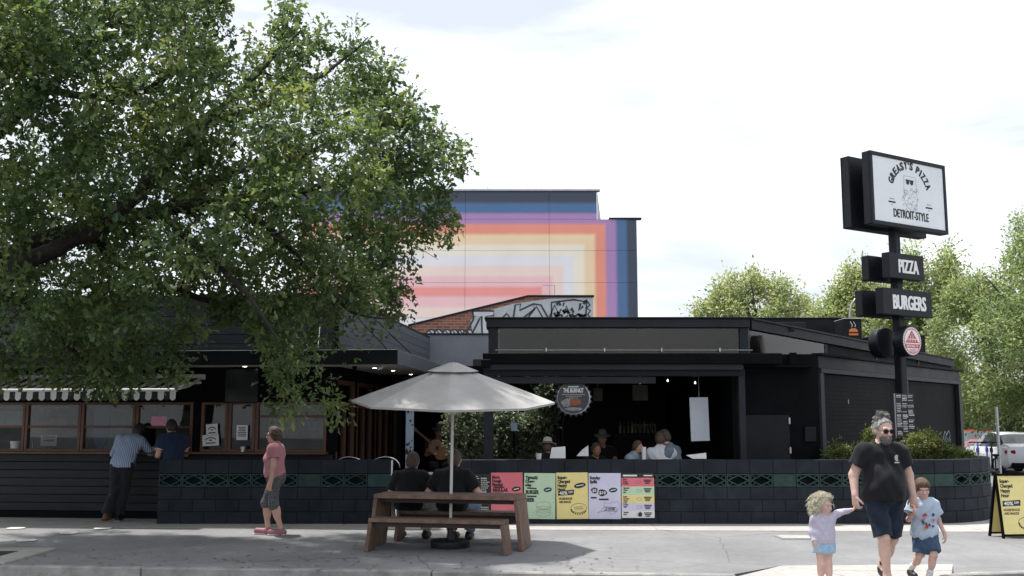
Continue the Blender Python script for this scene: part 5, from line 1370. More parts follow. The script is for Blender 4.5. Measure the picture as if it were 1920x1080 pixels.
def torso_prims(J, g, inf=0.0, belly=0.0, bust=0.0, wide=1.0):
    rt, bk, up = axes(J); A_ = [rt, bk, up]; pel, ch = np.array(J['pelvis'], float), np.array(J['chest'], float); mid = (pel + ch) / 2
    fw = -np.cross(rt, up); fw = fw if fw @ np.array(J.get('face', (0, -1, 0))) > 0 else -fw
    P = [Ell(pel + up * .0, (.165 * g * wide + inf, .115 * g + inf, .13 * g + inf), .06, A_),
         Ell(mid, (.150 * g * wide + inf, .108 * g + inf, .20 * g + inf), .08, A_),
         Ell(ch + up * .02 * g, (.172 * g * wide + inf, .115 * g + inf, .17 * g + inf), .08, A_),
         Cap(np.array(J['sa']) + rt * .02 * g - up * .03 * g, np.array(J['sb']) - rt * .02 * g - up * .03 * g, .062 * g + inf, .062 * g + inf, .07),
         Cap(ch + up * .12 * g, np.array(J['neck']) - up * .005 * g, .085 * g + inf, .06 * g + inf * .5, .06)]
    for q in ('sa', 'sb'): P.append(Cap(np.array(J['neck']) - up * .015 * g, np.array(J[q]) + up * .005 * g, .05 * g + inf * .7, .045 * g + inf * .7, .06))
    if belly: P += [Ell(mid + fw * belly * .55 - up * .05 * g, (.155 * g * wide + inf, .10 * g + belly * .6 + inf, .20 * g + inf), .08, A_)]
    if bust: P += [Ell(ch + fw * .075 * g - up * .02 + rt * s * .075 * g, (.075 * g, .07 * g + inf, .075 * g), .05, A_) for s in (-1, 1)]
    return P
def arm_prims(J, g, s, inf=0.0, fat=1.0, upto=1.0):
    S, E, W_ = (np.array(J[k + s], float) for k in ('s', 'e', 'w'))
    return [Cap(S, E, .058 * g * fat + inf, .043 * g * fat + inf, .03), Cap(E, W_, .044 * g * fat + inf, .029 * g * fat + inf, .02)]
def sleeve(J, g, s, t, inf, fat=1.0, flare=.0):
    S, E = (np.array(J[k + s], float) for k in ('s', 'e')); 
    return [Cap(S - np.array((0, 0, .012 * g)), S + (E - S) * t, .054 * g * fat + inf, .052 * g * fat + inf + flare, .06, True)]
def leg_prims(J, g, s, inf=0.0, fat=1.0):
    H_, K_, A_ = (np.array(J[k + s], float) for k in ('h', 'k', 'a'))
    calf = K_ + (A_ - K_) * .3; bk = _n(np.array(J.get('back', (0, 1, 0)), float))
    return [Cap(H_, K_, .088 * g * fat + inf, .054 * g * fat + inf, .05), Cap(K_, A_, .052 * g * fat + inf, .034 * g * fat + inf, .03),
            Ell(calf + bk * .018 * g, np.array((.05, .055, .11)) * g * fat + inf, .04)]
def trouser(J, g, s, t, inf, fat=1.0, flare=0.0):
    """leg of shorts or trousers; t counts 0..1 hip-knee, 1..2 knee-ankle"""
    H_, K_, A_ = (np.array(J[k + s], float) for k in ('h', 'k', 'a')); out = []
    if t <= 1: return [Cap(H_, H_ + (K_ - H_) * t, .092 * g * fat + inf, .075 * g * fat + inf + flare, .06, True)]
    return [Cap(H_, K_, .09 * g * fat + inf, .062 * g * fat + inf, .06), Cap(K_, K_ + (A_ - K_) * (t - 1), .060 * g * fat + inf, .048 * g * fat + inf + flare, .05, True)]
def head_prims(J, g, face=(0, -1, 0), kid=1.0, tilt=0.0):
    h = np.array(J['head'], float); f = _n(face); u = np.array((0, 0, 1.)) + f * tilt; u = _n(u - f * (u @ f)); r = np.cross(f, u); k = g * kid; A_ = [r, f, u]
    P = [Cap(np.array(J['neck']), h - u * .05 * k - f * .01 * k, .056 * g, .052 * g, .03),
         Ell(h + u * .022 * k - f * .012 * k, np.array((.077, .096, .098)) * k, .03, A_), Ell(h - u * .045 * k + f * .020 * k, np.array((.060, .070, .072)) * k, .04, A_),
         Ell(h - u * .088 * k + f * .055 * k, np.array((.030, .028, .024)) * k, .03, A_),
         Cap(h + u * .012 * k + f * .086 * k, h - u * .028 * k + f * .108 * k, .010 * k, .015 * k, .012), Ell(h + u * .028 * k + f * .080 * k, np.array((.055, .02, .013)) * k, .02, A_),
         Ell(h - u * .058 * k + f * .086 * k, np.array((.024, .012, .010)) * k, .012, A_)]
    for s in (-1, 1): P += [Ell(h + r * s * .078 * k - u * .012 * k - f * .012 * k, np.array((.012, .022, .034)) * k, .008, A_), Ell(h + r * s * .040 * k - u * .02 * k + f * .065 * k, np.array((.022, .02, .02)) * k, .02, A_)]
    return P, (h, f, u, r, k)
def foot_prims(a, toe, g, k=.02, h=.045):
    a, toe = np.array(a, float), np.array(toe, float); d = toe - a; hz = _n((d[0], d[1], d[2]))
    heel = a - hz * .045 * g; heel[2] = min(a[2], a[2]) - .035 * g
    return [Cap(a, a - np.array((0, 0, .03 * g)), .045 * g, .045 * g, .02), Cap(heel, toe, .040 * g, .038 * g, .03), Cap(heel + hz * .06 * g, toe - hz * .02, .046 * g, .044 * g, .03)]
M_eye = mat('eye_dark', (.02, .015, .012), .25, .1); M_eyew = mat('eye_white', (.7, .68, .66), .3, .05)
def skin(name, c): return mat(name, c, .52, .10, 14, bump=.08, bscale=120, spec=.4)
SK1 = skin('fair_skin', (.52, .31, .24)); SK2 = skin('pale_skin', (.62, .41, .345)); SK3 = skin('tan_skin', (.38, .20, .135)); SK4 = skin('brown_skin', (.10, .05, .03))
def cloth(name, c, var=.12, scale=25, **kw): return mat(name, c, .85, var, scale, bump=.25, bscale=220, spec=.25, sheen=.1, **kw)
def eyes(t, H, parent):
    h, f, u, r, k = H
    for s in (-1, 1):
        c = h + r * s * .033 * k + u * .008 * k + f * .083 * k
        MB().lathe([(.001, -.004 * k), (.007 * k, -.002 * k), (.008 * k, 0), (.007 * k, .002 * k), (.001, .004 * k)], 10, V(c), (0, 0, 0)).build('eye', M_eye, parent, True, True)
def hair_cap(H, th=.014, front=.055, back=-.09, side=None, extra=()):
    h, f, u, r, k = H
    P = [Ell(h + u * .03 * k - f * .016 * k, np.array((.082 + th * .6, .098 + th * .6, .098 + th)) * k, .02, [r, f, u]), Ell(h - u * .02 * k - f * .05 * k, np.array((.076 + th * .6, .065 + th, .085)) * k, .03, [r, f, u])] + list(extra)
    clips = [(h + f * front * k + u * .045 * k, f * .85 - u * .42), (h + u * back * k, -u * 1.0 + f * .25)]
    return P, clips
RES = .0085

def strands(par, H, m, n, length, rad, curl, zone, seed, r0=.10, centre=(0, 0, .01), thick=.0035, nm='hair_strands', fall=.5):
    h, f, u, r, k = H; rs = random.Random(seed); mb = MB()
    for i in range(n):
        v = _n([rs.gauss(0, 1) for _ in range(3)])
        if not zone(v @ f, v @ u, v @ r): continue
        p = h + u * centre[2] + f * centre[1] + v * r0 * rs.uniform(.92, 1.02); ph = rs.random() * 6.3; pts = []; L = length * rs.uniform(.5, 1.3)
        t1 = _n(np.cross(v, [rs.gauss(0, 1) for _ in range(3)])); t2 = np.cross(v, t1)
        for j in range(7):
            s = j / 6; q = p + v * L * s * (1 - fall * .5) + np.array((0, 0, -1)) * L * fall * s * s + (t1 * math.cos(ph + s * curl) + t2 * math.sin(ph + s * curl)) * rad * min(1, s * 3)
            pts.append(V(q))
        mb.tube(pts, [thick * (1 - .5 * j / 6) for j in range(7)], 3, False)
    o = mb.build(nm, m, par, smooth=True, local=True, fixn=False); o['kind'] = 'stuff'
    return o

# ================================================================== people
def joints(**kw): return kw
def ncut(J, g):
    n, h = np.array(J['neck'], float), np.array(J['head'], float); d = _n(h - n); f = np.array(J.get('face', (0, -1, 0)), float)
    return [Cap(n - d * .035 * g + f * .012 * g, h + d * .1, .064 * g, .085 * g, .01)]
def start(label, loc, yaw):
    return thing('person', label, 'person', loc, yaw)

# ---- bearded man walking with two children ------------------------------------------------------
YMN = 11.6; zg = ramp_z(YMN); mx_ = at(1655, 900, YMN).x; g = 1.03
J = joints(pelvis=(0, 0, .99), chest=(0, .0, 1.34), neck=(-.005, .0, 1.55), head=(.02, -.045, 1.705), sa=(-.205, 0, 1.475), sb=(.205, .0, 1.475),
           ea=(-.315, .03, 1.20), eb=(.300, .02, 1.20), wa=(-.335, -.05, .985), wb=(.315, -.05, .985), ha=(-.095, 0, .95), hb=(.095, 0, .95),
           ka=(-.065, -.13, .52), kb=(.085, .02, .50), aa=(-.02, -.06, .105), ab=(.055, .30, .17))
man = start('bearded man in dark tee, navy shorts and sunglasses holding two children by the hand', (mx_, YMN, zg), 0)
HP, H = head_prims(J, 1.10, _n((.22, -1, -.22)))
B = torso_prims(J, g, wide=1.08) + HP
for s, th in (('a', 1), ('b', -1)):
    B += arm_prims(J, g, s, fat=1.22) + leg_prims(J, g, s, fat=1.12)
B += hand(J['wa'], (-.05, -.15, -1), .19, .75, (.6, .3, 0), 1) + hand(J['wb'], (.0, -.15, -1), .19, .75, (.3, .6, 0), -1)
B += [Cap(J['aa'], (-.02, -.16, .05), .04, .035, .03), Cap(J['ab'], (.055, .22, .06), .04, .035, .03)]
sdf_obj('body', B, RES, SK2, man)
tee = torso_prims(J, g, .020, belly=.10, wide=1.20) + [Ell((0, -.025, 1.0), (.225, .185, .17), .08)] + sleeve(J, g, 'a', .62, .022, 1.2, .012) + sleeve(J, g, 'b', .62, .022, 1.2, .012)
M_tee = cloth('charcoal_tee', (.0115, .0115, .014))
sh = sdf_obj('shirt', tee, RES, M_tee, man, clips=[((0, 0, .93), (0, 0, -1))], cuts=ncut(J, 1.05), wrinkle=.009, wfreq=21)
lg = MB(); c0 = np.array((.105, -.172, 1.37))
fr = lambda a, b, d: V((c0[0] + a, c0[1] - d - abs(a) * .1 + a * .28, c0[2] + b))
ribbon(lg, [(.02 * math.cos(t), .03 + .028 * math.sin(t)) for t in np.linspace(.6, 5.6, 10)], .014, fr, .0); decal(lg, blob(.0, .03, .013, .018, 10), fr, .004)
ribbon(lg, [(-.03, -.02), (.03, -.02)], .014, fr, .0)
lg.build('chest_print', mat('cream_print', (.55, .54, .50), .7, .1), sh, local=True)
sho = [Ell((0, 0, .97), (.212, .165, .14), .05)]
for s_ in 'ab':
    H_, K_ = np.array(J['h' + s_]), np.array(J['k' + s_]); sho += [Cap(H_, H_ + (K_ - H_) * .95, .124, .104, .03, True)]
sdf_obj('shorts', sho, RES, cloth('navy_shorts', (.013, .022, .042), .35, 8), man, clips=[((0, 0, 1.03), (0, 0, 1))], wrinkle=.010, wfreq=30, seed=2)
M_blk_shoe = mat('black_shoe', (.012, .012, .014), .5, .2); M_sole = mat('white_sole', (.6, .6, .58), .6, .1)
sdf_obj('shoe', foot_prims((-.02, -.06, .085), (-.01, -.245, .045), 1.0), .008, M_blk_shoe, man)
sdf_obj('shoe', foot_prims((.055, .30, .16), (.06, .14, .045), 1.0), .008, M_blk_shoe, man)
sdf_obj('sock', [Cap((-.024, -.066, .16), (-.02, -.06, .085), .043, .043, .01, False)], .008, M_blk_shoe, man)
sdf_obj('sock', [Cap((.06, .255, .22), (.055, .30, .16), .043, .043, .01, False)], .008, M_blk_shoe, man)
M_grey_hair = mat('grey_hair', (.33, .32, .31), .6, .5, 45, bump=.6, bscale=120)
P, cl = hair_cap(H, .010, .030, -.05); sdf_obj('hair', P, .007, M_grey_hair, man, clips=cl, wrinkle=.003, wfreq=90)
strands(man, H, M_grey_hair, 260, .05, .006, 2, lambda a, b, c: a < .35 and b > -.1, 14, .098, (0, -.016, .03), .0024, 'hair_strands', .5)
h, f, u, r, k = H
rb_ = random.Random(3)
bun = [Ell(h + u * .125 * k - f * .05 * k + np.array([rb_.gauss(0, .034), rb_.gauss(0, .026), rb_.gauss(0, .024)]), (.03, .028, .026), .012) for i in range(20)]
sdf_obj('hair_bun', bun, .007, mat('dark_grey_hair', (.15, .14, .13), .7, .6, 50, bump=.6, bscale=140), man, wrinkle=.004, wfreq=110)
Hb = (h + u * .125 * k - f * .05 * k, f, u, r, k); strands(man, Hb, MATS['dark_grey_hair'], 200, .045, .012, 7, lambda a, b, c: b > -.5, 4, .055, (0, 0, 0), .0028, 'bun_strands', .2)
brd = [Ell(h - u * .075 * k + f * .045 * k, np.array((.064, .060, .058)) * k, .03, [r, f, u]), Ell(h - u * .115 * k + f * .065 * k, np.array((.04, .035, .03)) * k, .03, [r, f, u])]
sdf_obj('beard', brd, .007, mat('pepper_beard', (.15, .13, .12), .8, .5, 60, bump=.6, bscale=140), man, clips=[(h - u * .045 * k, u), (h + f * .0, -f * .8 - u * .2)], cuts=[Ell(h - u * .060 * k + f * .102 * k, np.array((.022, .02, .008)) * k, .01, [r, f, u])], wrinkle=.0025, wfreq=100)
def specs(par, H, m, lens=(.026, .02)):
    h, f, u, r, k = H; gm = MB()
    for s in (-1, 1):
        c = h + r * s * .034 * k + u * .008 * k + f * .098 * k
        gm.prism(blob(0, 0, lens[0] * k, lens[1] * k, 14), -.003, .003, lambda a, b, d: V(c + r * a + u * b + f * d))
        gm.tube([V(c + r * s * .024 * k), V(h + r * s * .08 * k + u * .01 * k + f * .06 * k), V(h + r * s * .084 * k + u * .008 * k - f * .02 * k)], .003, 6)
    gm.tube([V(h + r * .012 * k + u * .014 * k + f * .104 * k), V(h - r * .012 * k + u * .014 * k + f * .104 * k)], .003, 6)
    gm.build('sunglasses', m, par, local=True)
specs(man, H, mat('dark_lens', (.008, .006, .006), .12, .1), (.029, .024))
sdf_obj('brow', [Cap(h + r * s * .018 * k + u * .038 * k + f * .092 * k, h + r * s * .05 * k + u * .036 * k + f * .082 * k, .006, .004, .004) for s in (-1, 1)], .004, M_grey_hair, man)

# ---- small girl -----------------------------------------------------------------------------------
YG = 11.5; zgg = ramp_z(YG); gx = at(1542, 960, YG).x; g = .58
wax = man.location.x + J['wa'][0]; hand_w = np.array((wax, YMN + J['wa'][1], zg + J['wa'][2] - .13))
lh = hand_w - np.array((gx, YG, zgg))
J2 = joints(pelvis=(0, 0, .50), chest=(.0, 0, .66), neck=(.0, .0, .775), head=(.005, -.01, .885), sa=(-.085, 0, .735), sb=(.085, 0, .735), ea=(-.125, .01, .60), wa=(-.115, -.05, .485),
            eb=(.16, -.015, .80), wb=(lh[0] - .055, lh[1] - .0, lh[2] - .035), ha=(-.05, 0, .46), hb=(.05, 0, .46), ka=(-.045, -.03, .255), kb=(.045, .0, .255), aa=(-.04, .03, .055), ab=(.04, -.05, .05))
girl = start('small curly blonde girl in lilac top and pale blue shorts', (gx, YG, zgg), 0)
HP, H2 = head_prims(J2, .62, _n((.75, -.75, -.12)), 1.42)
B = torso_prims(J2, g, belly=.02) + HP
for s in 'ab': B += arm_prims(J2, g, s, fat=1.15) + leg_prims(J2, g, s, fat=1.12)
B += hand(J2['wa'], (.03, -.25, -1), .095, .7, (.5, .5, 0), 1, .004) + hand(J2['wb'], _n(np.array(J2['wb']) - np.array(J2['eb'])), .095, .8, (0, .3, 1), 1, .004)
sdf_obj('body', B, .0065, SK2, girl)
top = torso_prims(J2, g, .010, belly=.025)
for s in 'ab':
    S_a, E_a, W_a = (np.array(J2[q + s], float) for q in 'sew'); top += [Cap(S_a, E_a, .046, .038, .03), Cap(E_a, E_a + (W_a - E_a) * .9, .037, .03, .02, True)]
sdf_obj('shirt', top, .0065, cloth('lilac_knit', (.54, .50, .62), .08), girl, clips=[((0, 0, .475), (0, 0, -1))], cuts=ncut(J2, .66), wrinkle=.004, wfreq=45)
sdf_obj('shorts', [Ell((0, 0, .47), (.105, .085, .075), .04)] + trouser(J2, g, 'a', .42, .018, 1.12, .016) + trouser(J2, g, 'b', .42, .018, 1.12, .016), .0065, cloth('pale_blue_denim', (.35, .52, .66), .15), girl, clips=[((0, 0, .52), (0, 0, 1))], wrinkle=.004, wfreq=50)
M_blond = mat('blonde_hair', (.80, .70, .54), .6, .4, 50, bump=.6, bscale=130)
h, f, u, r, k = H2; rs = random.Random(8); cur = []
for i in range(150):
    v = np.array([rs.gauss(0, 1), rs.gauss(0, 1), rs.gauss(0, 1)]); v = _n(v); 
    if v @ f > .45 and v @ u < .62: continue
    if v @ u < -.75: continue
    q = h + u * .01 - f * .012 + v * np.array((1, 1, 1.0)) * (.128 if v @ u > 0 else .125) * rs.uniform(.93, 1.12); sz = rs.uniform(.010, .020)
    cur.append(Ell(q, (sz, sz, sz), .006))
    cur.append(Ell(q + np.array((rs.gauss(0, .014), rs.gauss(0, .014), rs.gauss(-.012, .014))), (sz * .7, sz * .7, sz * .9), .006))
P, cl = hair_cap(H2, .010, .04, -.085)
hb_ = sdf_obj('hair', P, .006, M_blond, girl, clips=cl, wrinkle=.003, wfreq=120)
strands(girl, H2, M_blond, 1000, .085, .017, 11, lambda a, b, c: (a < .35 or b > .7) and b > -.65, 5, .100, (0, -.012, .02), .0026, 'curls', .40)
eyes(girl, H2, girl)
for s in 'ab': sdf_obj('shoe', foot_prims(J2['a' + s], np.array(J2['a' + s]) + np.array((0, -.095, -.025)), .62), .006, mat('pink_shoe', (.55, .2, .25), .6, .1), girl)

# ---- boy ---------------------------------------------------------------------------------------------
YBO = 11.7; zb2 = ramp_z(YBO); bx_ = at(1731, 950, YBO).x; g = .66
mh = np.array((man.location.x + J['wb'][0], YMN + J['wb'][1], zg + J['wb'][2] - .13)) - np.array((bx_, YBO, zb2))
J3 = joints(pelvis=(0, 0, .585), chest=(0, 0, .775), neck=(-.005, 0, .905), head=(-.01, -.02, 1.03), sa=(-.105, 0, .865), sb=(.105, 0, .865), ea=(-.185, -.04, .70), wa=(mh[0] - .005, mh[1] - .04, mh[2] - .055),
            eb=(.17, .02, .69), wb=(.215, -.03, .535), ha=(-.055, 0, .54), hb=(.055, 0, .54), ka=(-.05, .0, .31), kb=(.045, -.12, .32), aa=(-.105, .19, .12), ab=(.0, -.06, .07))
boy = start('brown-haired boy in pale blue printed tee and dark blue shorts', (bx_, YBO, zb2), 0)
HP, H3 = head_prims(J3, .72, _n((-.12, -1, -.18)), 1.28, .05)
B = torso_prims(J3, g) + HP
for s in 'ab': B += arm_prims(J3, g, s, fat=1.0) + leg_prims(J3, g, s, fat=1.0)
B += hand(J3['wa'], _n((-.02, -.05, 1)), .11, .8, (-.6, .5, 0), 1, .004) + hand(J3['wb'], (.06, -.12, -1), .115, .55, (-.5, .4, 0), -1, .004)
sdf_obj('body', B, .0065, SK2, boy)
sh3 = sdf_obj('shirt', torso_prims(J3, g, .016, wide=1.10) + [Ell((0, 0, .55), (.150, .115, .11), .06)] + sleeve(J3, g, 'a', .62, .022, 1.1, .02) + sleeve(J3, g, 'b', .62, .022, 1.1, .02), .0065, cloth('pale_blue_tee', (.46, .55, .66), .07), boy,
              clips=[((0, 0, .45), (0, 0, -1))], cuts=ncut(J3, .76), wrinkle=.006, wfreq=36, seed=3)
pr = MB(); c3 = np.array((0, -.112, .72)); rs = random.Random(4)
fr3 = lambda a, b, d: V((c3[0] + a, c3[1] - d + a * a * 2.2 - (0.012 if b < -.05 else 0), c3[2] + b))
cols = [mat('print_red', (.45, .05, .06), .7, .1), mat('print_yellow', (.6, .38, .06), .7, .1), mat('print_navy', (.03, .04, .10), .7, .1), mat('print_pink', (.5, .18, .25), .7, .1)]
for i in range(15):
    a, b = rs.uniform(-.07, .075), rs.uniform(-.12, .045); decal(pr, blob(a, b, rs.uniform(.010, .022), rs.uniform(.008, .02), 9, rs.random() * 3, .2, i), fr3, .010 + .0006 * i, rs.randrange(4))
pr.build('chest_print', cols, sh3, local=True)
sdf_obj('shorts', [Ell((0, 0, .56), (.125, .10, .08), .04)] + trouser(J3, g, 'a', .88, .018, 1.05, .018) + trouser(J3, g, 'b', .88, .018, 1.05, .018), .0065, cloth('slate_blue_shorts', (.05, .085, .15), .2), boy, clips=[((0, 0, .6), (0, 0, 1))], wrinkle=.004, wfreq=45)
M_brown_hair = mat('brown_hair', (.11, .062, .035), .6, .4, 50, bump=.6, bscale=130)
h, f, u, r, k = H3
P, cl = hair_cap(H3, .018, .075, -.07, extra=[Cap(h + u * .085 * k + r * s * .035 * k + f * .05 * k, h + u * .06 * k + r * s * .06 * k + f * .07 * k, .028, .018, .02) for s in (-1, 1)])
sdf_obj('hair', P, .006, M_brown_hair, boy, clips=[(h + f * .095 * k + u * .03 * k, f * .9 - u * .3), cl[1]], wrinkle=.003, wfreq=110)
eyes(boy, H3, boy)
M_sockw = mat('white_sock', (.7, .7, .69), .8, .08)
for s, toe in (('a', (-.095, .09, .055)), ('b', (.0, -.20, .055))):
    A_ = np.array(J3['a' + s]); K_ = np.array(J3['k' + s]); sdf_obj('sock', [Cap(A_ + (K_ - A_) * .25, A_, .036, .034, .01)], .006, M_sockw, boy)
    sdf_obj('shoe', foot_prims(A_ + np.array((0, 0, -.012)), toe, .72), .006, M_blk_shoe if s == 'a' else mat('grey_trainer', (.35, .36, .38), .6, .2), boy)

# ---- woman in pink walking left -----------------------------------------------------------------------
YW = 15.75; wx = at(514, 900, YW).x; g = .93
J4 = joints(pelvis=(0, .02, .88), chest=(0, .0, 1.16), neck=(0, .0, 1.35), head=(0, -.03, 1.495), sa=(-.165, .01, 1.295), sb=(.165, .01, 1.295), ea=(-.19, .06, 1.03), eb=(.195, .03, 1.03), wa=(-.19, -.03, .81), wb=(.20, -.01, .80),
            ha=(-.085, .01, .85), hb=(.085, .01, .85), ka=(-.07, -.13, .47), kb=(.075, .02, .455), aa=(-.07, -.09, .085), ab=(.07, .15, .085))
wom = start('woman in pink tee and patterned leggings walking left past the low wall', (wx, YW, 0), R(-90))
HP, H4 = head_prims(J4, .93, (0, -1, -.05))
B = torso_prims(J4, g, bust=1) + HP
for s in 'ab': B += arm_prims(J4, g, s) + leg_prims(J4, g, s, fat=1.12)
B += hand(J4['wa'], (0, -.1, -1), .17, .5, (.8, .3, 0), 1) + hand(J4['wb'], (.0, -.15, -1), .17, .6, (-.8, .3, 0), -1)
sdf_obj('body', B, RES, SK1, wom)
sdf_obj('shirt', torso_prims(J4, g, .022, bust=1, belly=.04, wide=1.04) + sleeve(J4, g, 'a', .52, .026, 1.05, .015) + sleeve(J4, g, 'b', .52, .026, 1.05, .015), RES, cloth('dusty_pink_tee', (.42, .19, .215)), wom, clips=[((0, 0, .86), (0, 0, -1))], cuts=ncut(J4, 1.0), wrinkle=.007, wfreq=24, seed=4)
M_leg = mat('patterned_leggings', (.014, .0145, .017), .7, .3, 48, col2=(.15, .15, .16), detail=2)
sdf_obj('leggings', [Ell((0, .03, .87), (.165, .145, .12), .06), Ell((0, .07, .84), (.13, .09, .1), .05)] + trouser(J4, g, 'a', 1.16, .010, 1.12) + trouser(J4, g, 'b', 1.16, .010, 1.12), RES, M_leg, wom, clips=[((0, 0, .93), (0, 0, 1))], wrinkle=.002)
h, f, u, r, k = H4; rs = random.Random(9)
M_wh = mat('greying_brown_hair', (.085, .06, .045), .6, .6, 50, bump=.6, bscale=120)
P, cl = hair_cap(H4, .026, .055, -.125, extra=[Ell(h + np.array((rs.uniform(-.08, .08), rs.uniform(-.02, .10), rs.uniform(-.06, .08))), (.034, .034, .034), .02) for i in range(16)])
sdf_obj('hair', P, .008, M_wh, wom, clips=cl, wrinkle=.005, wfreq=80)
strands(wom, H4, M_wh, 420, .06, .012, 5, lambda a, b, c: (a < .3 or b > .75) and b > -.6, 6, .095, (0, -.02, .02), .003, 'hair_strands', .6)
specs(wom, H4, M_ink, (.022, .012))
M_pink_shoe = mat('mauve_trainer', (.30, .12, .15), .6, .2)
for s in 'ab':
    A_ = np.array(J4['a' + s]); so = sdf_obj('shoe', foot_prims(A_ + np.array((0, 0, -.005)), A_ + np.array((0, -.175, -.035)), .97), .008, M_pink_shoe, wom)
    MB().box(V(A_ + np.array((0, -.075, -.072))), (.085, .27, .022), None, .01).build('sole', M_sole, so, local=True)

# ---- the two men on the far bench -----------------------------------------------------------------------
BR = R(-12)
TB = V((-.85, 14.26, 0)); TU = V((math.cos(BR), math.sin(BR), 0)); TV_ = V((-math.sin(BR), math.cos(BR), 0))
fbc = TB + TV_ * (.30 + .14 + .16)
def seated(label, px, g, shirt, jeans, hairc, belly, hairk, sk, lean, arms, legs, shoe):
    w_ = at(px, 900, fbc.y).x; s = (w_ - TB.x - TV_.x * .6) / TU.x; base = TB + TU * s + TV_ * .60
    t = start(label, (base.x, base.y, 0), BR + math.pi)
    Jn = joints(pelvis=(0, .04, .52), chest=(0, .05 - lean, .50 + .31 * g), neck=(0, .02 - lean * 1.3, .50 + .475 * g), head=(0, -.02 - lean * 1.6, .50 + .615 * g), sa=(-.20 * g, .03 - lean, .50 + .405 * g), sb=(.20 * g, .03 - lean, .50 + .405 * g),
                ha=(-.09, 0, .51), hb=(.09, 0, .51), **arms, **legs)
    HP, Hn = head_prims(Jn, g * 1.06, (.05, -1, -.25))
    B = torso_prims(Jn, g, wide=1.04) + HP
    for q, th in (('a', 1), ('b', -1)):
        B += arm_prims(Jn, g, q, fat=1.15) + leg_prims(Jn, g, q); e = np.array(Jn['w' + q]) - np.array(Jn['e' + q]); B += hand(Jn['w' + q], e, .18, .6, (0, 0, -1), th)
    sdf_obj('body', B, .009, sk, t)
    sdf_obj('shirt', torso_prims(Jn, g, .02, belly=belly, wide=1.1) + [Ell((0, .035, .54), (.205 * g, .185, .14), .06)] + sleeve(Jn, g, 'a', .75, .024, 1.15, .012) + sleeve(Jn, g, 'b', .75, .024, 1.15, .012), .009, shirt, t, clips=[((0, 0, .44), (0, 0, -1))], cuts=ncut(Jn, g), wrinkle=.007, wfreq=24, seed=px)
    sdf_obj('jeans', [Ell((0, .02, .53), (.18, .165, .10), .06)] + trouser(Jn, g, 'a', 1.9, .016, 1.02, .012) + trouser(Jn, g, 'b', 1.9, .016, 1.02, .012), .009, jeans, t, wrinkle=.005, wfreq=30, seed=px)
    P, cl = hair_cap(Hn, hairk, .045, -.085); sdf_obj('hair', P, .008, hairc, t, clips=cl, wrinkle=.003, wfreq=100)
    for q in 'ab': A_ = np.array(Jn['a' + q]); sdf_obj('shoe', foot_prims(A_ + np.array((0, 0, .0)), A_ + np.array((0, -.17, -.035)), 1.03), .009, shoe, t)
    return t
M_blktee = cloth('black_tee', (.006, .006, .007)); M_blktee2 = cloth('faded_black_tee', (.008, .008, .0095))
seated('seated person in black tee and pale grey jeans, left one on the far bench', 765, 1.0, M_blktee, cloth('pale_grey_jeans', (.42, .42, .44), .15), mat('short_brown_hair', (.075, .05, .035), .6, .4, 60, bump=.5, bscale=140), .02, .016, SK2, .10,
       dict(ea=(-.31, -.10, .66), wa=(-.14, -.32, .64), eb=(.31, -.10, .66), wb=(.16, -.32, .64)), dict(ka=(-.20, -.36, .50), kb=(.22, -.36, .50), aa=(-.17, -.28, .085), ab=(.20, -.22, .085)), mat('dark_brown_boot', (.03, .02, .014), .6, .2))
seated('seated broad person in black tee and blue jeans, behind the umbrella pole', 849, 1.07, M_blktee2, cloth('blue_jeans', (.13, .19, .27), .25), mat('cropped_hair', (.085, .055, .04), .7, .3, 60, bump=.4, bscale=140), .08, .006, SK1, .05,
       dict(ea=(-.37, -.02, .69), wa=(-.20, -.26, .66), eb=(.37, -.02, .69), wb=(.20, -.26, .66)), dict(ka=(-.24, -.36, .51), kb=(.22, -.36, .51), aa=(-.16, -.30, .085), ab=(.05, -.26, .085)), M_blk_shoe)

# ---- person leaning on the counter, striped shirt ---------------------------------------------------------
q = gr(226, 970); fpos = LW(-6.62, -.34, 0); fpos = V((at(238, 900, 17.9).x, 17.86, 0))
M_stripe = bpy.data.materials.new('blue_striped_shirt'); M_stripe.use_nodes = True; nt = M_stripe.node_tree; b_ = nt.nodes['Principled BSDF']
t1 = nt.nodes.new('ShaderNodeTexCoord'); w1 = nt.nodes.new('ShaderNodeTexWave'); w1.inputs['Scale'].default_value = 11; w1.inputs['Distortion'].default_value = .6; w1.inputs['Detail'].default_value = 1
r1 = nt.nodes.new('ShaderNodeValToRGB'); r1.color_ramp.elements[0].color = (.13, .19, .33, 1); r1.color_ramp.elements[1].color = (.40, .48, .62, 1); r1.color_ramp.elements[0].position = .25; r1.color_ramp.elements[1].position = .55
nt.links.new(t1.outputs['Object'], w1.inputs[0]); nt.links.new(w1.outputs[0], r1.inputs[0]); nt.links.new(r1.outputs[0], b_.inputs['Base Color']); b_.inputs['Roughness'].default_value = .85
g = 1.0
J5 = joints(pelvis=(.03, .12, .98), chest=(0, -.02, 1.25), neck=(-.08, -.16, 1.42), head=(-.11, -.24, 1.53), sa=(-.20, -.10, 1.36), sb=(.18, -.10, 1.40), ea=(-.34, -.20, 1.16), wa=(-.20, -.42, 1.21), eb=(.28, -.14, 1.14), wb=(.24, -.38, 1.21),
            ha=(-.06, .12, .95), hb=(.12, .12, .95), ka=(.0, .04, .52), kb=(.15, .10, .52), aa=(.06, .12, .09), ab=(.22, .26, .12))
ps = start('person in a blue striped shirt and dark trousers leaning on the serving counter', tuple(fpos), math.pi)
HP, H5 = head_prims(J5, 1.0, _n((-.3, -1, -.35)))
B = torso_prims(J5, g) + HP
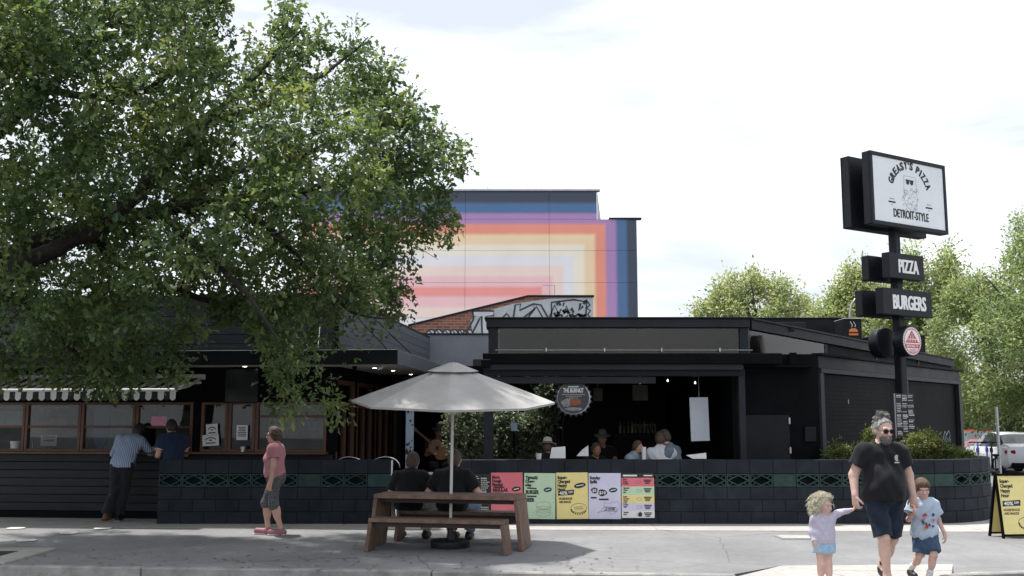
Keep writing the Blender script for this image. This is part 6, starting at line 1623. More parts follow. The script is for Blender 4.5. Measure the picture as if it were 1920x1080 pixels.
for s, th in (('a', 1), ('b', -1)): B += arm_prims(J5, g, s) + leg_prims(J5, g, s) + hand(J5['w' + s], (-.1 * th, -1, -.1), .18, .5, (0, 0, -1), th)
sdf_obj('body', B, .01, SK4, ps)
top = torso_prims(J5, g, .024, wide=1.06) + [Ell((.03, .10, .98), (.19, .145, .12), .06)]
for s in 'ab':
    S_a, E_a, W_a = (np.array(J5[q_ + s], float) for q_ in 'sew'); top += [Cap(S_a, E_a, .082, .066, .04), Cap(E_a, E_a + (W_a - E_a) * .55, .064, .058, .03, True)]
sdf_obj('shirt', top, .01, M_stripe, ps, clips=[((0, 0, .92), (0, 0, -1))], cuts=ncut(J5, 1), wrinkle=.008, wfreq=22, seed=5)
sdf_obj('trousers', [Ell((.03, .12, .97), (.165, .125, .11), .06)] + trouser(J5, g, 'a', 1.93, .026, 1.0, .012) + trouser(J5, g, 'b', 1.93, .026, 1.0, .012), .01, cloth('dark_trousers', (.016, .018, .022)), ps, clips=[((0, 0, 1.02), (0, 0, 1))], wrinkle=.005, wfreq=26)
P, cl = hair_cap(H5, .016, .045, -.07); sdf_obj('hair', P, .009, M_ink, ps, clips=cl)
M_tan_shoe = mat('tan_shoe', (.12, .07, .035), .5, .2)
for s, sole in (('a', 1), ('b', 0)):
    A_ = np.array(J5['a' + s]); so = sdf_obj('shoe', foot_prims(A_ + np.array((0, 0, -.005)), A_ + np.array((.0, -.17, -.04)), 1.0), .009, M_tan_shoe if s == 'b' else M_blk_shoe, ps)
    MB().box(V(A_ + np.array((0, -.07, -.078))), (.09, .28, .022), None, .01).build('sole', M_sole if s == 'a' else M_tan_shoe, so, local=True)

# ---- person in navy polo at the serving window (legs behind the low wall) ----------------------------------
J6 = joints(pelvis=(0, .03, .96), chest=(0, -.02, 1.26), neck=(0, -.07, 1.46), head=(0, -.13, 1.60), sa=(-.19, -.04, 1.40), sb=(.19, -.04, 1.40), ea=(-.26, -.06, 1.13), wa=(-.16, -.30, 1.15), eb=(.26, -.04, 1.12), wb=(.14, -.30, 1.20),
            ha=(-.09, .03, .93), hb=(.09, .03, .93), ka=(-.09, .0, .50), kb=(.1, .03, .5), aa=(-.09, .05, .085), ab=(.1, .07, .085))
pp = start('person in a navy polo with white sleeve trim at the serving window', (at(325, 850, 17.80).x, 17.80, 0), R(-138))
HP, H6 = head_prims(J6, 1.0, _n((0, -1, -.3)))
B = torso_prims(J6, 1) + HP
for s, th in (('a', 1), ('b', -1)): B += arm_prims(J6, 1, s) + leg_prims(J6, 1, s) + hand(J6['w' + s], (-.1 * th, -1, .1), .18, .7, (0, 0, 1), th)
sdf_obj('body', B, .01, SK1, pp)
sp6 = sdf_obj('shirt', torso_prims(J6, 1, .02, wide=1.05) + sleeve(J6, 1, 'a', .6, .024, 1.1, .01) + sleeve(J6, 1, 'b', .6, .024, 1.1, .01), .01, cloth('navy_polo', (.018, .03, .065)), pp, clips=[((0, 0, .90), (0, 0, -1))], cuts=ncut(J6, 1), wrinkle=.006, wfreq=24)
for s in 'ab':
    S_a, E_a = (np.array(J6[q_ + s], float) for q_ in 'se'); sdf_obj('sleeve_trim', [Cap(S_a + (E_a - S_a) * .56, S_a + (E_a - S_a) * .63, .091, .091, .005, True)], .009, M_white, sp6, clips=[(S_a + (E_a - S_a) * .58, -(E_a - S_a))])
sdf_obj('collar', [Cap(np.array(J6['neck']) - np.array((0, .0, .03)), np.array(J6['neck']) + np.array((0, -.01, .015)), .082, .070, .01, True)], .009, mat('white_navy_collar', (.4, .42, .48), .8, .1), sp6)
sdf_obj('trousers', [Ell((0, .03, .95), (.165, .125, .11), .06)] + trouser(J6, 1, 'a', 1.93, .018) + trouser(J6, 1, 'b', 1.93, .018), .012, cloth('dark_trousers', (.016, .018, .022)), pp, clips=[((0, 0, 1.0), (0, 0, 1))])
P, cl = hair_cap(H6, .016, .045, -.07); sdf_obj('hair', P, .009, M_ink, pp, clips=cl)
for s in 'ab': A_ = np.array(J6['a' + s]); sdf_obj('shoe', foot_prims(A_, A_ + np.array((0, -.17, -.04)), 1.0), .011, M_blk_shoe, pp)
wp = pp.location + Matrix.Rotation(R(-138), 3, 'Z') @ V((0.0, -.42, 1.21))
tt = thing('phone', 'small pale phone held by the person in the navy polo', 'phone', tuple(wp))
MB().box((0, 0, 0), (.075, .15, .012), (R(30), 0, R(40)), .004).build('case', M_steel, tt, local=True)

# ---- people inside the bar --------------------------------------------------------------------------------------
def patron(label, px, Y, headpx, yaw, shirt, sk, hairm, g=1.0, lean=.08, hat=None, arm=None, sleeve_t=.6):
    zt = at(px, headpx, Y).z; base = zt - .80 * g                      # seat-relative: head top sits .80 g above the pelvis
    pos = at(px, 800, Y); t = start(label, (pos.x, Y, 0), yaw); pz_ = base
    Jn = joints(pelvis=(0, .02, pz_), chest=(0, .04 - lean, pz_ + .34 * g), neck=(0, .03 - lean * 1.4, pz_ + .53 * g), head=(0, -.01 - lean * 1.7, pz_ + .69 * g), sa=(-.185 * g, .03 - lean, pz_ + .46 * g), sb=(.185 * g, .03 - lean, pz_ + .46 * g),
                ea=(-.27 * g, -.12 - lean, pz_ + .22 * g), wa=(-.12, -.34, pz_ + .26 * g), eb=(.27 * g, -.12 - lean, pz_ + .22 * g), wb=(.12, -.34, pz_ + .26 * g),
                ha=(-.09, 0, pz_ - .02), hb=(.09, 0, pz_ - .02), ka=(-.13, -.40, pz_), kb=(.13, -.40, pz_), aa=(-.13, -.36, max(pz_ - .42, .1)), ab=(.13, -.36, max(pz_ - .42, .1)))
    HP, Hn = head_prims(Jn, g, _n((0, -1, -.15)))
    B = torso_prims(Jn, g) + HP
    for q, th in (('a', 1), ('b', -1)): B += arm_prims(Jn, g, q) + leg_prims(Jn, g, q) + hand(Jn['w' + q], (0, -1, 0), .17, .6, (0, 0, -1), th)
    sdf_obj('body', B, .012, sk, t)
    sdf_obj('shirt', torso_prims(Jn, g, .02, wide=1.06) + sleeve(Jn, g, 'a', sleeve_t, .022, 1.1, .01) + sleeve(Jn, g, 'b', sleeve_t, .022, 1.1, .01), .012, shirt, t, clips=[((0, 0, pz_ - .06), (0, 0, -1))], cuts=ncut(Jn, g), wrinkle=.006, wfreq=24, seed=px)
    sdf_obj('trousers', [Ell((0, 0, pz_), (.17, .14, .09), .06)] + trouser(Jn, g, 'a', 1.9, .016) + trouser(Jn, g, 'b', 1.9, .016), .013, MATS['dark_trousers'], t)
    P, cl = hair_cap(Hn, .016, .045, -.075); sdf_obj('hair', P, .011, hairm, t, clips=cl)
    if hat:
        h, f, u, r, k = Hn; c = V(h + u * .075 * k)
        ht = MB().lathe([(.001, .115), (.05, .12), (.075, .10), (.088, .02), (.092, 0), (.165, -.012), (.17, -.006), (.092, .012)], 24, c, (R(14), 0, 0)).build('hat', hat, t, True, True)
        MB().lathe([(.0905, .004), (.0885, .03), (.0895, .03), (.092, .004)], 24, c, (R(14), 0, 0), cap=False).build('hat_band', M_ink, ht, True, True)
    return t
M_wht_tee = cloth('white_tee', (.62, .63, .66), .06); M_gry_tee = cloth('blue_grey_tee', (.16, .20, .24), .1)
patron('person seen from behind in a white tee, sitting inside the bar', 1240, 18.2, 812, R(180), M_wht_tee, SK1, MATS['short_brown_hair'], 1.0, .12)
patron('person with glasses in a grey-blue tee leaning over beside the white-shirted one', 1272, 18.35, 808, R(-120), M_gry_tee, SK2, MATS['short_brown_hair'], 1.02, .16)
patron('person in a pale blue top seen from the side inside the bar', 1182, 18.6, 828, R(60), cloth('pale_blue_top', (.30, .38, .46), .1), SK1, MATS['brown_hair'], .85)
patron('dim figure with a reddish face behind the second white panel', 1112, 19.2, 832, R(20), M_blktee, SK3, MATS['short_brown_hair'], .95)
patron('dim figure in a grey cap deep inside the bar', 1128, 20.5, 812, R(0), M_blktee2, SK3, MATS['grey_hair'], 1.0, hat=mat('grey_cap', (.10, .10, .095), .8, .2))
patron('person in black wearing a pale straw hat at the open front of the bar', 1022, 18.3, 829, R(165), M_blktee, SK1, MATS['short_brown_hair'], .92, .1, hat=mat('straw_hat', (.55, .50, .42), .8, .15, 60, bump=.5, bscale=200))

# ================================================================== picnic table, benches, umbrella
M_deck = mat('merbau_plank', (.150, .092, .065), .52, .45, 9, bump=.2, bscale=50, stretch=(.6, 5, .6), ovar=.22)
M_deck_e = mat('merbau_dark', (.03, .016, .012), .6, .3)
def slab_set(name, label, cat, centre, L, D, H, npl, th, flare, group=None):
    t = thing(name, label, cat, tuple(centre), BR, group)
    pw = D / npl
    for i in range(npl):
        y = -D / 2 + pw * (i + .5)
        MB().box((0, y, H - th / 2), (L, pw - .006, th), None, .005).build('top_plank', M_deck, t, local=True)
    for sx in (-1, 1):
        for i in range(npl):
            y = -D / 2 + pw * (i + .5); h2 = H - th - .003; a = math.atan2(flare, h2)
            MB().box((sx * (L / 2 - th / 2 + flare / 2), y, h2 / 2 + .002), (th, pw - .006, h2 / math.cos(a) - .006), (0, -sx * a, 0), .005).build('leg_plank', M_deck, t, local=True)
    MB().bx(-L / 2 + th, L / 2 - th, -D * .3, -D * .3 + .05, H - th - .06, H - th - .002).build('bearer', M_deck_e, t, local=True)
    MB().bx(-L / 2 + th, L / 2 - th, D * .25, D * .25 + .05, H - th - .06, H - th - .002).build('bearer', M_deck_e, t, local=True)
    return t
slab_set('picnic_table', 'brown timber slab table with the umbrella pole through it', 'table', TB, 2.02, .62, .72, 4, .055, .07)
slab_set('bench', 'brown timber slab bench on the near side of the picnic table', 'bench', TB - TV_ * (.31 + .13 + .16), 1.84, .32, .44, 3, .05, .05, 'benches at the picnic table')
slab_set('bench', 'brown timber slab bench with two people sitting, far side of the table', 'bench', TB + TV_ * (.31 + .13 + .16), 1.84, .32, .44, 3, .05, .05, 'benches at the picnic table')
M_canvas = mat('grey_canvas', (.37, .36, .345), .8, .12, 2.2, bump=.15, bscale=150, detail=8, ovar=.04)
um = thing('market_umbrella', 'pale grey octagonal market umbrella over the picnic table', 'umbrella', (TB.x, TB.y, 0))
um.rotation_euler = (0, R(.6), 0)
RU, ZE, ZAp = 1.43, 1.99, 2.50
TLT = R(5.5)
def tilt(p):                                           # the canopy leans a little towards the road
    y, z = p[1], p[2] - 2.3
    return (p[0], y * math.cos(TLT) - z * math.sin(TLT), 2.3 + y * math.sin(TLT) + z * math.cos(TLT))
def cpt(a, t):                                         # canopy point: angle, 0 centre .. 1 rim; slight sag between ribs
    k = a / (math.pi / 4); f = abs(k - round(k)) * 2   # 0 on a rib, 1 midway
    r = RU * t * (1 - (1 - math.cos(math.pi / 8)) * f * (2 - f)) ; z = ZAp - (ZAp - ZE) * (t ** 1.06) - .022 * math.sin(math.pi * t) * f
    return tilt((r * math.cos(a), r * math.sin(a), z))
for s in range(8):
    m = MB(); na, ntt = 6, 8; g_ = {}
    for i in range(na + 1):
        for j in range(ntt + 1): g_[i, j] = len(m.v); m.v.append(cpt(s * math.pi / 4 + math.pi / 4 * i / na, .16 + .84 * j / ntt))
    for i in range(na):
        for j in range(ntt): m.f.append((g_[i, j], g_[i, j + 1], g_[i + 1, j + 1], g_[i + 1, j])); m.m.append(0)
    hem = [cpt(s * math.pi / 4 + math.pi / 4 * i / na, 1.0) for i in range(na + 1)]; b0 = len(m.v)
    for p in hem: m.v.append((p[0] * 1.0, p[1] * 1.0, p[2])); m.v.append((p[0] * .998, p[1] * .998, p[2] - .028))
    for i in range(na): m.f.append((b0 + 2 * i, b0 + 2 * i + 1, b0 + 2 * i + 3, b0 + 2 * i + 2)); m.m.append(0)
    m.build('canopy_panel', M_canvas, um, smooth=40, local=True)
vc = MB(); n = 24
prof = [(.001, ZAp + .035), (.06, ZAp + .03), (.36, ZAp - .085)]
for i in range(len(prof)):
    for k in range(8): a = k * math.pi / 4; vc.v.append(tilt((prof[i][0] * math.cos(a), prof[i][0] * math.sin(a), prof[i][1])))
for i in range(2):
    for k in range(8): vc.f.append((i * 8 + k, i * 8 + (k + 1) % 8, (i + 1) * 8 + (k + 1) % 8, (i + 1) * 8 + k)); vc.m.append(0)
vc.build('vent_cap', M_canvas, um, local=True)
M_pole = mat('white_pole', (.62, .61, .59), .35, .06, 5)
MB().tube([(0, 0, .08), (0, 0, ZAp - .02)], .021, 12).build('pole', M_pole, um, smooth=40, local=True)
for s in range(8):
    a = s * math.pi / 4; e = cpt(a, .97)
    MB().tube([(0.03 * math.cos(a), .03 * math.sin(a), ZAp - .04), (e[0], e[1], e[2] - .02)], .009, 6).build('rib', M_pole, um, local=True)
    m_ = cpt(a, .5); MB().tube([(0.03 * math.cos(a), .03 * math.sin(a), 1.85), (m_[0], m_[1], m_[2] - .03)], .007, 6).build('strut', M_pole, um, local=True)
MB().lathe([(.04, 1.81), (.045, 1.83), (.045, 1.88), (.03, 1.9)], 12).build('runner', M_pole, um, smooth=40, local=True)
MB().lathe([(.26, 0), (.27, .02), (.27, .085), (.255, .10), (.06, .105), (.05, .12), (.035, .30), (.03, .30)], 32).build('base', mat('black_cast_iron', (.012, .013, .014), .55, .3, 12, bump=.3), um, smooth=40, local=True)

# ================================================================== small things inside and around the bar
def hang_sign():
    c = at(1075, 746, 17.95); r0 = .315
    t = thing('bottle_cap_sign', 'round bottle-cap shaped burger sign hanging in the open bar front', 'sign', tuple(c))
    cap = MB(); n = 84
    prof = []
    vs = []; fs = []
    for j, (rr, yy, wob) in enumerate(((r0 * .86, -.03, 0), (r0 * .93, -.028, 0), (r0 * 1.0, .0, .018), (r0 * 1.03, .035, .028), (r0 * .9, .04, 0))):
        for k in range(n):
            a = 2 * math.pi * k / n; q = rr + wob * math.sin(21 * a); vs.append((q * math.cos(a), yy, q * math.sin(a)))
    for j in range(4):
        for k in range(n): fs.append((j * n + k, j * n + (k + 1) % n, (j + 1) * n + (k + 1) % n, (j + 1) * n + k))
    cap.add(vs, fs); rim = cap.build('rim', mat('brushed_rim', (.30, .32, .35), .3, .2, 8, metal=.8), t, smooth=True, local=True)
    fr = lambda a, b, d: V((a, -.03 - d, b))
    fc = MB(); decal(fc, blob(0, 0, r0 * .875, r0 * .875, 40), fr, .0, 0)
    put_text(fc, 'THE BURNKIT', fr, 0, r0 * .30, r0 * .24, r0 * 1.15, .03, 'c', .003, 1)
    ribbon(fc, [(-r0 * .3, r0 * .62), (r0 * .3, r0 * .62)], r0 * .07, fr, .003, 1)
    for k in range(3): ribbon(fc, [(-r0 * (.65 - .2 * k), r0 * (.19 - .1 * k)), (r0 * (.65 - .2 * k), r0 * (.19 - .1 * k))], r0 * .05, fr, .003, 2)
    decal(fc, blob(-r0 * .35, -r0 * .25, r0 * .35, r0 * .22, 16, .4, .12, 1), fr, .003, 3); decal(fc, blob(0, -r0 * .62, r0 * .5, r0 * .1, 16, 0, .06, 2), fr, .004, 3)
    decal(fc, blob(r0 * .1, -r0 * .25, r0 * .33, r0 * .18, 16, 0, .06, 3), fr, .005, 4); decal(fc, blob(r0 * .05, -r0 * .33, r0 * .27, r0 * .1, 16, .1, .1, 4), fr, .006, 5); ribbon(fc, [(-r0 * .2, -r0 * .12), (r0 * .1, -r0 * .02), (r0 * .4, -r0 * .15)], r0 * .07, fr, .007, 4)
    fc.build('face', [mat('sign_dark_face', (.02, .02, .024), .3, .2), M_letw, mat('grey_ink', (.25, .25, .26), .6, .1), mat('smoke_grey', (.22, .22, .23), .6, .5, 12), mat('bun_brown', (.20, .10, .05), .6, .2), mat('sauce_red', (.32, .05, .03), .6, .2)], rim, local=True)
    MB().tube([(0, .0, r0), (0, .0, r0 + .15)], .008, 6).build('hanger', M_steel, t, local=True)
hang_sign()
a, b = at(1295, 827, 18.6), at(1328, 745, 18.6)
t = thing('white_board', 'blank white hanging panel on the inner right wall of the bar', 'panel', ((a.x + b.x) / 2, 18.6, a.z))
MB().box(((a.x + b.x) / 2, 18.6, (a.z + b.z) / 2), (b.x - a.x, .02, b.z - a.z), (0, R(-1.2), 0), .004).build('panel', mat('blue_white_panel', (.66, .70, .76), .6, .04), t)
MB().tube([((a.x + b.x) / 2, 18.6, b.z), ((a.x + b.x) / 2, 18.6, 2.65)], .005, 6).build('cord', M_steel, t)
def folded(label, px0, px1, py0, py1, Y, skew):
    a, b = at(px0, py1, Y), at(px1, py0, Y); wd, h = b.x - a.x, b.z - a.z; base = 1.0 if a.z > 1.0 else a.z
    t = thing('folded_sheet', label, 'panel', ((a.x + b.x) / 2, Y, a.z), 0, 'white panels on the bar ledge')
    for s in (-1, 1):
        MB().prism([(-wd / 2, 0), (wd / 2, 0), (wd / 2, h), (-wd / 2 + skew * wd, h * (1 - abs(skew) * .8))], -.004, .004, lambda p, q, d, s=s: V((p, d + s * (h - q) * .2, q))).build('leaf', M_paper, t, local=True)
    return t
folded('larger white slanted sheet standing right of the straw hat', 1031, 1060, 837, 859, 17.75, .12)
folded('smaller white slanted sheet between the round sign and the dim figures', 1081, 1103, 835, 855, 18.0, .5)
folded('white curved sheet near the right end of the open bar front', 1299, 1324, 849, 860, 17.75, -.5)
ldg = thing('bar_ledge', 'dark timber ledge running behind the low wall of the bar', 'ledge', (1.5, 17.9, 0))
MB().bx(-.6, 3.9, 17.56, 18.02, 1.005, 1.045, .006).build('top', M_deck_e, ldg)
for x_ in (-.4, .8, 2.0, 3.2): MB().bx(x_, x_ + .06, 17.62, 17.95, .02, 1.003).build('bracket', M_black, ldg)
for x_ in (-1.0,): pass
for lab, px, py0, py1, Y, rad, m in (('tall pale cup beside the white-shirted person', 1207, 838, 857, 17.8, .045, M_paper), ('short white cup left of the straw hat', 1010, 850, 859, 17.75, .055, M_white)):
    a = at(px, py1, Y); b = at(px, py0, Y); t = thing('cup', lab, 'cup', (a.x, Y, 1.046)); h = b.z - 1.046
    MB().lathe([(rad * .75, 0), (rad, h), (rad * 1.05, h), (rad * .9, h - .01), (rad * .65, .01)], 18, cap=False).build('cup', m, t, smooth=40, local=True)
    MB().tube([(0, 0, h * .3), (.02, 0, h + .07)], .005, 6).build('straw', M_black, t, local=True)
# dim glimpses at the back of the room
bk = thing('back_bar_shelf', 'pale back-bar shelf with bottles deep inside the bar', 'shelf', at(1205, 840, 24.8))
fbox('counter', 1150, 1232, 812, 850, 24.6, .5, M_dim, bk, .02)
fbox('pale_glimpse_panel', 1185, 1230, 795, 812, 25.2, .06, mat('pale_window_tone', (.55, .56, .56), .6, .2, 4), bk)  # unlit panel; its pale colour stands in for bright window glimpses
rs = random.Random(2)
for i in range(9):
    px = 1163 + i * 7.5; q = at(px, 812, 24.8); MB().lathe([(.04, 0), (.04, .16), (.015, .22), (.015, .28)], 10, (q.x, 24.8, q.z)).build('bottle', mat('bottle_%d' % (i % 3), ((.3, .3, .28), (.10, .2, .1), (.28, .15, .05))[i % 3], .2, .1), bk, smooth=40)
for lab, x0, x1, y0, y1 in (('pale menu panel hanging deep in the bar ceiling', 1186, 1215, 722, 751), ('dim framed panel hanging right of the round sign', 1112, 1130, 728, 752)):
    t = thing('menu_placard', lab, 'panel', at((x0 + x1) / 2, y1, 22)); fbox('board', x0, x1, y0, y1, 22, .03, mat('grey_cardboard', (.30, .29, .27), .8, .2), t)
    q = at((x0 + x1) / 2, y0, 22.01); MB().tube([q, (q.x, q.y, 2.66)], .006, 5).build('cord', M_steel, t)
M_bulb = mat('lit_bulb', (.9, .86, .75), .4, .02, emis=((1, .93, .78), 1.2))
sl = thing('string_lights', 'string of small lit bulbs hanging inside the bar front', 'string lights', at(1000, 712, 18.3))
pts = []
for i in range(25):
    u_ = i / 24; pts.append((at(918, 708, 18.2).x + (at(1340, 735, 18.6).x - at(918, 708, 18.2).x) * u_, 18.2 + .5 * u_, 2.52 - .10 * abs(math.sin(u_ * math.pi * 4))))
MB().tube(pts, .005, 5).build('cable', M_black, sl)
for i in range(1, 25, 3): p = pts[i]; MB().lathe([(.004, .0), (.008, -.01), (.017, -.03), (.014, -.046), (.003, -.052)], 10, p).build('bulb', M_bulb, sl, smooth=True)
# blue-white notice inside, left
a, b = at(958, 808, 19.6), at(970, 792, 19.6); t = thing('paper_notice', 'small pale blue notice among the plants by the left post', 'notice', (a.x, 19.6, a.z))
MB().bx(a.x, b.x, 19.6, 19.62, a.z, b.z).build('sheet', mat('pale_blue_paper', (.42, .55, .70), .6, .1), t); MB().bx((a.x + b.x) / 2 - .02, (a.x + b.x) / 2 + .02, 19.625, 19.66, 0, b.z).build('stake', M_black, t)
for px in (983, 1000):
    q = at(px, 800, 20.9); t = thing('court_post', 'dark timber post of the planted court, %s of the pair' % ('left' if px < 990 else 'right'), 'post', (q.x, 20.9, 0))
    MB().bx(q.x - .07, q.x + .07, 20.9, 21.04, 0, 2.9, .006).build('post', M_black, t); MB().bx(q.x - .09, q.x + .09, 20.88, 21.06, 0.02, .12, .006).build('foot', M_steel, t)
# banner post, cafe table, stools in the entrance
a, b = at(760, 852, 19.4), at(776, 765, 19.4)
t = thing('narrow_banner', 'narrow pale blue banner with black shapes at the entrance', 'banner', ((a.x + b.x) / 2, 19.4, 0))
MB().bx(a.x, b.x, 19.4, 19.44, .4, b.z + .2, .004).build('panel', mat('pale_blue_banner', (.40, .50, .60), .6, .1), t)
fr = frame((a.x, 19.398, a.z), (1, 0, 0), (0, 0, 1), (0, -1, 0)); pr = MB(); wd = b.x - a.x; rs = random.Random(5)
for i in range(11): decal(pr, blob(rs.uniform(.02, wd - .02), rs.uniform(0, .85), rs.uniform(.008, .028), rs.uniform(.012, .03), 8, 0, .25, i), fr, .002 + .0004 * i)
decal(pr, [(0, 0), (wd, 0), (wd, .10), (wd * .75, .05), (wd * .6, .12), (wd * .4, .04), (wd * .2, .13), (0, .06)], fr, .008); pr.build('print', M_ink, t)
q = at(787, 886, 18.7); t = thing('cafe_table', 'small round white-topped table in the entrance gap', 'table', (q.x, 18.7, 0))
MB().lathe([(.001, .745), (.30, .745), (.31, .755), (.31, .77), (.30, .775), (.001, .775)], 28).build('top', M_white, t, smooth=40, local=True)
MB().tube([(0, 0, .02), (0, 0, .745)], .03, 10).build('stem', M_black, t, local=True); MB().lathe([(.22, 0.02), (.21, .035), (.04, .05)], 20).build('base', M_black, t, local=True)
M_chrome = mat('polished_steel', (.62, .63, .65), .18, .1, 5, metal=1)
for i, (px, lab) in enumerate(((655, 'curved silver stool back above the low wall, left one'), (722, 'curved silver stool back above the low wall, right one'))):
    q = at(px, 860, 17.75); t = thing('metal_stool', lab, 'stool', (q.x, 17.75, 0), 0, 'metal stools behind the low wall')
    MB().tube([(-.25 * math.cos(a_), .02 - .05 * math.sin(a_), .93 + .165 * math.sin(a_)) for a_ in np.linspace(-.15, math.pi + .15, 15)], .014, 8).build('back_hoop', M_chrome, t, smooth=True, local=True)
    MB().add([(x_, .035, z_) for x_, z_ in [(-.235, .95)] + [(-.235 * math.cos(a_), .93 + .15 * math.sin(a_)) for a_ in np.linspace(.1, math.pi - .1, 12)] + [(.235, .95)]], [tuple(range(14))]).build('back_panel', M_black, t, local=True)
    MB().lathe([(.001, .70), (.19, .70), (.2, .72), (.19, .74), (.001, .74)], 20, (0, .16, 0)).build('seat', M_black, t, local=True)
    for sx in (-1, 1):
        for sy in (-.02, .32): MB().tube([(sx * .15, sy * .7 + .04, .70), (sx * .21, sy, .01)], .012, 6).build('leg', M_chrome, t, local=True)
a = at(744, 895, 17.28); t = thing('printed_sheet', 'white sheet with black marks on the end of the left low wall', 'notice', (-2.02, 17.25, .6))
MB().bx(-2.036, -2.026, 17.31, 17.48, .62, 1.05).build('sheet', M_paper, t)
pr = MB(); rs = random.Random(3)
for i in range(9): y_, z_ = rs.uniform(17.33, 17.46), rs.uniform(.66, 1.0); pr.bx(-2.0255, -2.0245, y_ - .015, y_ + .015, z_ - .012, z_ + .012)
pr.build('print', M_ink, t)
# musician in the dark alley
mus = patron('dim musician in a dark top playing a guitar in the entrance passage', 822, 22.0, 800, R(12), cloth('maroon_shirt', (.06, .012, .012)), SK3, MATS['short_brown_hair'], 1.0, .06, hat=mat('dark_hat', (.03, .03, .03), .8, .2))
gq = at(823, 843, 21.55); gt = thing('acoustic_guitar', 'brown acoustic guitar held by the musician in the passage', 'guitar', tuple(gq), R(5))
gb_ = [(x_ * (1 - .22 * math.exp(-((z_ - .03) / .07) ** 2)), z_) for x_, z_ in [( .19 * math.cos(a_), .24 * math.sin(a_)) for a_ in np.linspace(0, 2 * math.pi, 30)[:-1]]]
rot = R(50); rf = lambda a_, b_, d: V((a_ * math.cos(rot) - b_ * math.sin(rot), d, a_ * math.sin(rot) + b_ * math.cos(rot)))
bd = MB().prism(gb_, 0, .1, rf).build('body', mat('spruce_top', (.24, .11, .045), .35, .15, 4), gt, local=True)
MB().prism([(a_ * .045, .05 + b_ * .045) for a_, b_ in blob(0, 0, 1, 1, 16)], -.004, .0, rf).build('sound_hole', M_ink, bd, local=True)
MB().prism([(-.025, .2), (.025, .2), (.022, .62), (-.022, .62)], -.01, .02, rf).build('neck', M_timber, gt, local=True)
MB().prism([(-.035, .62), (.035, .62), (.04, .76), (-.04, .76)], -.005, .015, rf).build('headstock', M_timber, gt, local=True)
# roof over the passage at the back
ar = thing('passage_roof', 'dark flat roof over the passage between the buildings', 'roof', (-1.6, 23, 0))
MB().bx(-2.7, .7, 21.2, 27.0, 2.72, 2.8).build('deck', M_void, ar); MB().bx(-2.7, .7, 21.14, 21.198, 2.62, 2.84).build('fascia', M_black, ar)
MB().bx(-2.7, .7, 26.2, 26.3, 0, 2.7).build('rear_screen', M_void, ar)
for x_ in (-2.4, -.9): MB().bx(x_, x_ + .1, 21.25, 21.35, 0, 2.7).build('post', M_black, ar)

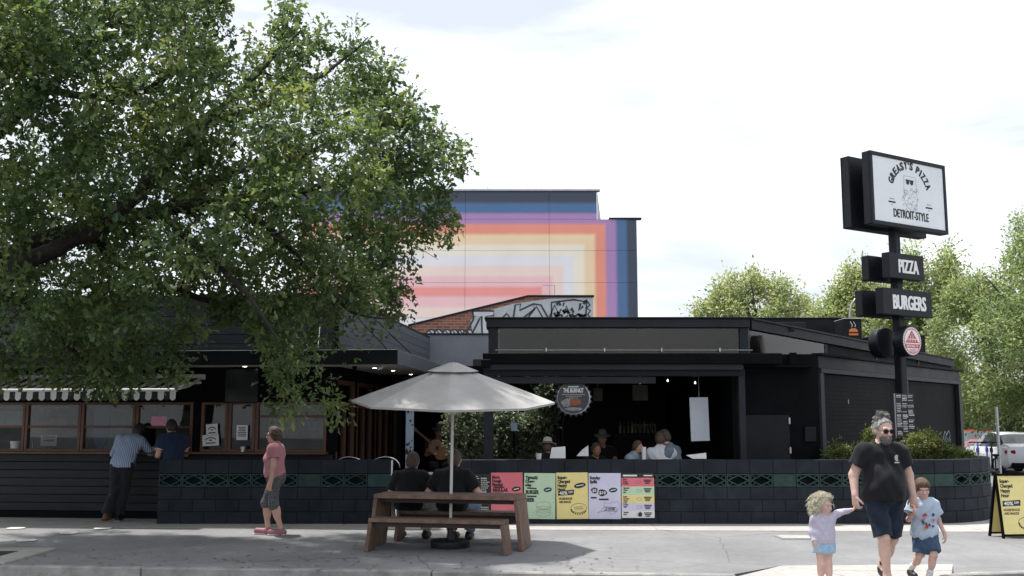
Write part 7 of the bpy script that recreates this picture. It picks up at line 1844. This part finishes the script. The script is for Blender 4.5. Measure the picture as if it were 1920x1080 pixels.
# ================================================================== street furniture and cars at the right
def grid_faces(nx, ny): return [(i * ny + j, i * ny + j + 1, (i + 1) * ny + j + 1, (i + 1) * ny + j) for i in range(nx - 1) for j in range(ny - 1)]
def car(label, loc, yaw, paint, suv=False):
    t = thing('parked_car', label, 'car', loc, yaw, 'cars parked in the side street')
    # x: length (front +), stations: x, half-width, z underside, z belt, z roof, half-width roof
    hr = 1.66 if suv else 1.43; hb = 1.0 if suv else .93
    if suv: st = [(-2.2, .70, .42, .80, .82, .6), (-2.18, .84, .32, hb, hb + .05, .74), (-2.05, .89, .25, hb, 1.50, .66), (-1.8, .9, .22, hb, hr, .66), (-1.0, .91, .2, hb, hr + .02, .68), (0, .91, .2, hb, hr, .68), (.55, .91, .2, hb - .02, hr - .08, .66), (1.15, .90, .2, hb - .03, hb + .02, .74), (1.7, .88, .22, .92, .94, .68), (2.15, .80, .26, .80, .82, .6), (2.28, .66, .34, .62, .64, .5)]
    else: st = [(-2.25, .68, .46, .80, .83, .56), (-2.22, .82, .34, .93, .96, .70), (-2.0, .885, .27, .97, 1.02, .74), (-1.62, .9, .22, .96, 1.06, .72), (-1.0, .91, .2, hb, 1.36, .60), (-.45, .91, .2, hb, hr, .60), (.15, .91, .2, hb - .01, hr, .60), (.55, .91, .2, hb - .02, hr - .06, .60), (1.3, .90, .2, .90, .95, .72), (1.8, .87, .23, .82, .85, .68), (2.18, .78, .28, .70, .72, .58), (2.3, .62, .36, .56, .58, .46)]
    rows = []
    for x_, w_, zb, zt_, zr_, wr in st:
        half = [(0, zb), (w_ * .86, zb), (w_ * .97, zb + .10), (w_, zb + (zt_ - zb) * .5), (w_ * .985, zt_ - .06), (w_ * .95, zt_), (wr + (w_ * .95 - wr) * .35, zt_ + (zr_ - zt_) * .62), (wr, zr_ - .025 * (zr_ > zt_ + .1)), (wr * .7, zr_), (0, zr_ + .012)]
        rows.append([(x_, y, z) for y, z in half] + [(x_, -y, z) for y, z in half[-2:0:-1]])
    ny = len(rows[0]); body = MB(); gl = MB()
    for r_ in rows: body.v += r_
    gl.v = list(body.v)
    cab = [i for i in range(len(st) - 1) if max(st[i][4] - st[i][3], st[i + 1][4] - st[i + 1][3]) > .2]
    for i in range(len(st) - 1):
        for j in range(ny):
            j2 = (j + 1) % ny; f_ = (i * ny + j, i * ny + j2, (i + 1) * ny + j2, (i + 1) * ny + j)
            jj = j if j < 9 else 17 - j
            end = i in (cab[0], cab[-1]) if cab else False
            isg = i in cab and (jj in (5, 6) or (end and jj in (7, 8)))
            (gl if isg else body).f.append(f_); (gl if isg else body).m.append(0)
    body.f.append(tuple(range(ny))); body.m.append(0); body.f.append(tuple(range((len(st) - 1) * ny, len(st) * ny))[::-1]); body.m.append(0)
    bo = body.build('body', paint, t, smooth=38, local=True); gl.build('windows', mat('car_glass', (.02, .025, .03), .08, .1, spec=.8), t, smooth=38, local=True)
    for s in (-1, 1):
        for x_ in (-1.38, 1.38):
            wh = MB().lathe([(.20, -.10), (.29, -.10), (.32, -.07), (.325, 0), (.32, .07), (.29, .10), (.20, .10)], 24, (x_, s * .80, .325), (R(90), 0, 0)).build('wheel', mat('tyre_rubber', (.015, .015, .016), .8, .2), t, smooth=40, local=True)
            MB().lathe([(.001, .03), (.05, .04), (.17, .02), (.21, .05), (.215, -.05)], 20, (x_, s * .86, .325), (R(90) * s, 0, 0)).build('rim', M_steel, wh, smooth=40, local=True)
            MB().lathe([(.37, -.012), (.37, .012)], 24, (x_, s * .893, .335), (R(90), 0, 0)).build('wheel_arch', M_void, t, local=True)
        zl = .98 if suv else .80
        MB().box((-2.13, s * .70, zl), (.22, .34, .13), (0, R(-8), s * R(-24)), .03).build('tail_lamp', mat('red_lens', (.30, .008, .012), .15, .1), t, local=True)
        MB().box((2.1, s * .62, .66), (.25, .32, .12), (0, 0, s * R(-25)), .03).build('headlamp', mat('clear_lens', (.6, .62, .65), .1, .05), t, local=True)
        MB().box((.75, s * .98, .98), (.12, .17, .11), None, .03).build('mirror', paint, t, local=True)
    MB().box((-2.245, 0, .70 if not suv else .75), (.02, .38, .11), None, .003).build('number_plate', M_white, t, local=True)
    MB().box((-2.16, 0, .37), (.22, 1.46, .18), None, .05).build('bumper', M_black, t, local=True)
    return t
def heading(dx, dy): return math.atan2(dy, dx)
P_white = mat('car_paint_white', (.62, .65, .68), .25, .03, 2, coat=.6); P_red = mat('car_paint_red', (.36, .02, .03), .25, .05, 2, coat=.6); P_green = mat('car_paint_pale_green', (.40, .47, .38), .3, .05, 2, coat=.5)
hd_ = V((.10, .995, 0))
rc = V((at(1940, 880, 34.2).x, 34.2, 0)); c = rc + hd_ * 2.25; car('white sedan parked nearest, seen from the rear', (c.x, c.y, -.15), heading(hd_.x, hd_.y), P_white)
rc = V((at(1866, 860, 41.5).x, 41.5, 0)); c = rc + hd_ * 2.25; car('red car parked beyond the white sedan', (c.x, c.y, -.15), heading(hd_.x, hd_.y), P_red)
rc = V((at(1858, 845, 53).x, 53, 0)); c = rc + hd_ * 2.25; car('pale green wagon parked beyond the red car', (c.x, c.y, -.15), heading(hd_.x, hd_.y), P_green, True)
rc = V((at(1822, 845, 56).x, 56, 0)); c = rc + hd_ * 2.25; car('dark car parked farthest along the side street', (c.x, c.y, -.15), heading(hd_.x, hd_.y), mat('car_paint_dark', (.03, .035, .045), .25, .05, 2, coat=.5), True)
q = gr(1876, 893); t = thing('street_post', 'thin grey steel post on the pavement beside the white sedan', 'post', (q.x, q.y, 0))
MB().tube([(0, 0, 0), (0, 0, at(1875, 765, q.y).z)], .045, 12).build('post', M_steel, t, smooth=40, local=True); MB().lathe([(.05, 0), (.05, .02), (.02, .035)], 12, (0, 0, at(1875, 765, q.y).z)).build('cap', M_steel, t, local=True)
def scooter(label, px, py, rot, deck, blk, seat=False):
    q = gr(px, py); t = thing('electric_scooter', label, 'scooter', (q.x, q.y, 0), rot, 'scooters by the parked cars')
    for x_ in (-.42, .42): 
        wh = MB().lathe([(.06, -.025), (.10, -.025), (.115, 0), (.10, .025), (.06, .025)], 18, (x_, 0, .115), (R(90), 0, 0)).build('wheel', MATS['tyre_rubber'], t, smooth=40, local=True)
        MB().lathe([(.001, .015), (.06, .02), (.065, -.02)], 14, (x_, 0, .115), (R(90), 0, 0)).build('hub', M_steel, wh, local=True)
    MB().box((-.02, 0, .15), (.72, .15, .05), None, .015).build('deck', deck, t, local=True)
    MB().tube([(.42, 0, .12), (.36, 0, .45), (.30, 0, 1.02)], .026, 8).build('stem', deck, t, smooth=True, local=True)
    MB().tube([(.31, -.25, 1.0), (.29, 0, 1.03), (.31, .25, 1.0)], .016, 8).build('handlebar', blk, t, smooth=True, local=True)
    MB().box((-.42, 0, .24), (.22, .08, .02), (0, R(10), 0), .008).build('mudguard', blk, t, local=True)
    MB().box((.36, 0, .78), (.05, .09, .14), (0, R(8), 0), .01).build('battery_box', blk, t, local=True)
    if seat: MB().tube([(-.15, 0, .17), (-.2, 0, .62)], .018, 8).build('seat_post', blk, t, local=True); MB().box((-.2, 0, .65), (.30, .20, .06), None, .03).build('saddle', blk, t, local=True)
P_blue = mat('scooter_blue', (.03, .06, .30), .35, .1)
scooter('blue scooter standing closest to the curved wall', 1838, 893, R(70), P_blue, M_black)
scooter('blue scooter left of the black one with the saddle', 1851, 891, R(60), P_blue, M_black)
scooter('black scooter with a saddle, right one beside the white sedan', 1866, 893, R(75), M_black2, M_black, True)
# lamp post behind the bar
q = at(1594, 600, 44); t = thing('street_lamp', 'pale curved street lamp rising behind the bar roof', 'street lamp', (q.x, 44, -.15))
zt_ = at(1600, 556, 44).z + .15
MB().tube([(0, 0, 0), (0, 0, zt_ - .8), (.08, 0, zt_ - .35), (.3, 0, zt_ - .06), (.75, 0, zt_)], [.07, .06, .05, .045, .04], 10).build('pole', M_steel, t, smooth=True, local=True)
MB().box((.9, 0, zt_), (.42, .16, .08), None, .03).build('lamp_head', M_steel, t, local=True)
# cottage across the side street
hs = thing('cottage', 'cream cottage with a veranda across the side street, behind the trees', 'house', (at(1930, 780, 66).x, 66, -.15))
M_cream = mat('cream_render', (.48, .44, .36), .8, .1, 2)
MB().bx(-7, 7, 0, 8, 0, 3.2).build('wall', M_cream, hs, local=True)
MB().add([(-7.6, -2.2, 2.9), (7.6, -2.2, 2.9), (7.6, 4, 4.9), (-7.6, 4, 4.9), (7.6, 8.5, 3.1), (-7.6, 8.5, 3.1)], [(0, 1, 2, 3), (3, 2, 4, 5), (0, 3, 5), (1, 4, 2)]).build('roof', mat('grey_iron_roof', (.28, .29, .30), .5, .15, 3), hs, local=True)
for x_ in (-6.8, -4.5, -2.2, .1, 2.4, 4.7): MB().bx(x_, x_ + .14, -2.1, -1.96, 0, 2.88).build('veranda_post', M_white, hs, local=True)
for x_ in (-5.6, -1.0, 3.2):
    wn = MB().bx(x_, x_ + 1.3, -.06, -.002, .9, 2.3).build('window', M_white, hs, local=True); MB().bx(x_ + .1, x_ + 1.2, -.07, -.062, 1.0, 2.2).build('pane', mat('dark_pane', (.03, .035, .04), .1, .1), wn, local=True)
MB().bx(-3.4, -2.4, -.06, -.002, 0, 2.2).build('door', M_timber, hs, local=True)
